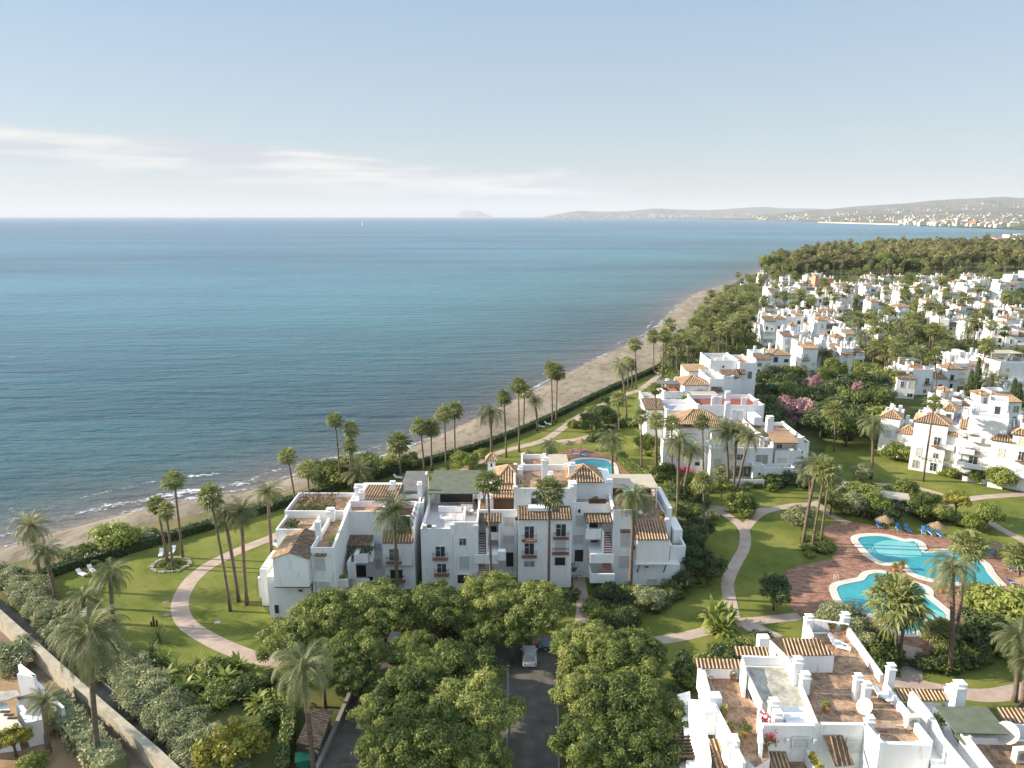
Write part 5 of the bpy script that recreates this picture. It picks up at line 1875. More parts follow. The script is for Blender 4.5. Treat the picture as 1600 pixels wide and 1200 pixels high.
# left brown terrace, one storey lower
ZL = 8.4
B.gmass([(1107, 1056), (1162, 1056), (1172, 1092), (1195, 1120), (1203, 1187), (1180, 1200), (1150, 1170)], ZL - .03)
B.gslab([(1108, 1057), (1161, 1057), (1171, 1092), (1194, 1120), (1202, 1186), (1180, 1199), (1151, 1170)], ZL, ZL - .02, 'terrace_brown', 'terrace_floor')
B.gwall((1096, 1038), (1161, 1040), ZL + 1.5, 0, .3)
B.gwall((1097, 1040), (1108, 1082), ZL + 1.3, 0, .35)
B.gwall((1108, 1084), (1150, 1165), ZL + 1.1, 0, .35)
B.gwall((1150, 1165), (1163, 1192), ZL + .8, 0, .3)
B.gwall((1160, 1030), (1165, 1055), ZL + 2.6, 0, .3)
B.gwall((1186, 1110), (1190, 1160), ZL + 1.6, 0, .3)
def coping(bld, a, b, z, dep=1.0, rise=.4):
    p, q = G(a[0], a[1], z), G(b[0], b[1], z)
    up = Vector((0, dep, rise))
    mb = MB(); ribs_slope(mb, p, q, p + up, q + up, .36, .14); bld.part(mb, 'tile_coping', TT)


coping(B, (1088, 1043), (1160, 1045), ZL + 1.5)
coping(B, (1150, 1024), (1203, 1025), ZL + 2.2)
for px_, py_, h_ in ((1100, 1062, 2.0), (1115, 1108, 2.6), (1108, 1124, 2.2), (1142, 1170, 2.2), (1192, 1009, 2.2)):
    q = G(px_, py_, ZL)
    B.chimney(q.x, q.y, ZL - 1, 1.2, 1.0, h_, False)
# lower left stepped volumes with arch window
B.gmass([(1058, 1085), (1078, 1080), (1084, 1140), (1070, 1150)], 6.4)
B.gmass([(1074, 1092), (1098, 1094), (1112, 1190), (1098, 1215), (1080, 1160)], 7.2)
q = G(1086, 1112, 6.0)
# front wall with windows below the grey roof
fz = ZR + .9
B.gwall((1192, 1131), (1283, 1132), fz, 0, .35)
B.gwall((1283, 1130), (1352, 1131), fz + .2, 0, .35)
B.gwall((1352, 1131), (1378, 1160), fz + .2, 0, .35)
B.gwall((1378, 1160), (1454, 1163), ZR + .9, 0, .35)
p0, p1 = G(1192, 1131, fz), G(1283, 1132, fz)
ym_ = min(p0.y, p1.y) - .2
def bwin(x0, x1, y0, y1, Y, kind):
    a, b = X_(x0, (y0 + y1) / 2, Y), X_(x1, (y0 + y1) / 2, Y)
    z1, z0 = Z_(y0, Y), Z_(y1, Y)
    B.window((a + b) / 2, z0, b - a, z1 - z0, Y, kind)
bwin(1237, 1264, 1152, 1170, ym_ - .05, 'blind')
bwin(1322, 1349, 1152, 1178, ym_ - .15, 'blind')
for xx in (1229, 1272):
    q = P(xx, 1157, ym_)
    B.part(MB().box(q.x - .13, q.x + .13, ym_ - .28, ym_ - .02, q.z - .2, q.z + .25), 'wall_lamp', 'frame_white')
# dark tiled lean-to between the windows
_f = Vector((0, -1, 0))
mb = MB(); ribs_slope(mb, G(1297, 1184, 7.6) + _f * 1.1, G(1326, 1181, 7.6) + _f * 1.1, G(1284, 1146, 9.55) + _f * .25, G(1315, 1146, 9.55) + _f * .25, .36, .15); B.part(mb, 'tile_canopy', TD)
# lower terrace in front, planters and tile strips at the bottom edge
B.gmass([(1175, 1188), (1270, 1188), (1285, 1300), (1160, 1300)], 6.6)
B.gslab([(1180, 1190), (1266, 1190), (1280, 1290), (1175, 1290)], 6.62, 6.605, 'terrace_brown', 'terrace_floor')
B.gwall((1263, 1170), (1295, 1240), 8.0, 0, .5)
B.planter(G(1270, 1180, 8).x - .4, G(1285, 1215, 8).x + .3, G(1285, 1215, 8).y, G(1270, 1180, 8).y, 7.9, 'leaf_yellow', 500, 4, .18, .6)
coping(B, (1118, 1200), (1160, 1198), 6.4, 2.6, .9)
coping(B, (1150, 1212), (1240, 1212), 6.9, 2.4, .9)
B.planter(G(1195, 1150, 8.4).x - .5, G(1205, 1170, 8.4).x + .5, G(1205, 1170, 8.4).y, G(1195, 1135, 8.4).y, ZL + .6, 'flower', 220, 7, .16, 1.2)
B.planter(G(1195, 1150, 8.4).x - .5, G(1208, 1170, 8.4).x + .5, G(1205, 1170, 8.4).y, G(1195, 1135, 8.4).y, ZL + .2, 'leaf_bright', 300, 8, .16, 1.0)
# pergola of dark beams on the left
for k in range(7):
    a0, a1 = G(1056 + k * .5, 1152 + k * 5.2, 7.0), G(1104 + k * 2.2, 1152 + k * 5.2, 7.0)
    B.part(MB().bar(a0, a1, .12, .16), 'pergola_beam', 'wood_dark')
B.part(MB().bar(G(1059, 1148, 6.85), G(1060, 1190, 6.85), .14, .14), 'pergola_beam', 'wood_dark')
B.gmass([(1034, 1180), (1070, 1178), (1076, 1260), (1040, 1260)], 6.0)
B.gmass([(1072, 1188), (1100, 1186), (1104, 1250), (1076, 1250)], 6.6)
# planter pots on the left terrace
for px_, py_ in ((1106, 1066), (1145, 1060), (1131, 1118), (1139, 1142), (1152, 1162)):
    q = G(px_, py_, ZL)
    B.part(MB().cone((q.x, q.y, ZL), .28, .45, 10, 0, .36), 'flower_pot', 'terracotta')
    B.planter(q.x - .35, q.x + .35, q.y - .35, q.y + .35, ZL + .45, 'leaf_bright', 50, int(px_), .15, .5)
B.done()

# neighbour at the bottom right corner
o = G(1520, 1160, 0); o = Vector((o.x, o.y, 0))
C = RB('apartment_building', 'white building at the bottom right corner with a green awning and tall sunlit wall', o, 0, None, 'building', world=True)
C.gwall((1424, 1080), (1456, 1120), 11.6, 0, .5, 10.6)
C.gwall((1456, 1120), (1470, 1150), 10.4, 0, .5, 10.2)
C.gwall((1470, 1150), (1560, 1260), 10.2, 0, .5)
C.gmass([(1430, 1096), (1470, 1099), (1490, 1150), (1560, 1256), (1470, 1256)], 8.6)
C.gwall((1505, 1143), (1560, 1215), 10.6, 0, .4)
C.gwall((1509, 1150), (1570, 1152), 10.0, 0, .35)
C.gmass([(1510, 1156), (1640, 1156), (1680, 1300), (1580, 1300)], 9.3)
C.gslab([(1512, 1158), (1640, 1158), (1676, 1290), (1586, 1290)], 9.33, 9.31, 'terrace_brown', 'terrace_floor')
C.gslab([(1460, 1103), (1542, 1104), (1577, 1147), (1494, 1145)], 10.9, 10.8, 'awning_green', 'awning')
C.gslab([(1491, 1147), (1500, 1142), (1516, 1160), (1506, 1163)], 10.2, 10.1, 'awning_green', 'awning')
for px_, py_, h_, w_ in ((1493, 1112, 3.2, .95), (1486, 1098, 1.8, 1.0), (1465, 1128, 1.2, .9)):
    q = G(px_, py_, 9)
    C.chimney(q.x, q.y, 9, w_, w_ * .9, h_ - .5)
coping(C, (1402, 1094), (1484, 1094), 9.6, 1.2, .35)
coping(C, (1570, 1128), (1640, 1131), 9.7, 1.5)
C.gwall((1572, 1130), (1640, 1134), 9.6, 0, .3)
C.planter(G(1463, 1120, 10).x - .4, G(1463, 1120, 10).x + .6, G(1463, 1122, 10).y - .5, G(1463, 1122, 10).y + .5, 9.6, 'leaf_bright', 120, 4, .18, .8)
C.done()


def dish(px, py, z, r, label, az=R(200)):
    q = G(px, py, z)
    t = thing('satellite_dish', label, 'satellite dish', q)
    mb = MB()
    n = 18
    c = Vector((math.cos(az) * .75, math.sin(az) * .75, .62)).normalized()
    a = c.orthogonal().normalized(); b = c.cross(a)
    ctr = Vector((0, 0, r * .9))
    rings = [(0, 0), (.5, .07), (1, .26)]
    for (r0, d0_), (r1, d1_) in zip(rings, rings[1:]):
        for k in range(n):
            t0, t1 = 6.2832 * k / n, 6.2832 * (k + 1) / n
            f = lambda rr, dd, tt: ctr + (a * math.cos(tt) + b * math.sin(tt)) * rr * r + c * dd * r
            if r0 == 0: mb.quad([ctr, f(r1, d1_, t0), f(r1, d1_, t1)])
            else: mb.quad([f(r0, d0_, t0), f(r1, d1_, t0), f(r1, d1_, t1), f(r0, d0_, t1)])
    mb.build('reflector', 'coping', t, off=(0, 0, 0))
    MB().tube([(0, 0, -.02), tuple(ctr - c * .06)], .05, 6).build('mast', 'concrete', t, off=(0, 0, 0))
    MB().tube([tuple(ctr - b * r * .9 + c * .2 * r), tuple(ctr + c * r * .9)], .025, 5).build('feed_arm', 'concrete', t, off=(0, 0, 0))
    return t


dish(1351, 1115, ZR, .8, 'cream satellite dish in the middle of the big brown roof terrace')
dish(1573, 1160, 9.6, 1.0, 'larger satellite dish on the corner building at the right edge')


def acunit(px, py, z, label):
    q = G(px, py, z)
    t = thing('air_conditioner', label, 'air conditioner', q, R(5))
    MB().box(-.55, .55, -.3, .3, .08, 1.35).build('casing', 'coping', t, off=(0, 0, 0))
    MB().tube([(0, -.3, .75), (0, -.34, .75)], .4, 14).build('fan_grille', 'concrete', t, off=(0, 0, 0))
    m_ = MB().box(-.5, -.35, -.28, .28, 0, .08); m_.box(.35, .5, -.28, .28, 0, .08); m_.build('foot', 'concrete', t, off=(0, 0, 0))


acunit(1423, 1138, ZR, 'pale air conditioning unit against the tall white side wall on the brown roof')
acunit(1592, 1190, 9.33, 'air conditioning unit on the corner roof at the right edge')

# bottom left villa
o = G(30, 1130, 0); o = Vector((o.x, o.y, 0))
V = RB('white_villa', 'small white villa with stepped roofs cut off by the left edge beyond the dirt track', o, 0, None, 'building', world=True)
V.gmass([(-60, 1090), (10, 1098), (25, 1130), (-60, 1140)], 3.4)
V.gslab([(-60, 1084), (2, 1080), (26, 1078), (32, 1086), (10, 1094), (-60, 1100)], 4.2, 4.1, 'terrace_grey', 'flat_roof')
V.gwall((28, 1052), (54, 1056), 4.6, 0, .3, 4.6)
V.gwall((30, 1038), (54, 1056), 4.6, 0, .3)
V.gwall((55, 1064), (98, 1106), 2.8, 0, .35)
V.gmass([(24, 1100), (40, 1110), (60, 1102), (50, 1088)], 3.6)
V.gmass([(26, 1104), (34, 1100), (62, 1104), (66, 1124), (40, 1130)], 3.0)
V.gslab([(26, 1090), (52, 1082), (62, 1096), (42, 1108)], 3.9, 3.8, 'awning_grey', 'flat_roof')
V.gslab([(-60, 1108), (16, 1112), (36, 1136), (-60, 1150)], 3.45, 3.41, 'coping', 'terrace_floor')
for k in range(3):
    q = G(8 + k * 6, 1112 + k * 5, 3.5)
    V.part(MB().box(q.x - .5, q.x + .5, q.y - .12, q.y + .12, 3.46, 3.6), 'roof_slat', 'wood_dark')
V.done()
# ------------------------------------------------------------------ palms that can be told apart
NP = [
 (66, 921, 48, 822, 32, 'D', 'tall dark-trunked date palm leftmost on the lawn, beside the coastal hedge'),
 (90, 947, 70, 862, 26, 'D', 'shorter date palm just right of the leftmost lawn palm'),
 (155, 1188, 140, 992, 66, 'B', 'huge drooping date palm in the lower left foreground over the boundary wall'),
 (178, 975, 172, 900, 36, 'D', 'date palm behind the huge foreground palm, at the left lawn edge'),
 (132, 985, 132, 938, 30, 'D', 'low date palm half hidden behind the huge foreground palm'),
 (262, 882, 245, 788, 19, 'F', 'left fan palm of the trio growing from the ring of stones'),
 (271, 889, 259, 797, 17, 'F', 'shorter middle fan palm of the trio at the ring of stones'),
 (286, 872, 272, 750, 19, 'F', 'tallest fan palm of the trio at the ring of stones'),
 (360, 955, 328, 775, 23, 'F', 'tall leaning fan palm inside the curve of the lawn path'),
 (373, 940, 350, 803, 25, 'D', 'slim date palm in the middle of the three inside the path curve'),
 (386, 945, 377, 800, 28, 'D', 'date palm right of the three inside the path curve'),
 (425, 868, 418, 768, 26, 'D', 'date palm at the left end of the west building by the path'),
 (465, 813, 449, 712, 18, 'F', 'thin fan palm on the lawn left of the large dune shrub'),
 (485, 800, 480, 733, 19, 'F', 'stouter fan palm beside the thin one left of the large dune shrub'),
 (533, 765, 523, 656, 16, 'F', 'thin tall fan palm rising in front of the large dune shrub'),
 (552, 762, 548, 670, 16, 'F', 'fan palm right of the thin tall one by the large dune shrub'),
 (550, 768, 546, 696, 14, 'F', 'short fan palm crown under its taller neighbour by the dune shrub'),
 (562, 764, 560, 738, 29, 'D', 'low spreading date palm in front of the dune shrub'),
 (626, 747, 623, 692, 19, 'F', 'fan palm behind the grey roof of the west building'),
 (663, 738, 656, 666, 15, 'F', 'left fan palm of the four behind the green roof awning'),
 (675, 735, 673, 668, 15, 'F', 'second fan palm of the four behind the green roof awning'),
 (697, 730, 694, 646, 16, 'F', 'third fan palm of the four behind the green roof awning'),
 (711, 718, 710, 640, 15, 'F', 'fourth fan palm of the four behind the green roof awning'),
 (768, 712, 766, 645, 24, 'D', 'broad date palm on the lawn behind the little tower chimney'),
 (791, 715, 787, 621, 15, 'F', 'fan palm right of the broad date palm on the beach lawn'),
 (811, 706, 810, 602, 16, 'F', 'taller fan palm of the pair above the sand, front'),
 (818, 673, 820, 610, 14, 'F', 'fan palm of the pair above the sand, rear'),
 (840, 673, 836, 628, 14, 'D', 'small date palm alone against the sand'),
 (863, 664, 861, 577, 14, 'F', 'left one of two tall fan palms standing before the sand'),
 (869, 660, 871, 581, 13, 'F', 'right one of two tall fan palms standing before the sand'),
 (979, 658, 970, 572, 18, 'D', 'leaning date palm above the small pool path'),
 (981, 609, 981, 567, 12, 'F', 'fan palm left of the thin leader by the coastal path'),
 (988, 607, 986, 570, 11, 'F', 'short fan palm by the coastal path'),
 (994, 608, 992, 538, 12, 'F', 'thin tall fan palm by the coastal hedge'),
 (1021, 584, 1021, 525, 12, 'F', 'fan palm at the end of the coastal hedge'),
 (861, 724, 860, 697, 18, 'D', 'short date palm on the lawn left of the small pool'),
 (957, 757, 955, 688, 26, 'D', 'big date palm at the right rim of the small pool'),
 (967, 680, 965, 622, 13, 'F', 'fan palm behind the big date palm of the small pool'),
 (622, 940, 615, 802, 43, 'D', 'big date palm in front of the west building'),
 (768, 935, 762, 752, 24, 'F', 'tall fan palm in front of the lavender terrace corner'),
 (857, 938, 859, 768, 27, 'F', 'tall fan palm in front of the twin-window bays'),
 (984, 930, 991, 778, 34, 'D', 'curved date palm in front of the right staircase'),
 (1137, 762, 1134, 676, 30, 'D', 'left date palm of the three in front of the villa block'),
 (1146, 764, 1151, 673, 27, 'D', 'middle date palm of the three in front of the villa block'),
 (1151, 775, 1171, 683, 27, 'D', 'right leaning date palm of the three in front of the villa block'),
 (1058, 806, 1060, 690, 26, 'D', 'tall date palm left of the villa block garden'),
 (1064, 796, 1082, 703, 24, 'D', 'strongly leaning date palm next to the villa block garden'),
 (1024, 747, 1024, 607, 13, 'F', 'tallest fan palm at the seaward corner of the villa block'),
 (1064, 684, 1072, 628, 13, 'F', 'fan palm in front of the small pyramid roof'),
 (1002, 738, 1001, 650, 14, 'F', 'fan palm in the shrubs behind the small pool'),
 (1026, 747, 1025, 657, 15, 'F', 'fan palm crowding the villa block, lower crown'),
 (1049, 753, 1049, 661, 16, 'F', 'fan palm just left of the wide villa pyramid roof'),
 (1098, 766, 1097, 659, 14, 'F', 'slim fan palm in front of the wide villa pyramid roof'),
 (1099, 862, 1099, 752, 17, 'F', 'slim fan palm beside the yellow-green tree'),
 (1265, 777, 1265, 732, 30, 'D', 'drooping date palm at the left of the pool palm trio'),
 (1254, 853, 1277, 726, 24, 'D', 'left trunk of the leaning pool palm trio'),
 (1268, 862, 1290, 735, 22, 'F', 'middle trunk of the leaning pool palm trio'),
 (1282, 849, 1297, 742, 20, 'F', 'right trunk of the leaning pool palm trio'),
 (1303, 706, 1304, 641, 19, 'F', 'lone fan palm between the flowering trees and the pool gardens'),
 (1361, 748, 1364, 662, 28, 'D', 'date palm left of the sunlit right-hand row'),
 (1442, 752, 1460, 628, 15, 'F', 'very tall thin fan palm in front of the blank sunlit wall'),
 (1397, 612, 1400, 545, 12, 'F', 'thin fan palm by the sloped parapet house'),
 (1460, 652, 1461, 556, 14, 'F', 'tall fan palm above the right-hand row'),
 (1547, 619, 1552, 592, 24, 'D', 'wide date palm right of the two cypresses'),
 (1480, 606, 1476, 583, 16, 'D', 'short date palm left of the two cypresses'),
 (1397, 1037, 1401, 938, 43, 'F', 'big fan palm leaning over the near pool'),
 (1405, 1037, 1414, 950, 30, 'F', 'second trunk behind the big fan palm at the near pool'),
 (1483, 1054, 1487, 888, 42, 'D', 'tall date palm at the right side of the near pool'),
 (1489, 1024, 1514, 852, 30, 'F', 'tall fan palm behind the date palm at the near pool'),
 (1585, 1096, 1592, 998, 40, 'D', 'date palm at the right edge by the garden path'),
 (1594, 1118, 1606, 1030, 30, 'D', 'date palm cut off at the right edge below its neighbour'),
 (1592, 905, 1592, 868, 26, 'F', 'fan palm at the right edge of the pool paving'),
 (491, 1218, 473, 1045, 58, 'D', 'large date palm in the lower foreground beside the tiled shed'),
 (76, 1177, 70, 1096, 28, 'D', 'stocky date palm in the red earth garden, bottom left'),
 (1365, 690, 1330, 690, 1, 'X', ''),
 (1413, 575, 1413, 545, 1, 'X', ''),
 (1277, 583, 1288, 555, 20, 'D', 'short leaning date palm in front of the row behind the pink trees'),
 (1354, 582, 1352, 545, 14, 'D', 'date palm at the right end of the row behind the pink trees'),
 (1386, 560, 1385, 532, 16, 'D', 'date palm standing on the lawn clearing'),
 (1480, 566, 1481, 543, 18, 'D', 'date palm right of the lawn clearing, left of a pair'),
 (1501, 568, 1500, 546, 18, 'D', 'date palm right of the lawn clearing, right of a pair'),
 (1433, 552, 1434, 516, 12, 'F', 'fan palm at the back of the lawn clearing, left'),
 (1448, 552, 1449, 519, 12, 'F', 'fan palm at the back of the lawn clearing, right'),
 (1420, 470, 1420, 434, 8, 'F', 'tall thin palm standing above the village roofs'),
]
rngp = random.Random(5)
for bx, by, cx, cy, r, k, lab in NP:
    if k == 'X': continue
    palm(bx, by, cx, cy, r * 1.08, k, lab, rng=rngp)

# small fan palm clump by the near pool
for i, (bx, by, cx, cy) in enumerate(((1462, 1020, 1455, 985), (1468, 1020, 1470, 980), (1475, 1018, 1482, 986), (1471, 1024, 1476, 995))):
    palm(bx, by, cx, cy, 19, 'F', 'small fan palm of the clump between the near pool and the tall date palm', 'small palm clump by the near pool', rng=rngp)


def infoot(p, pad=.8):
    for org, rot, W, D in FOOT:
        d = Vector((p.x, p.y, 0)) - org
        lx = d.x * math.cos(rot) + d.y * math.sin(rot)
        ly = -d.x * math.sin(rot) + d.y * math.cos(rot)
        if -pad < lx < W + pad and -pad < ly < D + pad: return True
    return False


def inpoly(x, y, poly):
    c = False
    j = len(poly) - 1
    for i in range(len(poly)):
        if (poly[i][1] > y) != (poly[j][1] > y) and x < (poly[j][0] - poly[i][0]) * (y - poly[i][1]) / (poly[j][1] - poly[i][1]) + poly[i][0]: c = not c
        j = i
    return c


PL = []


def scatter(poly, n, mind, rng, big=None):
    """random world spots whose ground point lies in a pixel polygon"""
    gp = [G(x, y) for x, y in poly]
    xs = [p.x for p in gp]; ys = [p.y for p in gp]
    pp = [(p.x, p.y) for p in gp]
    out = []
    for _ in range(n * 40):
        if len(out) >= n: break
        # even in picture space so that near ground gets as many as it shows
        u, v = rng.uniform(min(a for a, b in poly), max(a for a, b in poly)), rng.uniform(min(b for a, b in poly), max(b for a, b in poly))
        if not inpoly(u, v, poly): continue
        p = G(u, v)
        if infoot(p): continue
        if any((p - q).length < mind for q in PL): continue
        PL.append(p); out.append(p)
    return out


VILL = [(1150, 470), (1200, 440), (1330, 433), (1600, 428), (1610, 560), (1560, 610), (1400, 600), (1360, 600), (1330, 560), (1260, 520), (1180, 540), (1150, 560), (1120, 580), (1110, 540)]
rngs = random.Random(31)
for i, p in enumerate(scatter(VILL, 165, 4, rngs)):
    far = True
    if rngs.random() < .62:
        palm(0, 0, 0, 0, rngs.uniform(2.7, 3.7), 'F', 'small distant fan palm among the white village houses', 'fan palms of the village', .22, True, rngs, base=p, hgt=rngs.uniform(10, 17))
    else:
        palm(0, 0, 0, 0, rngs.uniform(3.4, 4.6), 'D', 'small distant date palm among the white village houses', 'date palms of the village', .28, True, rngs, base=p, hgt=rngs.uniform(5, 9))
COAST = [(1030, 590), (1036, 566), (1070, 545), (1092, 505), (1115, 478), (1140, 455), (1190, 445), (1190, 470), (1175, 500), (1180, 540), (1150, 560), (1110, 560), (1060, 600)]
for i, p in enumerate(scatter(COAST, 100, 3.4, rngs)):
    if rngs.random() < .75:
        palm(0, 0, 0, 0, rngs.uniform(2.5, 3.3), 'F', 'fan palm in the dense palm belt between the beach and the village', 'fan palms of the beach belt', .22, True, rngs, base=p, hgt=rngs.uniform(8, 15))
    else:
        palm(0, 0, 0, 0, rngs.uniform(3.2, 4.2), 'D', 'date palm in the dense palm belt between the beach and the village', 'date palms of the beach belt', .28, True, rngs, base=p, hgt=rngs.uniform(4, 8))
EDGE = [(1170, 448), (1200, 436), (1600, 424), (1600, 432), (1330, 438), (1200, 448)]
for i, p in enumerate(scatter(EDGE, 40, 6, rngs)):
    palm(0, 0, 0, 0, rngs.uniform(2.4, 3.2), 'F', 'small fan palm standing along the foot of the dark grove', 'fan palms along the grove', .22, True, rngs, base=p, hgt=rngs.uniform(9, 16))

# ------------------------------------------------------------------ the grove beyond the village
rngg = random.Random(8)
cnt = 0
GR = [(1183, 437), (1300, 431), (1620, 423), (1640, 392), (1560, 385), (1430, 388), (1300, 398), (1200, 420)]
gp = []
for _ in range(9000):
    if cnt >= 250: break
    # nearly even on the ground, denser in front
    u, v = rngg.uniform(1178, 1640), rngg.uniform(385, 438)
    if not inpoly(u, v, GR): continue
    p = G(u, v)
    if any((p - q).length < 8.5 for q in gp): continue
    gp.append(p); cnt += 1
    rad = rngg.uniform(7, 11.5)
    h_ = rngg.uniform(9.5, 14)
    if u < 1260: h_ *= .85
    tree(0, 0, h_, rad, rngg.choice(('olive', 'olive', 'olive', 'midgreen')), 'olive-brown tree of the dense grove behind the white village', 'grove trees', rng=rngg, base=p, flat_=rngg.uniform(.8, 1.45), tr=.35, name='grove_tree')

# ------------------------------------------------------------------ trees of the near gardens
PARK = [
 (452, 1000, 5.5, 4.2, 'leafy tree between the lawn path end and the west building'),
 (520, 958, 6, 5.0, 'broad leafy tree in front of the gabled end of the west building'),
 (590, 948, 6, 4.7, 'leafy tree in front of the oriel of the west building'),
 (548, 1018, 5.2, 4.2, 'leafy tree above the large foreground date palm'),
 (505, 1050, 4.6, 3.2, 'shaded leafy tree just behind the large foreground date palm'),
 (686, 946, 6, 4.6, 'leafy tree in front of the lavender terrace part'),
 (758, 930, 6.2, 4.8, 'leafy tree in front of the left brick stairs'),
 (828, 948, 6, 4.9, 'leafy tree in front of the twin-window bays'),
 (750, 978, 4.6, 3.4, 'low leafy tree at the end of the parking lane'),
 (716, 1046, 6, 4.9, 'top leafy tree of the big clump left of the lane'),
 (648, 1090, 6, 4.6, 'left leafy tree of the big clump left of the lane'),
 (744, 1108, 6.4, 4.4, 'leafy tree of the clump touching the lane on its left'),
 (680, 1152, 6, 4.8, 'lower leafy tree of the big clump left of the lane'),
 (752, 1180, 5.2, 3.4, 'leafy tree at the bottom edge just left of the lane'),
 (612, 1165, 4.8, 3.8, 'leafy tree at the bottom edge over the parking place'),
 (596, 1112, 4.6, 3.2, 'small leafy tree hanging over the left parking place'),
 (800, 985, 4.6, 3.2, 'leafy tree above the white car'),
 (648, 1018, 5.0, 3.3, 'leafy tree over the parked silver van'),
 (560, 1060, 4.2, 2.8, 'shaded leafy tree left of the parking place'),
 (918, 1010, 6, 4.3, 'leafy tree right of the lane end, beside the curved front path'),
 (980, 1030, 6.4, 4.9, 'large leafy tree right of the lane, topmost of its clump'),
 (912, 1082, 6, 3.6, 'leafy tree touching the lane on its right'),
 (972, 1106, 6.4, 5.2, 'large leafy tree in the middle of the clump right of the lane'),
 (1034, 1122, 5.6, 3.6, 'leafy tree left of the stepped white terraces'),
 (930, 1165, 5.8, 4.0, 'leafy tree at the bottom edge right of the lane'),
 (1004, 1180, 5.8, 4.2, 'leafy tree at the bottom edge left of the pergola'),
]
rngt = random.Random(12)
for px, py, zc, r, lab in PARK:
    tree(px, py, zc, r * rngt.uniform(1.0, 1.12), 'park', lab, rng=rngt, flat_=rngt.uniform(.85, 1.0))
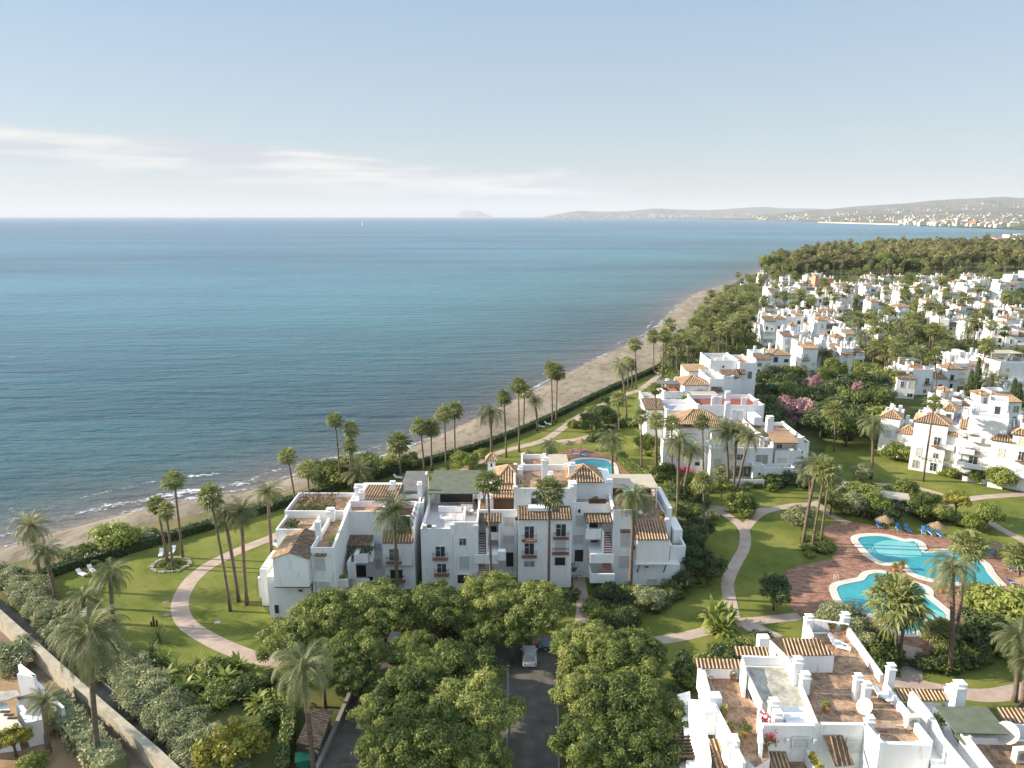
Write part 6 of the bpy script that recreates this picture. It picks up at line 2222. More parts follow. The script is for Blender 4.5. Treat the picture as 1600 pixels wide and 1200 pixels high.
TR = [
 (178, 842, 1.6, 4.3, 'bright', 'large rounded green shrub on the dunes at the left', 'bush'),
 (505, 738, 2.6, 4.2, 'midgreen', 'left part of the big dune thicket, a rounded olive green shrub', 'bush'),
 (536, 732, 3.0, 4.6, 'midgreen', 'middle and tallest shrub of the big dune thicket', 'bush'),
 (568, 732, 2.6, 4.6, 'midgreen', 'right shrub of the big dune thicket behind the low date palm', 'bush'),
 (612, 724, 1.4, 3.2, 'midgreen', 'low green shrub on the dune right of the thicket', 'bush'),
 (640, 720, 1.2, 3.0, 'midgreen', 'low shrub right of the fan palm behind the grey roof', 'bush'),
 (718, 716, 2.0, 2.5, 'bright', 'bright green shrub behind the green roof awning, left', 'bush'),
 (736, 722, 2.0, 2.3, 'bright', 'bright green shrub behind the green roof awning, right', 'bush'),
 (750, 712, 2.2, 2.2, 'bright', 'bright round shrub left of the little tower chimney', 'bush'),
 (1083, 835, 4.5, 2.6, 'dark', 'tall dark tree touching the right wing of the main building', 'tree'),
 (1088, 872, 3.5, 2.8, 'dark', 'dark tree below the right wing of the main building', 'tree'),
 (1112, 885, 2.5, 2.6, 'dark', 'dark shrub on the shaded lawn right of the main building', 'bush'),
 (1078, 800, 4.0, 2.6, 'midgreen', 'green tree behind the right wing of the main building', 'tree'),
 (1060, 770, 3.0, 2.8, 'dark', 'dark tree at the foot of the leaning date palm', 'tree'),
 (1012, 932, 2.6, 2.3, 'grey', 'silvery olive tree in front of the right oriel', 'tree'),
 (955, 930, 1.8, 2.3, 'dark', 'dark shrub left of the silvery olive tree', 'bush'),
 (975, 962, 1.5, 2.4, 'dark', 'dark shrub below the silvery olive tree', 'bush'),
 (940, 965, 1.2, 1.8, 'midgreen', 'green shrub right of the curved front path', 'bush'),
 (1158, 787, 1.9, 3.6, 'bright', 'broad yellow-green bush in the fork of the garden paths', 'bush'),
 (1212, 920, 3.4, 2.6, 'dark', 'round clipped dark tree on the lawn left of the pool paving', 'tree'),
 (1247, 806, 2.0, 3.0, 'grey', 'grey-green rounded bush behind the leaning pool palm trio', 'bush'),
 (1300, 780, 3.2, 2.5, 'midgreen', 'small thick-stemmed tree right of the leaning pool palm trio', 'tree'),
 (1098, 758, 5.0, 2.8, 'yellow', 'yellow-green tree in front of the villa block', 'tree'),
 (1330, 786, 2.6, 3.2, 'grey', 'grey-green shrub mass above the upper pool', 'bush'),
 (1348, 770, 3.2, 3.0, 'midgreen', 'green shrub in the planting above the upper pool', 'bush'),
 (1390, 800, 2.0, 2.6, 'dark', 'dark shrub above the blue loungers', 'bush'),
 (1448, 785, 3.2, 3.2, 'midgreen', 'leafy tree above the right end of the blue loungers', 'tree'),
 (1470, 800, 2.4, 2.4, 'midgreen', 'shrub next to the leafy tree above the blue loungers', 'bush'),
 (1497, 780, 3.6, 2.6, 'yellow', 'small yellow-green tree between the garden paths', 'tree'),
 (1544, 802, 3.0, 2.8, 'bright', 'round bright green tree at the right of the pool gardens', 'tree'),
 (1440, 712, 1.6, 3.2, 'grey', 'pale bush at the foot of the very tall thin palm', 'bush'),
 (1486, 722, 2.2, 3.0, 'grey', 'pale leafy tree before the columned balconies', 'tree'),
 (1560, 745, 2.4, 3.4, 'bright', 'bright bush in front of the balconies with plants', 'bush'),
 (1526, 745, 1.4, 1.8, 'bright', 'round green shrub beside the last right-hand lawn', 'bush'),
 (1400, 705, 2.4, 3.4, 'midgreen', 'leafy bush at the left end of the right-hand row', 'bush'),
 (1392, 682, 3.0, 3.0, 'bright', 'bushy tree left of the tile-roofed balconies', 'tree'),
 (1302, 962, 2.8, 2.7, 'grey', 'left of three olive trees between the near pool and roof terrace', 'tree'),
 (1328, 968, 3.4, 3.0, 'grey', 'middle of three olive trees between the near pool and roof terrace', 'tree'),
 (1348, 990, 2.6, 2.4, 'grey', 'right of three olive trees between the near pool and roof terrace', 'tree'),
 (1379, 1004, 2.2, 2.4, 'midgreen', 'clipped ball-shaped shrub at the foot of the big fan palm', 'bush'),
 (1545, 985, 3.2, 3.6, 'dark', 'dense dark tree right of the tall date palm by the near pool', 'tree'),
 (1585, 955, 4.2, 4.6, 'bright', 'big bright green tree at the right edge below the pool', 'tree'),
 (1540, 940, 4.4, 3.2, 'bright', 'bright green tree over the lower pool terrace', 'tree'),
 (358, 1162, 3.0, 3.6, 'yellow', 'yellow-green tree at the bottom between hedges', 'tree'),
 (18, 1022, 1.8, 3.0, 'grey', 'grey-green tree by the dirt track at the left edge', 'tree'),
 (20, 1150, 2.6, 1.8, 'yellow', 'tiny tree in the bottom left garden', 'tree'),
 (50, 1190, 1.0, 1.4, 'bright', 'small green shrub at the bottom left', 'bush'),
 (925, 655, 3.0, 3.6, 'dark', 'dark leafy tree left of the coastal garden path', 'tree'),
 (945, 645, 3.0, 3.8, 'dark', 'dark leafy tree in the bed beside the coastal garden path', 'tree'),
 (1010, 690, 3.0, 3.0, 'bright', 'bright shrub among the palms behind the small pool', 'bush'),
 (1040, 735, 2.4, 3.0, 'midgreen', 'green bush in the villa garden', 'bush'),
 (1130, 740, 1.8, 2.4, 'grey', 'silvery shrub at the foot of the three date palms', 'bush'),
 (1175, 735, 1.8, 1.8, 'dark', 'dark shrub against the villa terrace wall', 'bush'),
 (1230, 745, 1.4, 2.4, 'dark', 'dark hedge-like shrub right of the villa terrace', 'bush'),
 (1205, 748, 1.2, 2.4, 'midgreen', 'green shrub below the villa terrace', 'bush'),
 (1096, 822, 3.6, 2.4, 'dark', 'dark bushy tree between the shaded lawn and the right wing', 'tree'),
 (1070, 905, 1.8, 2.0, 'dark', 'dark shrub at the lower corner of the right wing', 'bush'),
 (1128, 758, 2.6, 2.4, 'midgreen', 'leafy shrub beside the yellow-green tree', 'bush'),
 (1036, 712, 3.2, 2.8, 'midgreen', 'leafy tree among the fan palms before the villa block', 'tree'),
 (1372, 786, 3.0, 2.8, 'bright', 'light green tree above the leftmost blue loungers', 'tree'),
 (1420, 762, 2.6, 2.6, 'midgreen', 'leafy shrub beside the garden kiosk', 'bush'),
 (1520, 815, 1.8, 2.2, 'bright', 'light green shrub left of the round bright green tree', 'bush'),
 (1350, 735, 2.2, 2.4, 'grey', 'pale shrub on the lawn below the lone fan palm', 'bush'),
 (893, 880, 1.6, 1.9, 'dark', 'dark shrub at the top of the curved front path', 'bush'),
 (850, 893, 1.6, 1.8, 'dark', 'dark shrub at the foot of the twin-window bays', 'bush'),
 # flowering garden
 (1268, 600, 5.5, 4.4, 'pink', 'bright pink blossoming tree, the rounder of two in the village garden', 'tree'),
 (1248, 640, 4.5, 6.2, 'pink', 'wide pale pink blossoming tree in front of the village garden', 'tree'),
 (1345, 606, 4.0, 3.6, 'pink', 'faint pink blossoming tree near the sloped parapet house', 'tree'),
]
GARD = [(1190, 612, 'dark'), (1208, 592, 'dark'), (1196, 640, 'dark'), (1215, 612, 'midgreen'), (1232, 600, 'dark'), (1240, 585, 'midgreen'), (1240, 618, 'bright'), (1290, 588, 'midgreen'), (1305, 575, 'bright'),
        (1300, 608, 'dark'), (1322, 596, 'dark'), (1330, 625, 'midgreen'), (1352, 580, 'midgreen'), (1362, 602, 'dark'), (1378, 622, 'midgreen'), (1340, 650, 'dark'), (1372, 655, 'bright'), (1300, 640, 'dark'), (1285, 655, 'dark'), (1325, 665, 'midgreen'), (1278, 625, 'dark'), (1205, 660, 'dark'), (1390, 590, 'midgreen')]
for px, py, zc, r, k, lab, cat in TR:
    tree(px, py, zc, r, k, lab, cat=cat, rng=rngt, name='leafy_tree' if cat == 'tree' else 'garden_shrub', trunk=(cat == 'tree' or zc > 2.2))
for i, (px, py, k) in enumerate(GARD):
    tree(px, py, rngt.uniform(4, 5.5), rngt.uniform(4.2, 5.6), k, 'dense green tree around the pink blossoming trees', 'garden trees around the pink blossom', rng=rngt)
# cypresses
for px, py, hh, lab in ((1512, 622, 9, 'left of two dark pointed cypresses'), (1522, 618, 12, 'taller right one of two dark pointed cypresses'), (1580, 632, 8, 'dark cypress alone near the right edge'), (1588, 634, 7, 'small cypress beside the lone one near the right edge')):
    b = G(px, py)
    t = thing('cypress_tree', lab, 'tree', b)
    MB().tube([(0, 0, -.1), (0, 0, hh * .3)], .2, 6).build('trunk', 'bark', t, off=(0, 0, 0))
    inst('crown', CR['cypress'][0], t, (0, 0, hh * .5), (1.9, 1.9, hh * .5))
for px, py in ((1574, 452), (1578, 450)):
    pass
# grey-green oleanders along the lane
rngo = random.Random(14)
line_ = [(12, 912), (45, 945), (90, 985), (130, 1018), (175, 1055), (215, 1090), (255, 1130), (300, 1175), (335, 1215)]
wl = resample([G(a, b) for a, b in line_], 26)
for k, p in enumerate(wl):
    for j in range(2):
        q = p + Vector((rngo.uniform(-1.0, 1.0) + (j * 2.4 - .6), rngo.uniform(-.8, .8), 0))
        tree(0, 0, rngo.uniform(1.2, 1.7), rngo.uniform(1.7, 2.4), 'grey', 'grey-green oleander of the long hedge beside the sunken service lane', 'oleanders along the service lane', 'bush', 'oleander', trunk=False, base=q, rng=rngo)
# broad leaved and spiky plants of the lower left bed
SPK = [(238, 1022, 'darkspiky'), (255, 1042, 'spiky'), (278, 1050, 'spiky'), (262, 1064, 'banana'), (300, 1062, 'spiky'), (318, 1072, 'banana'), (335, 1080, 'banana'), (290, 1085, 'banana'), (352, 1066, 'banana'), (372, 1048, 'banana'), (395, 1072, 'banana'), (385, 1095, 'banana'), (360, 1098, 'darkspiky'), (325, 1098, 'banana'), (345, 1110, 'spiky'), (405, 1105, 'banana'), (310, 1040, 'spiky'), (250, 1005, 'darkspiky')]
for i, (px, py, k) in enumerate(SPK):
    bush(px, py, rngo.uniform(1.6, 2.3), k, 'large-leaved exotic plant in the bed at the lower end of the lawn', 'exotic plants at the lower end of the lawn', 1.0, 'exotic_plant', rng=rngo)
for i, (px, py) in enumerate(((1118, 985), (1126, 978), (1135, 984), (1122, 992), (1140, 975), (1131, 995), (1113, 975))):
    bush(px, py, rngo.uniform(1.9, 2.7), 'banana', 'giant strelitzia leaf clump beside the lower garden path', 'strelitzia clump by the lower garden path', 1.5, 'strelitzia', rng=rngo)
for i, (px, py) in enumerate(((1160, 1022), (1172, 1016), (1148, 1030), (1130, 1040), (1180, 1026))):
    bush(px, py, rngo.uniform(1.5, 2.0), 'spiky', 'spiky green plant behind the left roof terrace parapet', 'spiky plants behind the left roof terrace', 1.2, 'spiky_plant', rng=rngo)
for px, py, lab in ((898, 900, 'dark spiky plant by the door recess of the main building'), (832, 908, 'dark spiky plant before the twin-window bays'), (728, 918, 'dark spiky plant before the lavender terrace part'), (1220, 748, 'spiky plant in front of the villa terrace'), (700, 738, 'spiky grey plant behind the green roof awning')):
    bush(px, py, 2.0, 'darkspiky', lab, None, 1.5, 'spiky_plant', rng=rngo)
for px, py in ((1360, 800), (1368, 792), (1352, 806), (1378, 806)):
    bush(px, py, 2.4, 'banana', 'big-leaved plant in the bed above the upper pool', 'big-leaved plants above the upper pool', 1.6, 'exotic_plant', rng=rngo)
for px, py in ((1528, 1010), (1540, 1006), (1534, 1016), (1552, 1012)):
    bush(px, py, 2.6, 'spiky', 'large yucca right of the tall date palm at the near pool', 'yuccas right of the near pool', 1.7, 'yucca', rng=rngo)

# shrubs filling the beds, grouped by the bed they grow in
BEDS = [
 ([(420, 985), (480, 1030), (600, 990), (700, 985), (700, 960), (500, 960)], 22, 1.0, 1.8, ('bushdark', 'bush'), 'dark low shrub along the foot of the west building'),
 ([(700, 950), (895, 905), (900, 990), (880, 995), (700, 985)], 20, .9, 1.6, ('bushdark',), 'dark low shrub left of the curved front path'),
 ([(925, 925), (1070, 925), (1085, 900), (1110, 905), (1070, 950), (1000, 955), (960, 990), (925, 960)], 26, .9, 1.7, ('bushdark', 'bush'), 'dark low shrub along the foot of the main building'),
 ([(1085, 860), (1110, 800), (1090, 760), (1060, 770), (1060, 840), (1080, 900)], 22, 1.2, 2.2, ('bushdark', 'bush', 'bushgrey'), 'shrub in the bed between the main building and the lawn'),
 ([(990, 700), (1060, 700), (1080, 745), (1100, 770), (1070, 775), (1010, 750)], 26, 1.2, 2.2, ('bush', 'bushgrey', 'bushyellow'), 'shrub in the garden between small pool and villa'),
 ([(880, 655), (985, 615), (1000, 650), (985, 690), (915, 690)], 16, 1.2, 2.2, ('bush', 'bushdark', 'bushyellow'), 'shrub of the bed along the coastal garden path'),
 ([(1100, 765), (1250, 745), (1280, 755), (1240, 765), (1120, 778)], 18, .8, 1.5, ('bush', 'bushdark', 'bushgrey'), 'low shrub in front of the villa terrace'),
 ([(1310, 800), (1340, 760), (1400, 770), (1420, 800), (1500, 800), (1540, 830), (1450, 822), (1380, 812)], 40, 1.1, 2.1, ('bush', 'bushdark', 'bushgrey', 'bushyellow'), 'shrub of the thick planting above the upper pool'),
 ([(1240, 850), (1290, 840), (1300, 860), (1260, 872)], 9, .8, 1.3, ('bushyellow', 'bush'), 'small bright shrub at the feet of the pool palm trio'),
 ([(1440, 1025), (1500, 1005), (1590, 1005), (1600, 1035), (1520, 1045), (1440, 1045)], 26, 1.0, 1.8, ('bushdark', 'bush'), 'shrub in the dark bed below the near pool'),
 ([(1360, 1005), (1385, 1010), (1400, 1040), (1385, 1060), (1370, 1050)], 9, 1.0, 1.6, ('bushdark',), 'dark shrub under the big fan palm at the near pool'),
 ([(1375, 700), (1430, 715), (1480, 745), (1600, 760), (1600, 745), (1500, 735), (1430, 700)], 30, .9, 1.8, ('bush', 'bushgrey', 'bushyellow', 'bushdark'), 'low shrub along the foot of the right-hand row'),
 ([(1140, 1010), (1200, 1000), (1200, 1015), (1100, 1060), (1050, 1120), (1035, 1080), (1100, 1030)], 24, 1.1, 1.9, ('bush', 'bushdark'), 'shrub along the back of the stepped white terraces'),
 ([(230, 1040), (420, 1060), (440, 1120), (400, 1160), (320, 1110)], 20, 1.0, 1.8, ('bushdark', 'bush'), 'low dark shrub between the exotic plants'),
 ([(0, 905), (60, 890), (60, 915), (20, 935)], 8, 1.0, 1.8, ('bush', 'bushyellow'), 'dune shrub behind the hedge at the left edge'),
 ([(60, 885), (140, 858), (240, 830), (240, 842), (140, 872)], 10, .8, 1.4, ('bush', 'bushgrey'), 'low dune shrub between hedge and sand'),
 ([(250, 838), (480, 775), (600, 745), (600, 735), (480, 765), (330, 812)], 14, .8, 1.3, ('bushgrey', 'bush'), 'small dune shrub behind the long hedge'),
 ([(1190, 570), (1400, 560), (1390, 690), (1300, 700), (1200, 690)], 26, 2.0, 3.0, ('bushdark', 'bush'), 'undergrowth shrub below the blossoming trees'),
]
rngb = random.Random(23)
for poly, n, r0, r1, kinds, lab in BEDS:
    k = 0
    n = int(n * .78)
    r0 *= 1.22; r1 *= 1.22
    for _ in range(n * 30):
        if k >= n: break
        u, v = rngb.uniform(min(a for a, b in poly), max(a for a, b in poly)), rngb.uniform(min(b for a, b in poly), max(b for a, b in poly))
        if inpoly(u, v, poly):
            k += 1
            bush(u, v, rngb.uniform(r0, r1), rngb.choice(kinds), lab, lab, .8, rng=rngb)
# the planting all through the village, one mass
mb = MB()
k = 0
for _ in range(20000):
    if k >= 620: break
    u, v = rngb.uniform(1040, 1610), rngb.uniform(428, 640)
    if not (inpoly(u, v, VILL) or inpoly(u, v, COAST) and rngb.random() < .5): continue
    p = G(u, v)
    if infoot(p, 1.0): continue
    k += 1
    r = rngb.uniform(1.8, 4.2)
    tone = rngb.uniform(.2, .8)
    for _ in range(150):
        d = rvec(rngb)
        if d.z < -.2: d.z = -d.z
        leaf(mb, Vector((p.x, p.y, r * .3)) + Vector((d.x * r, d.y * r, d.z * r * .8)) * rngb.uniform(.6, 1.1), d + rvec(rngb) * .8, r * .14, rngb, min(1, max(0, tone + rngb.gauss(0, .15))), .55)
o = mb.build('village_planting', 'leaf_park')
tag(o, 'mass of garden bushes between the white houses of the village', 'bushes', kind='stuff')

# ------------------------------------------------------------------ hedges
hedge([(30, 925), (60, 908), (110, 890), (200, 864), (300, 834), (395, 806), (480, 780), (555, 757), (640, 733), (700, 716), (780, 690), (860, 656), (940, 617), (1030, 576), (1062, 556)], 1.7, 1.5, 'leaf_dark', 'long clipped hedge separating the lawn from the beach', dens=16, lsz=.22)
hedge([(968, 716), (985, 735), (1005, 748), (1020, 752)], 2.2, 1.6, 'leaf_park', 'clipped curving hedge right of the small pool', dens=18, lsz=.2)
hedge([(412, 1140), (440, 1128), (452, 1150), (446, 1190), (442, 1230)], 1.3, 2.0, 'leaf_park', 'curved clipped hedge left of the tiled shed', dens=26, lsz=.16)
hedge([(85, 1108), (110, 1140), (140, 1170), (180, 1215)], 2.6, 1.9, 'leaf_grey', 'thick hedge between the dirt track and the red earth garden', dens=26, lsz=.2, rough=.25)
hedge([(1300, 1000), (1340, 1010), (1362, 1030)], 1.2, 1.4, 'leaf_dark', 'short dark hedge behind the long white roof parapet', dens=20, lsz=.18)
# ------------------------------------------------------------------ pools
def offset_poly(p, d):
    n = len(p); out = []
    a = sum(p[k].x * p[(k + 1) % n].y - p[(k + 1) % n].x * p[k].y for k in range(n))
    sg = 1 if a > 0 else -1
    for k in range(n):
        t = (p[(k + 1) % n] - p[k - 1]); t.z = 0; t.normalize()
        out.append(p[k] + Vector((t.y, -t.x, 0)) * d * sg)
    return out


def pool(label, px, rim=1.1, shallow=()):
    p = smooth_poly(gpts(px), 7)
    c = sum(p, Vector()) / len(p)
    t = thing('swimming_pool', label, 'swimming pool', Vector((c.x, c.y, 0)), world=True)
    o = offset_poly(p, rim)
    mb = MB()
    n = len(p)
    for k in range(n):
        j = (k + 1) % n
        a, b, e, f = p[k], p[j], o[j], o[k]
        mb.quad([(a.x, a.y, .13), (f.x, f.y, .13), (e.x, e.y, .13), (b.x, b.y, .13)])
        mb.quad([(f.x, f.y, .0), (e.x, e.y, .0), (e.x, e.y, .13), (f.x, f.y, .13)])
        mb.quad([(a.x, a.y, .0), (b.x, b.y, .0), (b.x, b.y, .13), (a.x, a.y, .13)])
    wb(mb, 'coping', 'coping', t)
    mb = MB(); mb.quad([(q.x, q.y, .06) for q in p])
    wb(mb, 'water', 'pool_water', t)
    for i, s in enumerate(shallow):
        q = smooth_poly(gpts(s), 6)
        mb = MB(); mb.quad([(v.x, v.y, .066 + .004 * i) for v in q])
        wb(mb, 'shallow_shelf', 'pool_shallow', t)
    return t


def z4(l): return [(1180 + a * .2625, 760 + b * .2625) for a, b in l]


A_ = pool('large upper kidney-shaped swimming pool with a rounded shallow basin', z4([(612, 318), (680, 300), (780, 303), (890, 332), (960, 335), (990, 388), (1060, 400), (1150, 393), (1260, 412), (1345, 458), (1385, 520), (1452, 600), (1420, 618), (1320, 600), (1220, 575), (1130, 565), (1030, 548), (950, 520), (905, 475), (860, 452), (770, 455), (710, 428), (665, 385)]), 1.2,
     [z4([(710, 345), (790, 322), (890, 335), (950, 345), (985, 395), (980, 418), (880, 420), (760, 412), (718, 380)])])
B_ = pool('near irregular swimming pool below the upper one', z4([(492, 602), (560, 580), (645, 562), (680, 528), (755, 520), (830, 548), (950, 588), (1010, 612), (1015, 655), (1080, 712), (1135, 762), (1115, 785), (1010, 795), (990, 850), (920, 872), (850, 865), (795, 835), (770, 795), (690, 760), (600, 745), (530, 700), (495, 645)]), 1.1,
     [z4([(990, 740), (1060, 735), (1128, 762), (1112, 782), (1010, 790)])])
pool('small pool behind the main building between tile roofs and lawn', [(895, 726), (900, 720), (918, 718), (945, 720), (957, 727), (960, 740), (960, 752), (985, 757), (1000, 764), (940, 768), (925, 752), (905, 740)], 1.0)


def rail(px, py, lab):
    q = G(px, py)
    t = thing('pool_ladder', lab, 'pool ladder', Vector((q.x, q.y, .13)))
    for s in (-.25, .25):
        MB().tube([(s, 0, 0), (s, 0, .75), (s, .25, .9), (s, .5, .75), (s, .5, -.1)], .03, 6).build('handrail', 'frame_white', t, off=(0, 0, 0))
    m_ = MB()
    for z in (.1, .4): m_.box(-.25, .25, .48, .52, z, z + .03)
    m_.build('step', 'frame_white', t, off=(0, 0, 0))


rail(1307, 908, 'chrome ladder at the left end of the near pool')
rail(1362, 866, 'chrome ladder at the lower rim of the upper pool')
rail(1435, 855, 'chrome ladder beside the shallow basin of the upper pool')


# ------------------------------------------------------------------ loungers, parasols, pots
def lounger(px, py, rz, mat, label, group=None, z=.04, src=None):
    q = G(px, py, z)
    t = thing('sun_lounger', label, 'sun lounger', q, R(rz), group)
    fr = MB()
    fr.box(-.36, -.30, -1.0, .45, .28, .36); fr.box(.30, .36, -1.0, .45, .28, .36); fr.box(-.30, .30, -1.0, -.94, .28, .36); fr.box(-.30, .30, .39, .45, .28, .36)
    fr.build('frame', 'frame_white', t, off=(0, 0, 0))
    for a, b in ((-.33, -.9), (.33, -.9), (-.33, .38), (.33, .38)):
        MB().box(a - .03, a + .03, b - .03, b + .03, 0, .28).build('leg', 'frame_white', t, off=(0, 0, 0))
    MB().box(-.31, .31, -1.0, .45, .365, .44).build('seat', mat, t, off=(0, 0, 0))
    bk = MB()
    v = [(-.31, .46, .38), (.31, .46, .38), (.31, 1.02, .92), (-.31, 1.02, .92)]
    w = [(a, b + .06, c - .06) for a, b, c in v]
    bk.quad(v); bk.quad(w[::-1])
    for k in range(4):
        j = (k + 1) % 4
        bk.quad([v[j], v[k], w[k], w[j]])
    bk.build('backrest', mat, t, off=(0, 0, 0))


LB = [(735, 240, 172), (850, 256, 165), (905, 264, 178), (1000, 275, 155), (1045, 284, 176), (1095, 292, 180)]
for (a, b, rz), lab in zip(LB, ('leftmost blue lounger of the row above the upper pool', 'second blue lounger from the left above the upper pool', 'third blue lounger from the left above the upper pool', 'angled fourth blue lounger above the upper pool', 'fifth blue lounger from the left above the upper pool', 'rightmost blue lounger of the row above the upper pool')):
    lounger(1180 + a * .2625, 760 + b * .2625, rz + 180 if False else rz - 180 + 0, 'lounger_blue', lab, 'blue loungers above the upper pool')
LB2 = [(1395, 405, 100, 'blue lounger under the thatched parasol right of the upper pool'), (1530, 503, 80, 'blue lounger at the right rim of the pool paving'), (1532, 578, 70, 'blue lounger right of the tip of the upper pool'), (1570, 622, 60, 'blue lounger beside two thatched parasols, right'),
       (1290, 715, 80, 'blue lounger under the round thatched parasol by the near pool'), (1335, 722, 75, 'blue lounger right of the round thatched parasol'), (1272, 758, 60, 'blue lounger below the round thatched parasol'), (1480, 648, 70, 'blue lounger between two thatched parasols'),
       (1212, 880, 50, 'blue lounger right of the tall date palm trunk, upper'), (1210, 908, 55, 'blue lounger right of the tall date palm trunk, lower'), (1080, 945, 20, 'blue lounger behind the small palm clump'), (1120, 935, 10, 'second blue lounger behind the small palm clump'), (675, 893, 30, 'blue lounger half hidden by the olive trees')]
for a, b, rz, lab in LB2:
    lounger(1180 + a * .2625, 760 + b * .2625, rz, 'lounger_blue', lab, 'blue loungers around the pools')
for px, py, rz, lab in ((252, 868, 20, 'white lounger left of the stone ring palms'), (270, 864, 10, 'white lounger among the stone ring palm trunks'), (128, 899, 60, 'white lounger at the hedge on the left lawn'), (144, 893, 50, 'second white lounger at the hedge on the left lawn'),
                        (720, 713, 80, 'white lounger on the lawn behind the green roof awning'), (845, 668, 60, 'white lounger under the small date palm'), (856, 664, 60, 'second white lounger near the small date palm'), (1026, 584, 50, 'white lounger at the end of the coastal hedge'),
                        (622, 748, 70, 'white lounger behind the grey roof'), (430, 853, 50, 'white lounger by the path left of the gabled bay')):
    lounger(px, py, rz, 'lounger_white', lab, 'white loungers on the lawns')
for px, py, rz, z, lab in ((1309, 1008, 40, ZR, 'white lounger on the upper part of the brown roof terrace'), (1380, 1092, 30, ZR, 'white lounger beside the right parapet of the roof terrace'), (1313, 1014, 60, ZR, 'second white lounger on the upper part of the roof terrace')):
    lounger(px, py, rz, 'lounger_white', lab, 'white loungers on the roof', z)
for px, py, rz, lab in ((900, 710, 60, 'blue lounger on the brick terrace of the small pool'), (913, 712, 50, 'second blue lounger on the brick terrace of the small pool'), (830, 728, 80, 'blue lounger left of the small pool'), (875, 724, 80, 'blue lounger at the near rim of the small pool')):
    lounger(px, py, rz, 'lounger_blue', lab, 'loungers at the small pool')


def parasol(px, py, label, r=1.5, mat='thatch', h=2.5, group='thatched parasols'):
    q = G(px, py)
    t = thing('thatched_parasol', label, 'parasol', q, 0, group)
    MB().tube([(0, 0, 0), (0, 0, h)], .06, 7).build('pole', 'wood_brown', t, off=(0, 0, 0))
    rng = random.Random(int(px * 7 + py))
    mb = MB()
    mb.tube([(0, 0, h - .45), (0, 0, h + .45)], [r * .92, .05], 18)
    for k in range(260):
        a = rng.uniform(0, 6.283); f = rng.uniform(.15, 1)
        p = Vector((math.cos(a) * r * f, math.sin(a) * r * f, h + .45 - .95 * f))
        d = Vector((math.cos(a), math.sin(a), -.75)).normalized() * .32
        s = Vector((-math.sin(a), math.cos(a), 0)) * .05
        mb.quad([p - s + Vector((0, 0, .03)), p + s + Vector((0, 0, .05)), p + s * .5 + d, p - s * .5 + d], 0, rng.uniform(.3, .7))
    mb.t = [.5] * len(mb.t)
    mb.build('canopy', mat, t, off=(0, 0, 0))


for a, b, lab in ((765, 262, 'thatched parasol over the left blue loungers'), (1075, 300, 'thatched parasol over the right end of the blue lounger row'), (1425, 425, 'thatched parasol right of the upper pool'), (1295, 745, 'round thatched parasol right of the near pool'), (1400, 690, 'thatched parasol behind the round one near the pool tip'), (1510, 700, 'thatched parasol at the far right of the pool terrace'), (1592, 640, 'thatched parasol at the right picture edge')):
    parasol(1180 + a * .2625, 760 + b * .2625, lab)
parasol(887, 706, 'left thatched parasol on the lawn of the small pool'); parasol(908, 703, 'right thatched parasol on the lawn of the small pool'); parasol(823, 722, 'dark thatched parasol left of the small pool')


def pot(px, py, label, r=.55, kind='bushyellow'):
    q = G(px, py, .05)
    t = thing('potted_plant', label, 'potted plant', q, 0, 'potted plants by the pools')
    MB().tube([(0, 0, 0), (0, 0, .55)], [.28, .42], 12).build('pot', 'terracotta', t, off=(0, 0, 0))
    inst('plant', random.choice(CR[kind]), t, (0, 0, 1.0), (r, r, r))


for a, b, lab in ((830, 505, 'potted plant on the left of the bridge between the pools'), (873, 490, 'potted plant on the right of the bridge between the pools'), (1130, 600, 'upper potted plant between the pools and thatched parasol'), (1108, 630, 'lower potted plant between the pools and thatched parasol')):
    pot(1180 + a * .2625, 760 + b * .2625, lab)
# stone ring around the palm trio
cc = G(267, 883)
rng = random.Random(2)
mb = MB()
for k in range(90):
    a = k / 90 * 6.283
    x, y = cc.x + math.cos(a) * 2.9 + rng.uniform(-.25, .25), cc.y + math.sin(a) * 2.5 + rng.uniform(-.25, .25)
    s = rng.uniform(.12, .28)
    pp = [(x + math.cos(t + a) * s * rng.uniform(.8, 1.1), y + math.sin(t + a) * s * rng.uniform(.8, 1.1)) for t in (0, 1.05, 2.1, 3.14, 4.2, 5.2)]
    mb.prism(pp, 0, .1 + s * .5)
tag(mb.build('stone_ring', 'stone'), 'ring of pale stones around the three fan palms on the lawn', 'stones')
for px, py in ((262, 880), (276, 880), (268, 888), (255, 884)):
    bush(px, py, .9, 'bush', 'small shrub inside the stone ring', 'shrubs inside the stone ring', .7)
# cactus like sculpture and lawn drains
q = G(241, 978)
t = thing('cactus', 'small dark three-stemmed cactus standing on the lawn', 'cactus', q)
for x, h_ in ((-.35, .7), (0, 1.5), (.4, 1.0)):
    MB().tube([(x, 0, 0), (x, 0, h_ * .6), (x * 1.1, 0, h_)], [.13, .15, .07], 8).build('stem', 'wood_dark', t, off=(0, 0, 0))
for px, py in ((259, 941), (261, 961), (340, 973)):
    q = G(px, py)
    o = MB().tube([(q.x, q.y, .0), (q.x, q.y, .06)], .45, 14).build('drain_cover', 'concrete')
    tag(o, 'round pale drain cover set in the lawn', 'drain cover', 'drain covers in the lawn')


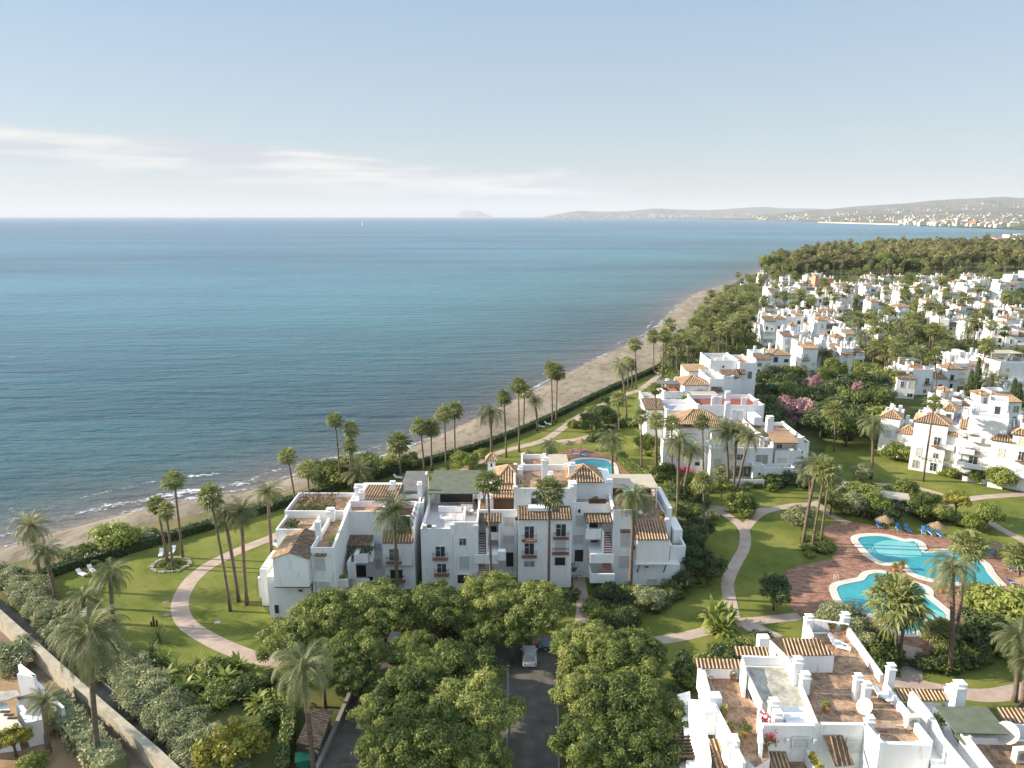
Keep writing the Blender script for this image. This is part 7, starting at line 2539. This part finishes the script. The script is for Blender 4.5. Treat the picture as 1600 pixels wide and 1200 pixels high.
# ------------------------------------------------------------------ boundary walls
def wallline(px, th, h, mat, label, name='garden_wall', cap=True):
    p = [G(a, b) for a, b in px]
    t = thing(name, label, 'wall', Vector((p[0].x, p[0].y, 0)), world=True)
    mb, mc = MB(), MB()
    L = []
    for k, q in enumerate(p):
        d = p[min(k + 1, len(p) - 1)] - p[max(k - 1, 0)]
        s = Vector((-d.y, d.x, 0)).normalized()
        L.append((q, s))
    for k in range(len(L) - 1):
        (a, s), (b, r) = L[k], L[k + 1]
        def quadp(w): return [(a - s * w / 2), (b - r * w / 2), (b + r * w / 2), (a + s * w / 2)]
        q = quadp(th)
        mb.prism([(v.x, v.y) for v in q], 0, h)
        q = quadp(th + .14)
        mc.prism([(v.x, v.y) for v in q], h, h + .1)
    wb(mb, 'wall', mat, t)
    if cap: wb(mc, 'coping', mat, t)
    return t


wallline([(-60, 935), (0, 979), (40, 1016), (66, 1040), (115, 1086), (164, 1131), (245, 1203), (320, 1275)], .7, 2.3, 'wall_stone', 'long pale stone boundary wall beside the dirt track')
wallline([(20, 935), (70, 990), (140, 1050), (190, 1096), (250, 1146), (310, 1200), (350, 1240)], .25, .4, 'concrete', 'low concrete kerb wall along the oleander hedge', cap=False)
wallline([(548, 1088), (530, 1130), (497, 1205), (480, 1245)], .3, .7, 'concrete', 'low concrete wall between the tiled shed and parking place')
# shed
o = G(490, 1165)
sh = RB('garden_shed', 'low shed with a dark old tile roof beside the foreground date palm', Vector((o.x, o.y, 0)), 0, None, 'shed', world=True)
sh.wmat = 'awning_green'
sh.gmass([(466, 1158), (497, 1168), (516, 1116), (492, 1112)], 1.8)
mb = MB(); ribs_slope(mb, G(498, 1170, 2.0), G(520, 1110, 2.0), G(463, 1160, 2.7), G(487, 1107, 2.7), .35, .15); sh.part(mb, 'roof', TD)
sh.part(MB().bar(G(462, 1163, 2.2), G(498, 1172, 1.85), .1, .16), 'fascia', 'wood_dark')
q = G(480, 1180, 1.0); 
sh.part(MB().box(q.x - .5, q.x + .5, q.y - .06, q.y, 0.05, 1.7), 'door', 'wood_dark')
sh.done()
q = G(474, 1199)
t = thing('waste_container', 'green waste container at the bottom beside the shed', 'container', q, R(15))
MB().prism([(-.6, -.5), (.6, -.5), (.7, .5), (-.7, .5)], .15, 1.15).build('body', 'bin_green', t, off=(0, 0, 0))
MB().prism([(-.75, -.6), (.75, -.6), (.75, .6), (-.75, .6)], 1.155, [1.25, 1.25, 1.4, 1.4]).build('lid', 'bin_green', t, off=(0, 0, 0))
for a in (-.5, .5):
    MB().tube([(a - .03, 0, .1), (a + .03, 0, .1)], .1, 8).build('wheel', 'rubber', t, off=(0, 0, 0))


# ------------------------------------------------------------------ cars
def car(px, py, rz, paint, label, L=4.2, W=1.78, Hh=1.5, van=False):
    q = G(px, py, .03)
    t = thing('parked_car', label, 'car', q, R(rz), 'cars in the parking lane')
    hl, hw = L / 2, W / 2
    # lower body sections: (y, half width, bottom, top)
    S = [(-hl, hw * .82, .38, .72), (-hl + .12, hw * .95, .28, .92), (-hl + .6, hw, .22, .98), (0, hw, .22, .98), (hl - 1.1, hw, .22, .94), (hl - .35, hw * .94, .26, .80), (hl, hw * .76, .36, .62)]
    mb = MB(); rings = []
    for y, w, zb, zt in S:
        rings.append([(-w * .9, y, zb), (-w, y, zb + .15), (-w, y, zt - .16), (-w * .9, y, zt), (w * .9, y, zt), (w, y, zt - .16), (w, y, zb + .15), (w * .9, y, zb)])
    for i in range(len(rings) - 1):
        for j in range(8):
            k = (j + 1) % 8
            mb.quad([rings[i][j], rings[i][k], rings[i + 1][k], rings[i + 1][j]])
    mb.quad(rings[0][::-1]); mb.quad(rings[-1])
    mb.build('body', paint, t, off=(0, 0, 0), smooth=False)
    # cabin glass and roof
    rear = -hl + (.12 if van else .28)
    g_ = MB()
    base = [(-hw * .88, rear), (hw * .88, rear), (hw * .88, hl - 1.25), (-hw * .88, hl - 1.25)]
    topp = [(-hw * .72, rear + (.15 if van else .5)), (hw * .72, rear + (.15 if van else .5)), (hw * .72, hl - 2.05), (-hw * .72, hl - 2.05)]
    zt = Hh + (.3 if van else 0)
    b = [(x, y, .975) for x, y in base]; c = [(x, y, zt) for x, y in topp]
    for k in range(4):
        j = (k + 1) % 4
        g_.quad([b[k], b[j], c[j], c[k]])
    g_.build('windows', 'glass', t, off=(0, 0, 0))
    r_ = MB(); r_.prism([(x * 1.03, y * 1.0) for x, y in topp], zt - .01, zt + .05)
    for k in range(4):
        r_.tube([b[k], c[k]], .05, 5)
    r_.tube([((b[0][0] + b[3][0]) / 2 - .01, 0, .98), ((c[0][0] + c[3][0]) / 2 - .01, 0, zt)], .05, 5)
    r_.tube([(-(b[0][0] + b[3][0]) / 2 + .01, 0, .98), (-(c[0][0] + c[3][0]) / 2 + .01, 0, zt)], .05, 5)
    r_.build('roof', paint, t, off=(0, 0, 0))
    for sx in (-1, 1):
        for y in (-hl + .75, hl - .8):
            w = MB().tube([(sx * (hw - .2), y, .32), (sx * (hw + .01), y, .32)], .32, 14).build('wheel', 'rubber', t, off=(0, 0, 0))
            MB().tube([(sx * (hw + .01), y, .32), (sx * (hw + .03), y, .32)], .19, 10).build('rim', 'silver_paint', w, off=(0, 0, 0))
        MB().box(min(sx * (hw - .35), sx * (hw - .08)), max(sx * (hw - .35), sx * (hw - .08)), hl - .12, hl + .01, .5, .64).build('headlight', 'frame_white', t, off=(0, 0, 0))
        MB().box(min(sx * (hw - .28), sx * (hw - .1)), max(sx * (hw - .28), sx * (hw - .1)), -hl - .01, -hl + .14, .62, .84).build('tail_light', 'red_paint', t, off=(0, 0, 0))
        MB().box(min(sx * hw, sx * (hw + .18)), max(sx * hw, sx * (hw + .18)), hl - 1.45, hl - 1.3, .92, 1.06).build('mirror', paint, t, off=(0, 0, 0))
    MB().box(-.26, .26, -hl - .012, -hl + .05, .42, .54).build('number_plate', 'frame_white', t, off=(0, 0, 0))
    return t


car(827, 1030, 0, 'white_paint', 'white car standing at the far end of the lane seen from behind')
car(614, 1022, 176, 'silver_paint', 'silver van glimpsed between the leafy trees', 4.6, 1.8, 1.6, True)
car(645, 1008, 178, 'rubber', 'dark car in the shade right of the silver van')
car(868, 1012, 88, 'blue_paint', 'blue-grey car mostly hidden under the trees right of the white car')
# red flowering bush beside the leaning date palm
bush(1072, 745, 2.0, 'bushpink', 'bright red flowering shrub beside the leaning date palm', None, .9)
bush(1287, 858, .9, 'bushpink', 'small pink flowering shrub at the pool palm trio', None, .9)
# white pavilion roof at the planting above the pool
q0 = G(1390, 792)
t = thing('garden_pavilion', 'flat pale roof of a small garden kiosk above the blue loungers', 'kiosk', q0, R(-20))
MB().box(-3.2, 3.2, -2, 2, 2.3, 2.5).build('roof', 'awning_cream', t, off=(0, 0, 0))
for a in (-2.9, 2.9):
    for b in (-1.7, 1.7):
        MB().box(a - .1, a + .1, b - .1, b + .1, 0, 2.3).build('post', 'frame_white', t, off=(0, 0, 0))
MB().box(-2.2, 2.2, .2, 1.5, 0, 1.1).build('counter', 'plaster', t, off=(0, 0, 0))


# ------------------------------------------------------------------ furniture on the roof terraces
def terrace_table(x, y, z, label, chairs=2):
    t = thing('terrace_table', label, 'table', Vector((x, y, z)))
    MB().tube([(0, 0, .70), (0, 0, .74)], .5, 16).build('tabletop', 'lounger_white', t, off=(0, 0, 0))
    MB().tube([(0, 0, .04), (0, 0, .70)], .05, 8).build('leg', 'concrete', t, off=(0, 0, 0))
    MB().tube([(0, 0, 0), (0, 0, .04)], .26, 12).build('foot', 'concrete', t, off=(0, 0, 0))
    for k in range(chairs):
        a = k * 2.4 + x
        c = thing('terrace_chair', 'white chair at the ' + label, 'chair', Vector((x + math.cos(a) * .85, y + math.sin(a) * .85, z)), a - math.pi / 2, 'chairs at the ' + label)
        MB().box(-.22, .22, -.22, .22, .42, .46).build('seat', 'lounger_white', c, off=(0, 0, 0))
        MB().box(-.22, .22, .2, .24, .46, .92).build('backrest', 'lounger_white', c, off=(0, 0, 0))
        for sx in (-.19, .16):
            for sy in (-.2, .17):
                MB().box(sx, sx + .03, sy, sy + .03, 0, .42).build('leg', 'lounger_white', c, off=(0, 0, 0))


zt_ = Z_(826, 97) - 1.0 + .02
terrace_table(X_(695, 795, 101), 101.5, zt_, 'round table on the lavender terrace', 3)
terrace_table(X_(735, 790, 104), 104.3, zt_, 'round table under the green awning', 2)
terrace_table(X_(1000, 800, 104), 104.0, Z_(818, 101.5) + .03, 'round table on the terrace below the cream awning', 3)


def bigpot(x, y, z, label, r=.5):
    t = thing('potted_plant', label, 'potted plant', Vector((x, y, z)), 0, 'potted plants on the roofs')
    MB().tube([(0, 0, 0), (0, 0, .5)], [.24, .36], 12).build('pot', 'terracotta', t, off=(0, 0, 0))
    inst('plant', random.choice(CR['bush']), t, (0, 0, .85), (r, r, r))


rngq = random.Random(41)
for (px, py, z) in ((1300, 988, ZR), (1318, 990, ZR), (1290, 1112, ZR), (1165, 1150, ZL)):
    q = G(px, py, z)
    bigpot(q.x, q.y, z + .01, 'green potted plant standing on the brown roof terraces', rngq.uniform(.35, .6))
for (px, Y, z) in ((670, 98.0, zt_), (735, 98.6, zt_), (745, 107.8, zt_), (1035, 103, Z_(818, 101.5) + .02), (1040, 108, Z_(818, 101.5) + .02), (975, 104, Z_(797, 99) - .97), (820, 102.2, Z_(763, 101.35) - .97), (880, 102.4, Z_(763, 101.35) - .97), (930, 103, Z_(786, 101.25) - .97)):
    bigpot(X_(px, 800, Y), Y, z, 'green potted plant on a terrace of the main building', rngq.uniform(.4, .6))
# ------------------------------------------------------------------ far coast
RID = []


def ridge(name, pts, D, depth, mat, seed, base=-5):
    rng = random.Random(seed)
    p = smooth_poly([Vector((a, b, 0)) for a, b in pts], 14, False)
    rows = []
    n = len(p)
    ph = [rng.uniform(0, 6.28) for _ in range(8)]
    for k, q in enumerate(p):
        row = []
        top = P(q.x, q.y, D + depth * .5)
        hh = top.z
        fade = min(1, k / 6, (n - 1 - k) / 6) if True else 1
        for j in range(9):
            t = j / 8
            y = D + depth * t + 0
            prof = math.sin(math.pi * t) ** .8
            if 0 < j < 8 and j != 4: prof *= (1 + -.05 + .05 * math.sin(k * .2 + ph[j % 8]) + .02 * rng.uniform(-1, 1)) * .94
            x = top.x * (y / (D + depth * .5))
            row.append((x, y, base + (hh - base) * prof))
        rows.append(row)
    mb = MB()
    for k in range(n):
        mb.v.extend(rows[k])
    for k in range(n - 1):
        for j in range(8):
            a = k * 9 + j
            mb.f.append((a, a + 9, a + 10, a + 1)); mb.m.append(0); mb.t.append(.5)
    o = mb.build(name, mat, smooth=True)
    o['kind'] = 'structure'
    RID.append(rows)
    return o


ridge('rock_headland', [(712, 338.5), (715, 334), (719, 330), (729, 328.5), (737, 329.5), (745, 328.3), (752, 331), (760, 335), (770, 337.5)], 40000, 3000, 'far_rock', 1)
ridge('hills', [(850, 338.5), (875, 334), (902, 329.5), (930, 330.5), (975, 330), (1022, 326), (1054, 327), (1110, 328), (1184, 323.5), (1230, 325.5), (1276, 326), (1320, 330), (1380, 336)], 20000, 5000, 'far_land', 2)
ridge('hills', [(1180, 336), (1240, 331), (1300, 326), (1350, 321.5), (1410, 318), (1461, 313), (1520, 310), (1568, 307.6), (1600, 309), (1660, 305), (1800, 306), (1950, 312)], 10000, 4500, 'far_land', 3)
ridge('hills', [(1290, 338), (1350, 335), (1420, 333), (1480, 329), (1540, 326), (1600, 324), (1700, 321), (1900, 324)], 6500, 2600, 'far_land', 4)
ridge('hills', [(1500, 347), (1560, 341), (1620, 338), (1720, 338), (1900, 338)], 4600, 900, 'far_land', 5)

rng = random.Random(77)
for nm, c in (('far_white', (.72, .68, .60)), ('far_cream', (.62, .52, .38)), ('far_red', (.45, .17, .10))):
    flat(nm, c, .9)
m, nt, out = newmat('far_wall')
tcn = N(nt, 'ShaderNodeTexCoord')
bk = N(nt, 'ShaderNodeTexBrick', Scale=1.0)
bk.offset = 0.0
bk.inputs['Color1'].default_value = (.12, .12, .12, 1); bk.inputs['Color2'].default_value = (.2, .18, .16, 1); bk.inputs['Mortar'].default_value = (.74, .69, .60, 1)
bk.inputs['Mortar Size'].default_value = .9; bk.inputs['Brick Width'].default_value = 4.5; bk.inputs['Row Height'].default_value = 3.0
mp = N(nt, 'ShaderNodeMapping'); mp.inputs['Rotation'].default_value = (R(90), 0, 0)
nt.links.new(tcn.outputs['Object'], mp.inputs[0]); nt.links.new(mp.outputs[0], bk.inputs['Vector'])
b = N(nt, 'ShaderNodeBsdfPrincipled', Roughness=.9)
nt.links.new(bk.outputs[0], b.inputs['Base Color']); nt.links.new(b.outputs[0], out.inputs[0])


def tower(px, py, w, hpx, mat, label, group='apartment blocks of the far town'):
    b0 = G(px, py)
    s = pxm(b0)
    W, Hh = w / s, hpx / s
    D_ = W * rng.uniform(.5, .9)
    t = thing('apartment_block', label, 'building', b0, rng.uniform(-.2, .5), group)
    mb = MB()
    mb.box(-W / 2, W / 2, 0, D_, 0, Hh)
    mb.box(-W * .2, W * .15, D_ * .2, D_ * .7, Hh, Hh + 4)
    mb.box(W / 2, W * .8, D_ * .15, D_ * .9, 0, Hh * rng.uniform(.5, .85))
    mb.build('wall', mat, t, off=(0, 0, 0))
    r = MB(); r.box(-W / 2 - 1, W / 2 + 1, -1, D_ + 1, Hh + .01, Hh + .9)
    r.build('roof', 'far_red' if rng.random() < .25 else 'far_cream', t, off=(0, 0, 0))
    return t


for k in range(120):
    px = rng.uniform(1408, 1600) if k > 30 else rng.uniform(1420, 1480)
    f = (px - 1400) / 200
    py = rng.uniform(348.5 - 2 * f, 351.5 + 5.5 * f)
    hp = rng.uniform(2.2, 5.4) + (4 if 1418 < px < 1452 or 1475 < px < 1500 else 0) * rng.random()
    tower(px, py, rng.uniform(4, 9), hp, rng.choice(['far_wall', 'far_white', 'far_cream', 'far_wall']), 'pale apartment block in the far seaside town across the bay')
tower(1528, 352, 12, 6, 'far_red', 'brick-red apartment block standing out in the far town', None)
# hillside houses too many to count, one mass
mb = MB()
for ri, cnt_, w0, w1, jmax in ((1, 380, 30, 80, 1.2), (2, 330, 20, 44, 2.0), (3, 260, 12, 28, 2.4), (4, 120, 10, 20, 3.0)):
    rows = RID[ri]
    made = 0
    while made < cnt_:
        kf = rng.uniform(1, len(rows) - 2.01)
        if math.sin(kf * .35 + ri) + math.sin(kf * .9 + 2 * ri) < rng.uniform(-1.4, .8): continue
        jf = rng.uniform(0.25, jmax) * rng.uniform(.3, 1)
        k, j = int(kf), int(jf)
        f, g_ = kf - k, jf - j
        A, B2, C2, D2 = (Vector(rows[k][j]), Vector(rows[k + 1][j]), Vector(rows[k][j + 1]), Vector(rows[k + 1][j + 1]))
        q = (A * (1 - f) + B2 * f) * (1 - g_) + (C2 * (1 - f) + D2 * f) * g_
        w = rng.uniform(w0, w1); h = w * rng.uniform(.25, .5)
        mb.box(q.x - w / 2, q.x + w / 2, q.y, q.y + w * .7, q.z - 15, q.z + h, rng.choice([0, 0, 1, 1, 2]))
        made += 1
o = mb.build('distant_town', ['far_white', 'far_cream', 'far_cream']); o['kind'] = 'stuff'
tag(o, 'white houses speckled over the hazy hills beyond the bay', 'houses')
# harbour breakwater
a0, a1 = G(1283, 347.6), G(1412, 351.2)
mb = MB().bar((a0.x, a0.y, -3), (a1.x, a1.y, -3), 60, 9)
tag(mb.build('breakwater', 'far_cream'), 'long pale harbour breakwater reaching into the bay', 'breakwater')
p_ = G(1360, 349)
t = thing('lighthouse', 'small white harbour light at the breakwater', 'lighthouse', p_)
MB().tube([(0, 0, 0), (0, 0, 26)], [5, 3.4], 8).build('tower', 'far_white', t, off=(0, 0, 0))
MB().tube([(0, 0, 26), (0, 0, 31)], [2.4, 2.2], 8).build('lantern', 'far_cream', t, off=(0, 0, 0))

# sailing boat
b0 = G(566, 352, SEA)
t = thing('sailboat', 'white sailing boat alone on the open sea below the horizon', 'boat', b0, R(112))
s = (b0.y / 4400.0) * 1.0
hull = MB()
secs = [(-9, .3, 1.2), (-6, 2.2, .2), (0, 2.8, 0), (6, 2.0, .2), (10, .1, 1.0)]
rr = []
for x, w, zb in secs:
    rr.append([(x * s, -w * s, 2.6 * s), (x * s, -w * .6 * s, zb * s), (x * s, w * .6 * s, zb * s), (x * s, w * s, 2.6 * s)])
for i in range(4):
    for j in range(3):
        hull.quad([rr[i][j], rr[i + 1][j], rr[i + 1][j + 1], rr[i][j + 1]])
    hull.quad([rr[i][3], rr[i + 1][3], rr[i + 1][0], rr[i][0]])
hull.build('hull', 'white_paint', t, off=(0, 0, 0))
MB().tube([(1 * s, 0, 2 * s), (1 * s, 0, 29 * s)], .25 * s, 5).build('mast', 'concrete', t, off=(0, 0, 0))
sl = MB(); sl.prism([(0.6 * s, -.1), (.6 * s, .1), (-8 * s, .1), (-8 * s, -.1)], 4.5 * s, [28 * s, 28 * s, 5.2 * s, 5.2 * s]); sl.build('mainsail', 'white_paint', t, off=(0, 0, 0))
sl = MB(); sl.prism([(1.4 * s, -.1), (1.4 * s, .1), (9 * s, .1), (9 * s, -.1)], 3.5 * s, [25 * s, 25 * s, 4 * s, 4 * s]); sl.build('foresail', 'white_paint', t, off=(0, 0, 0))
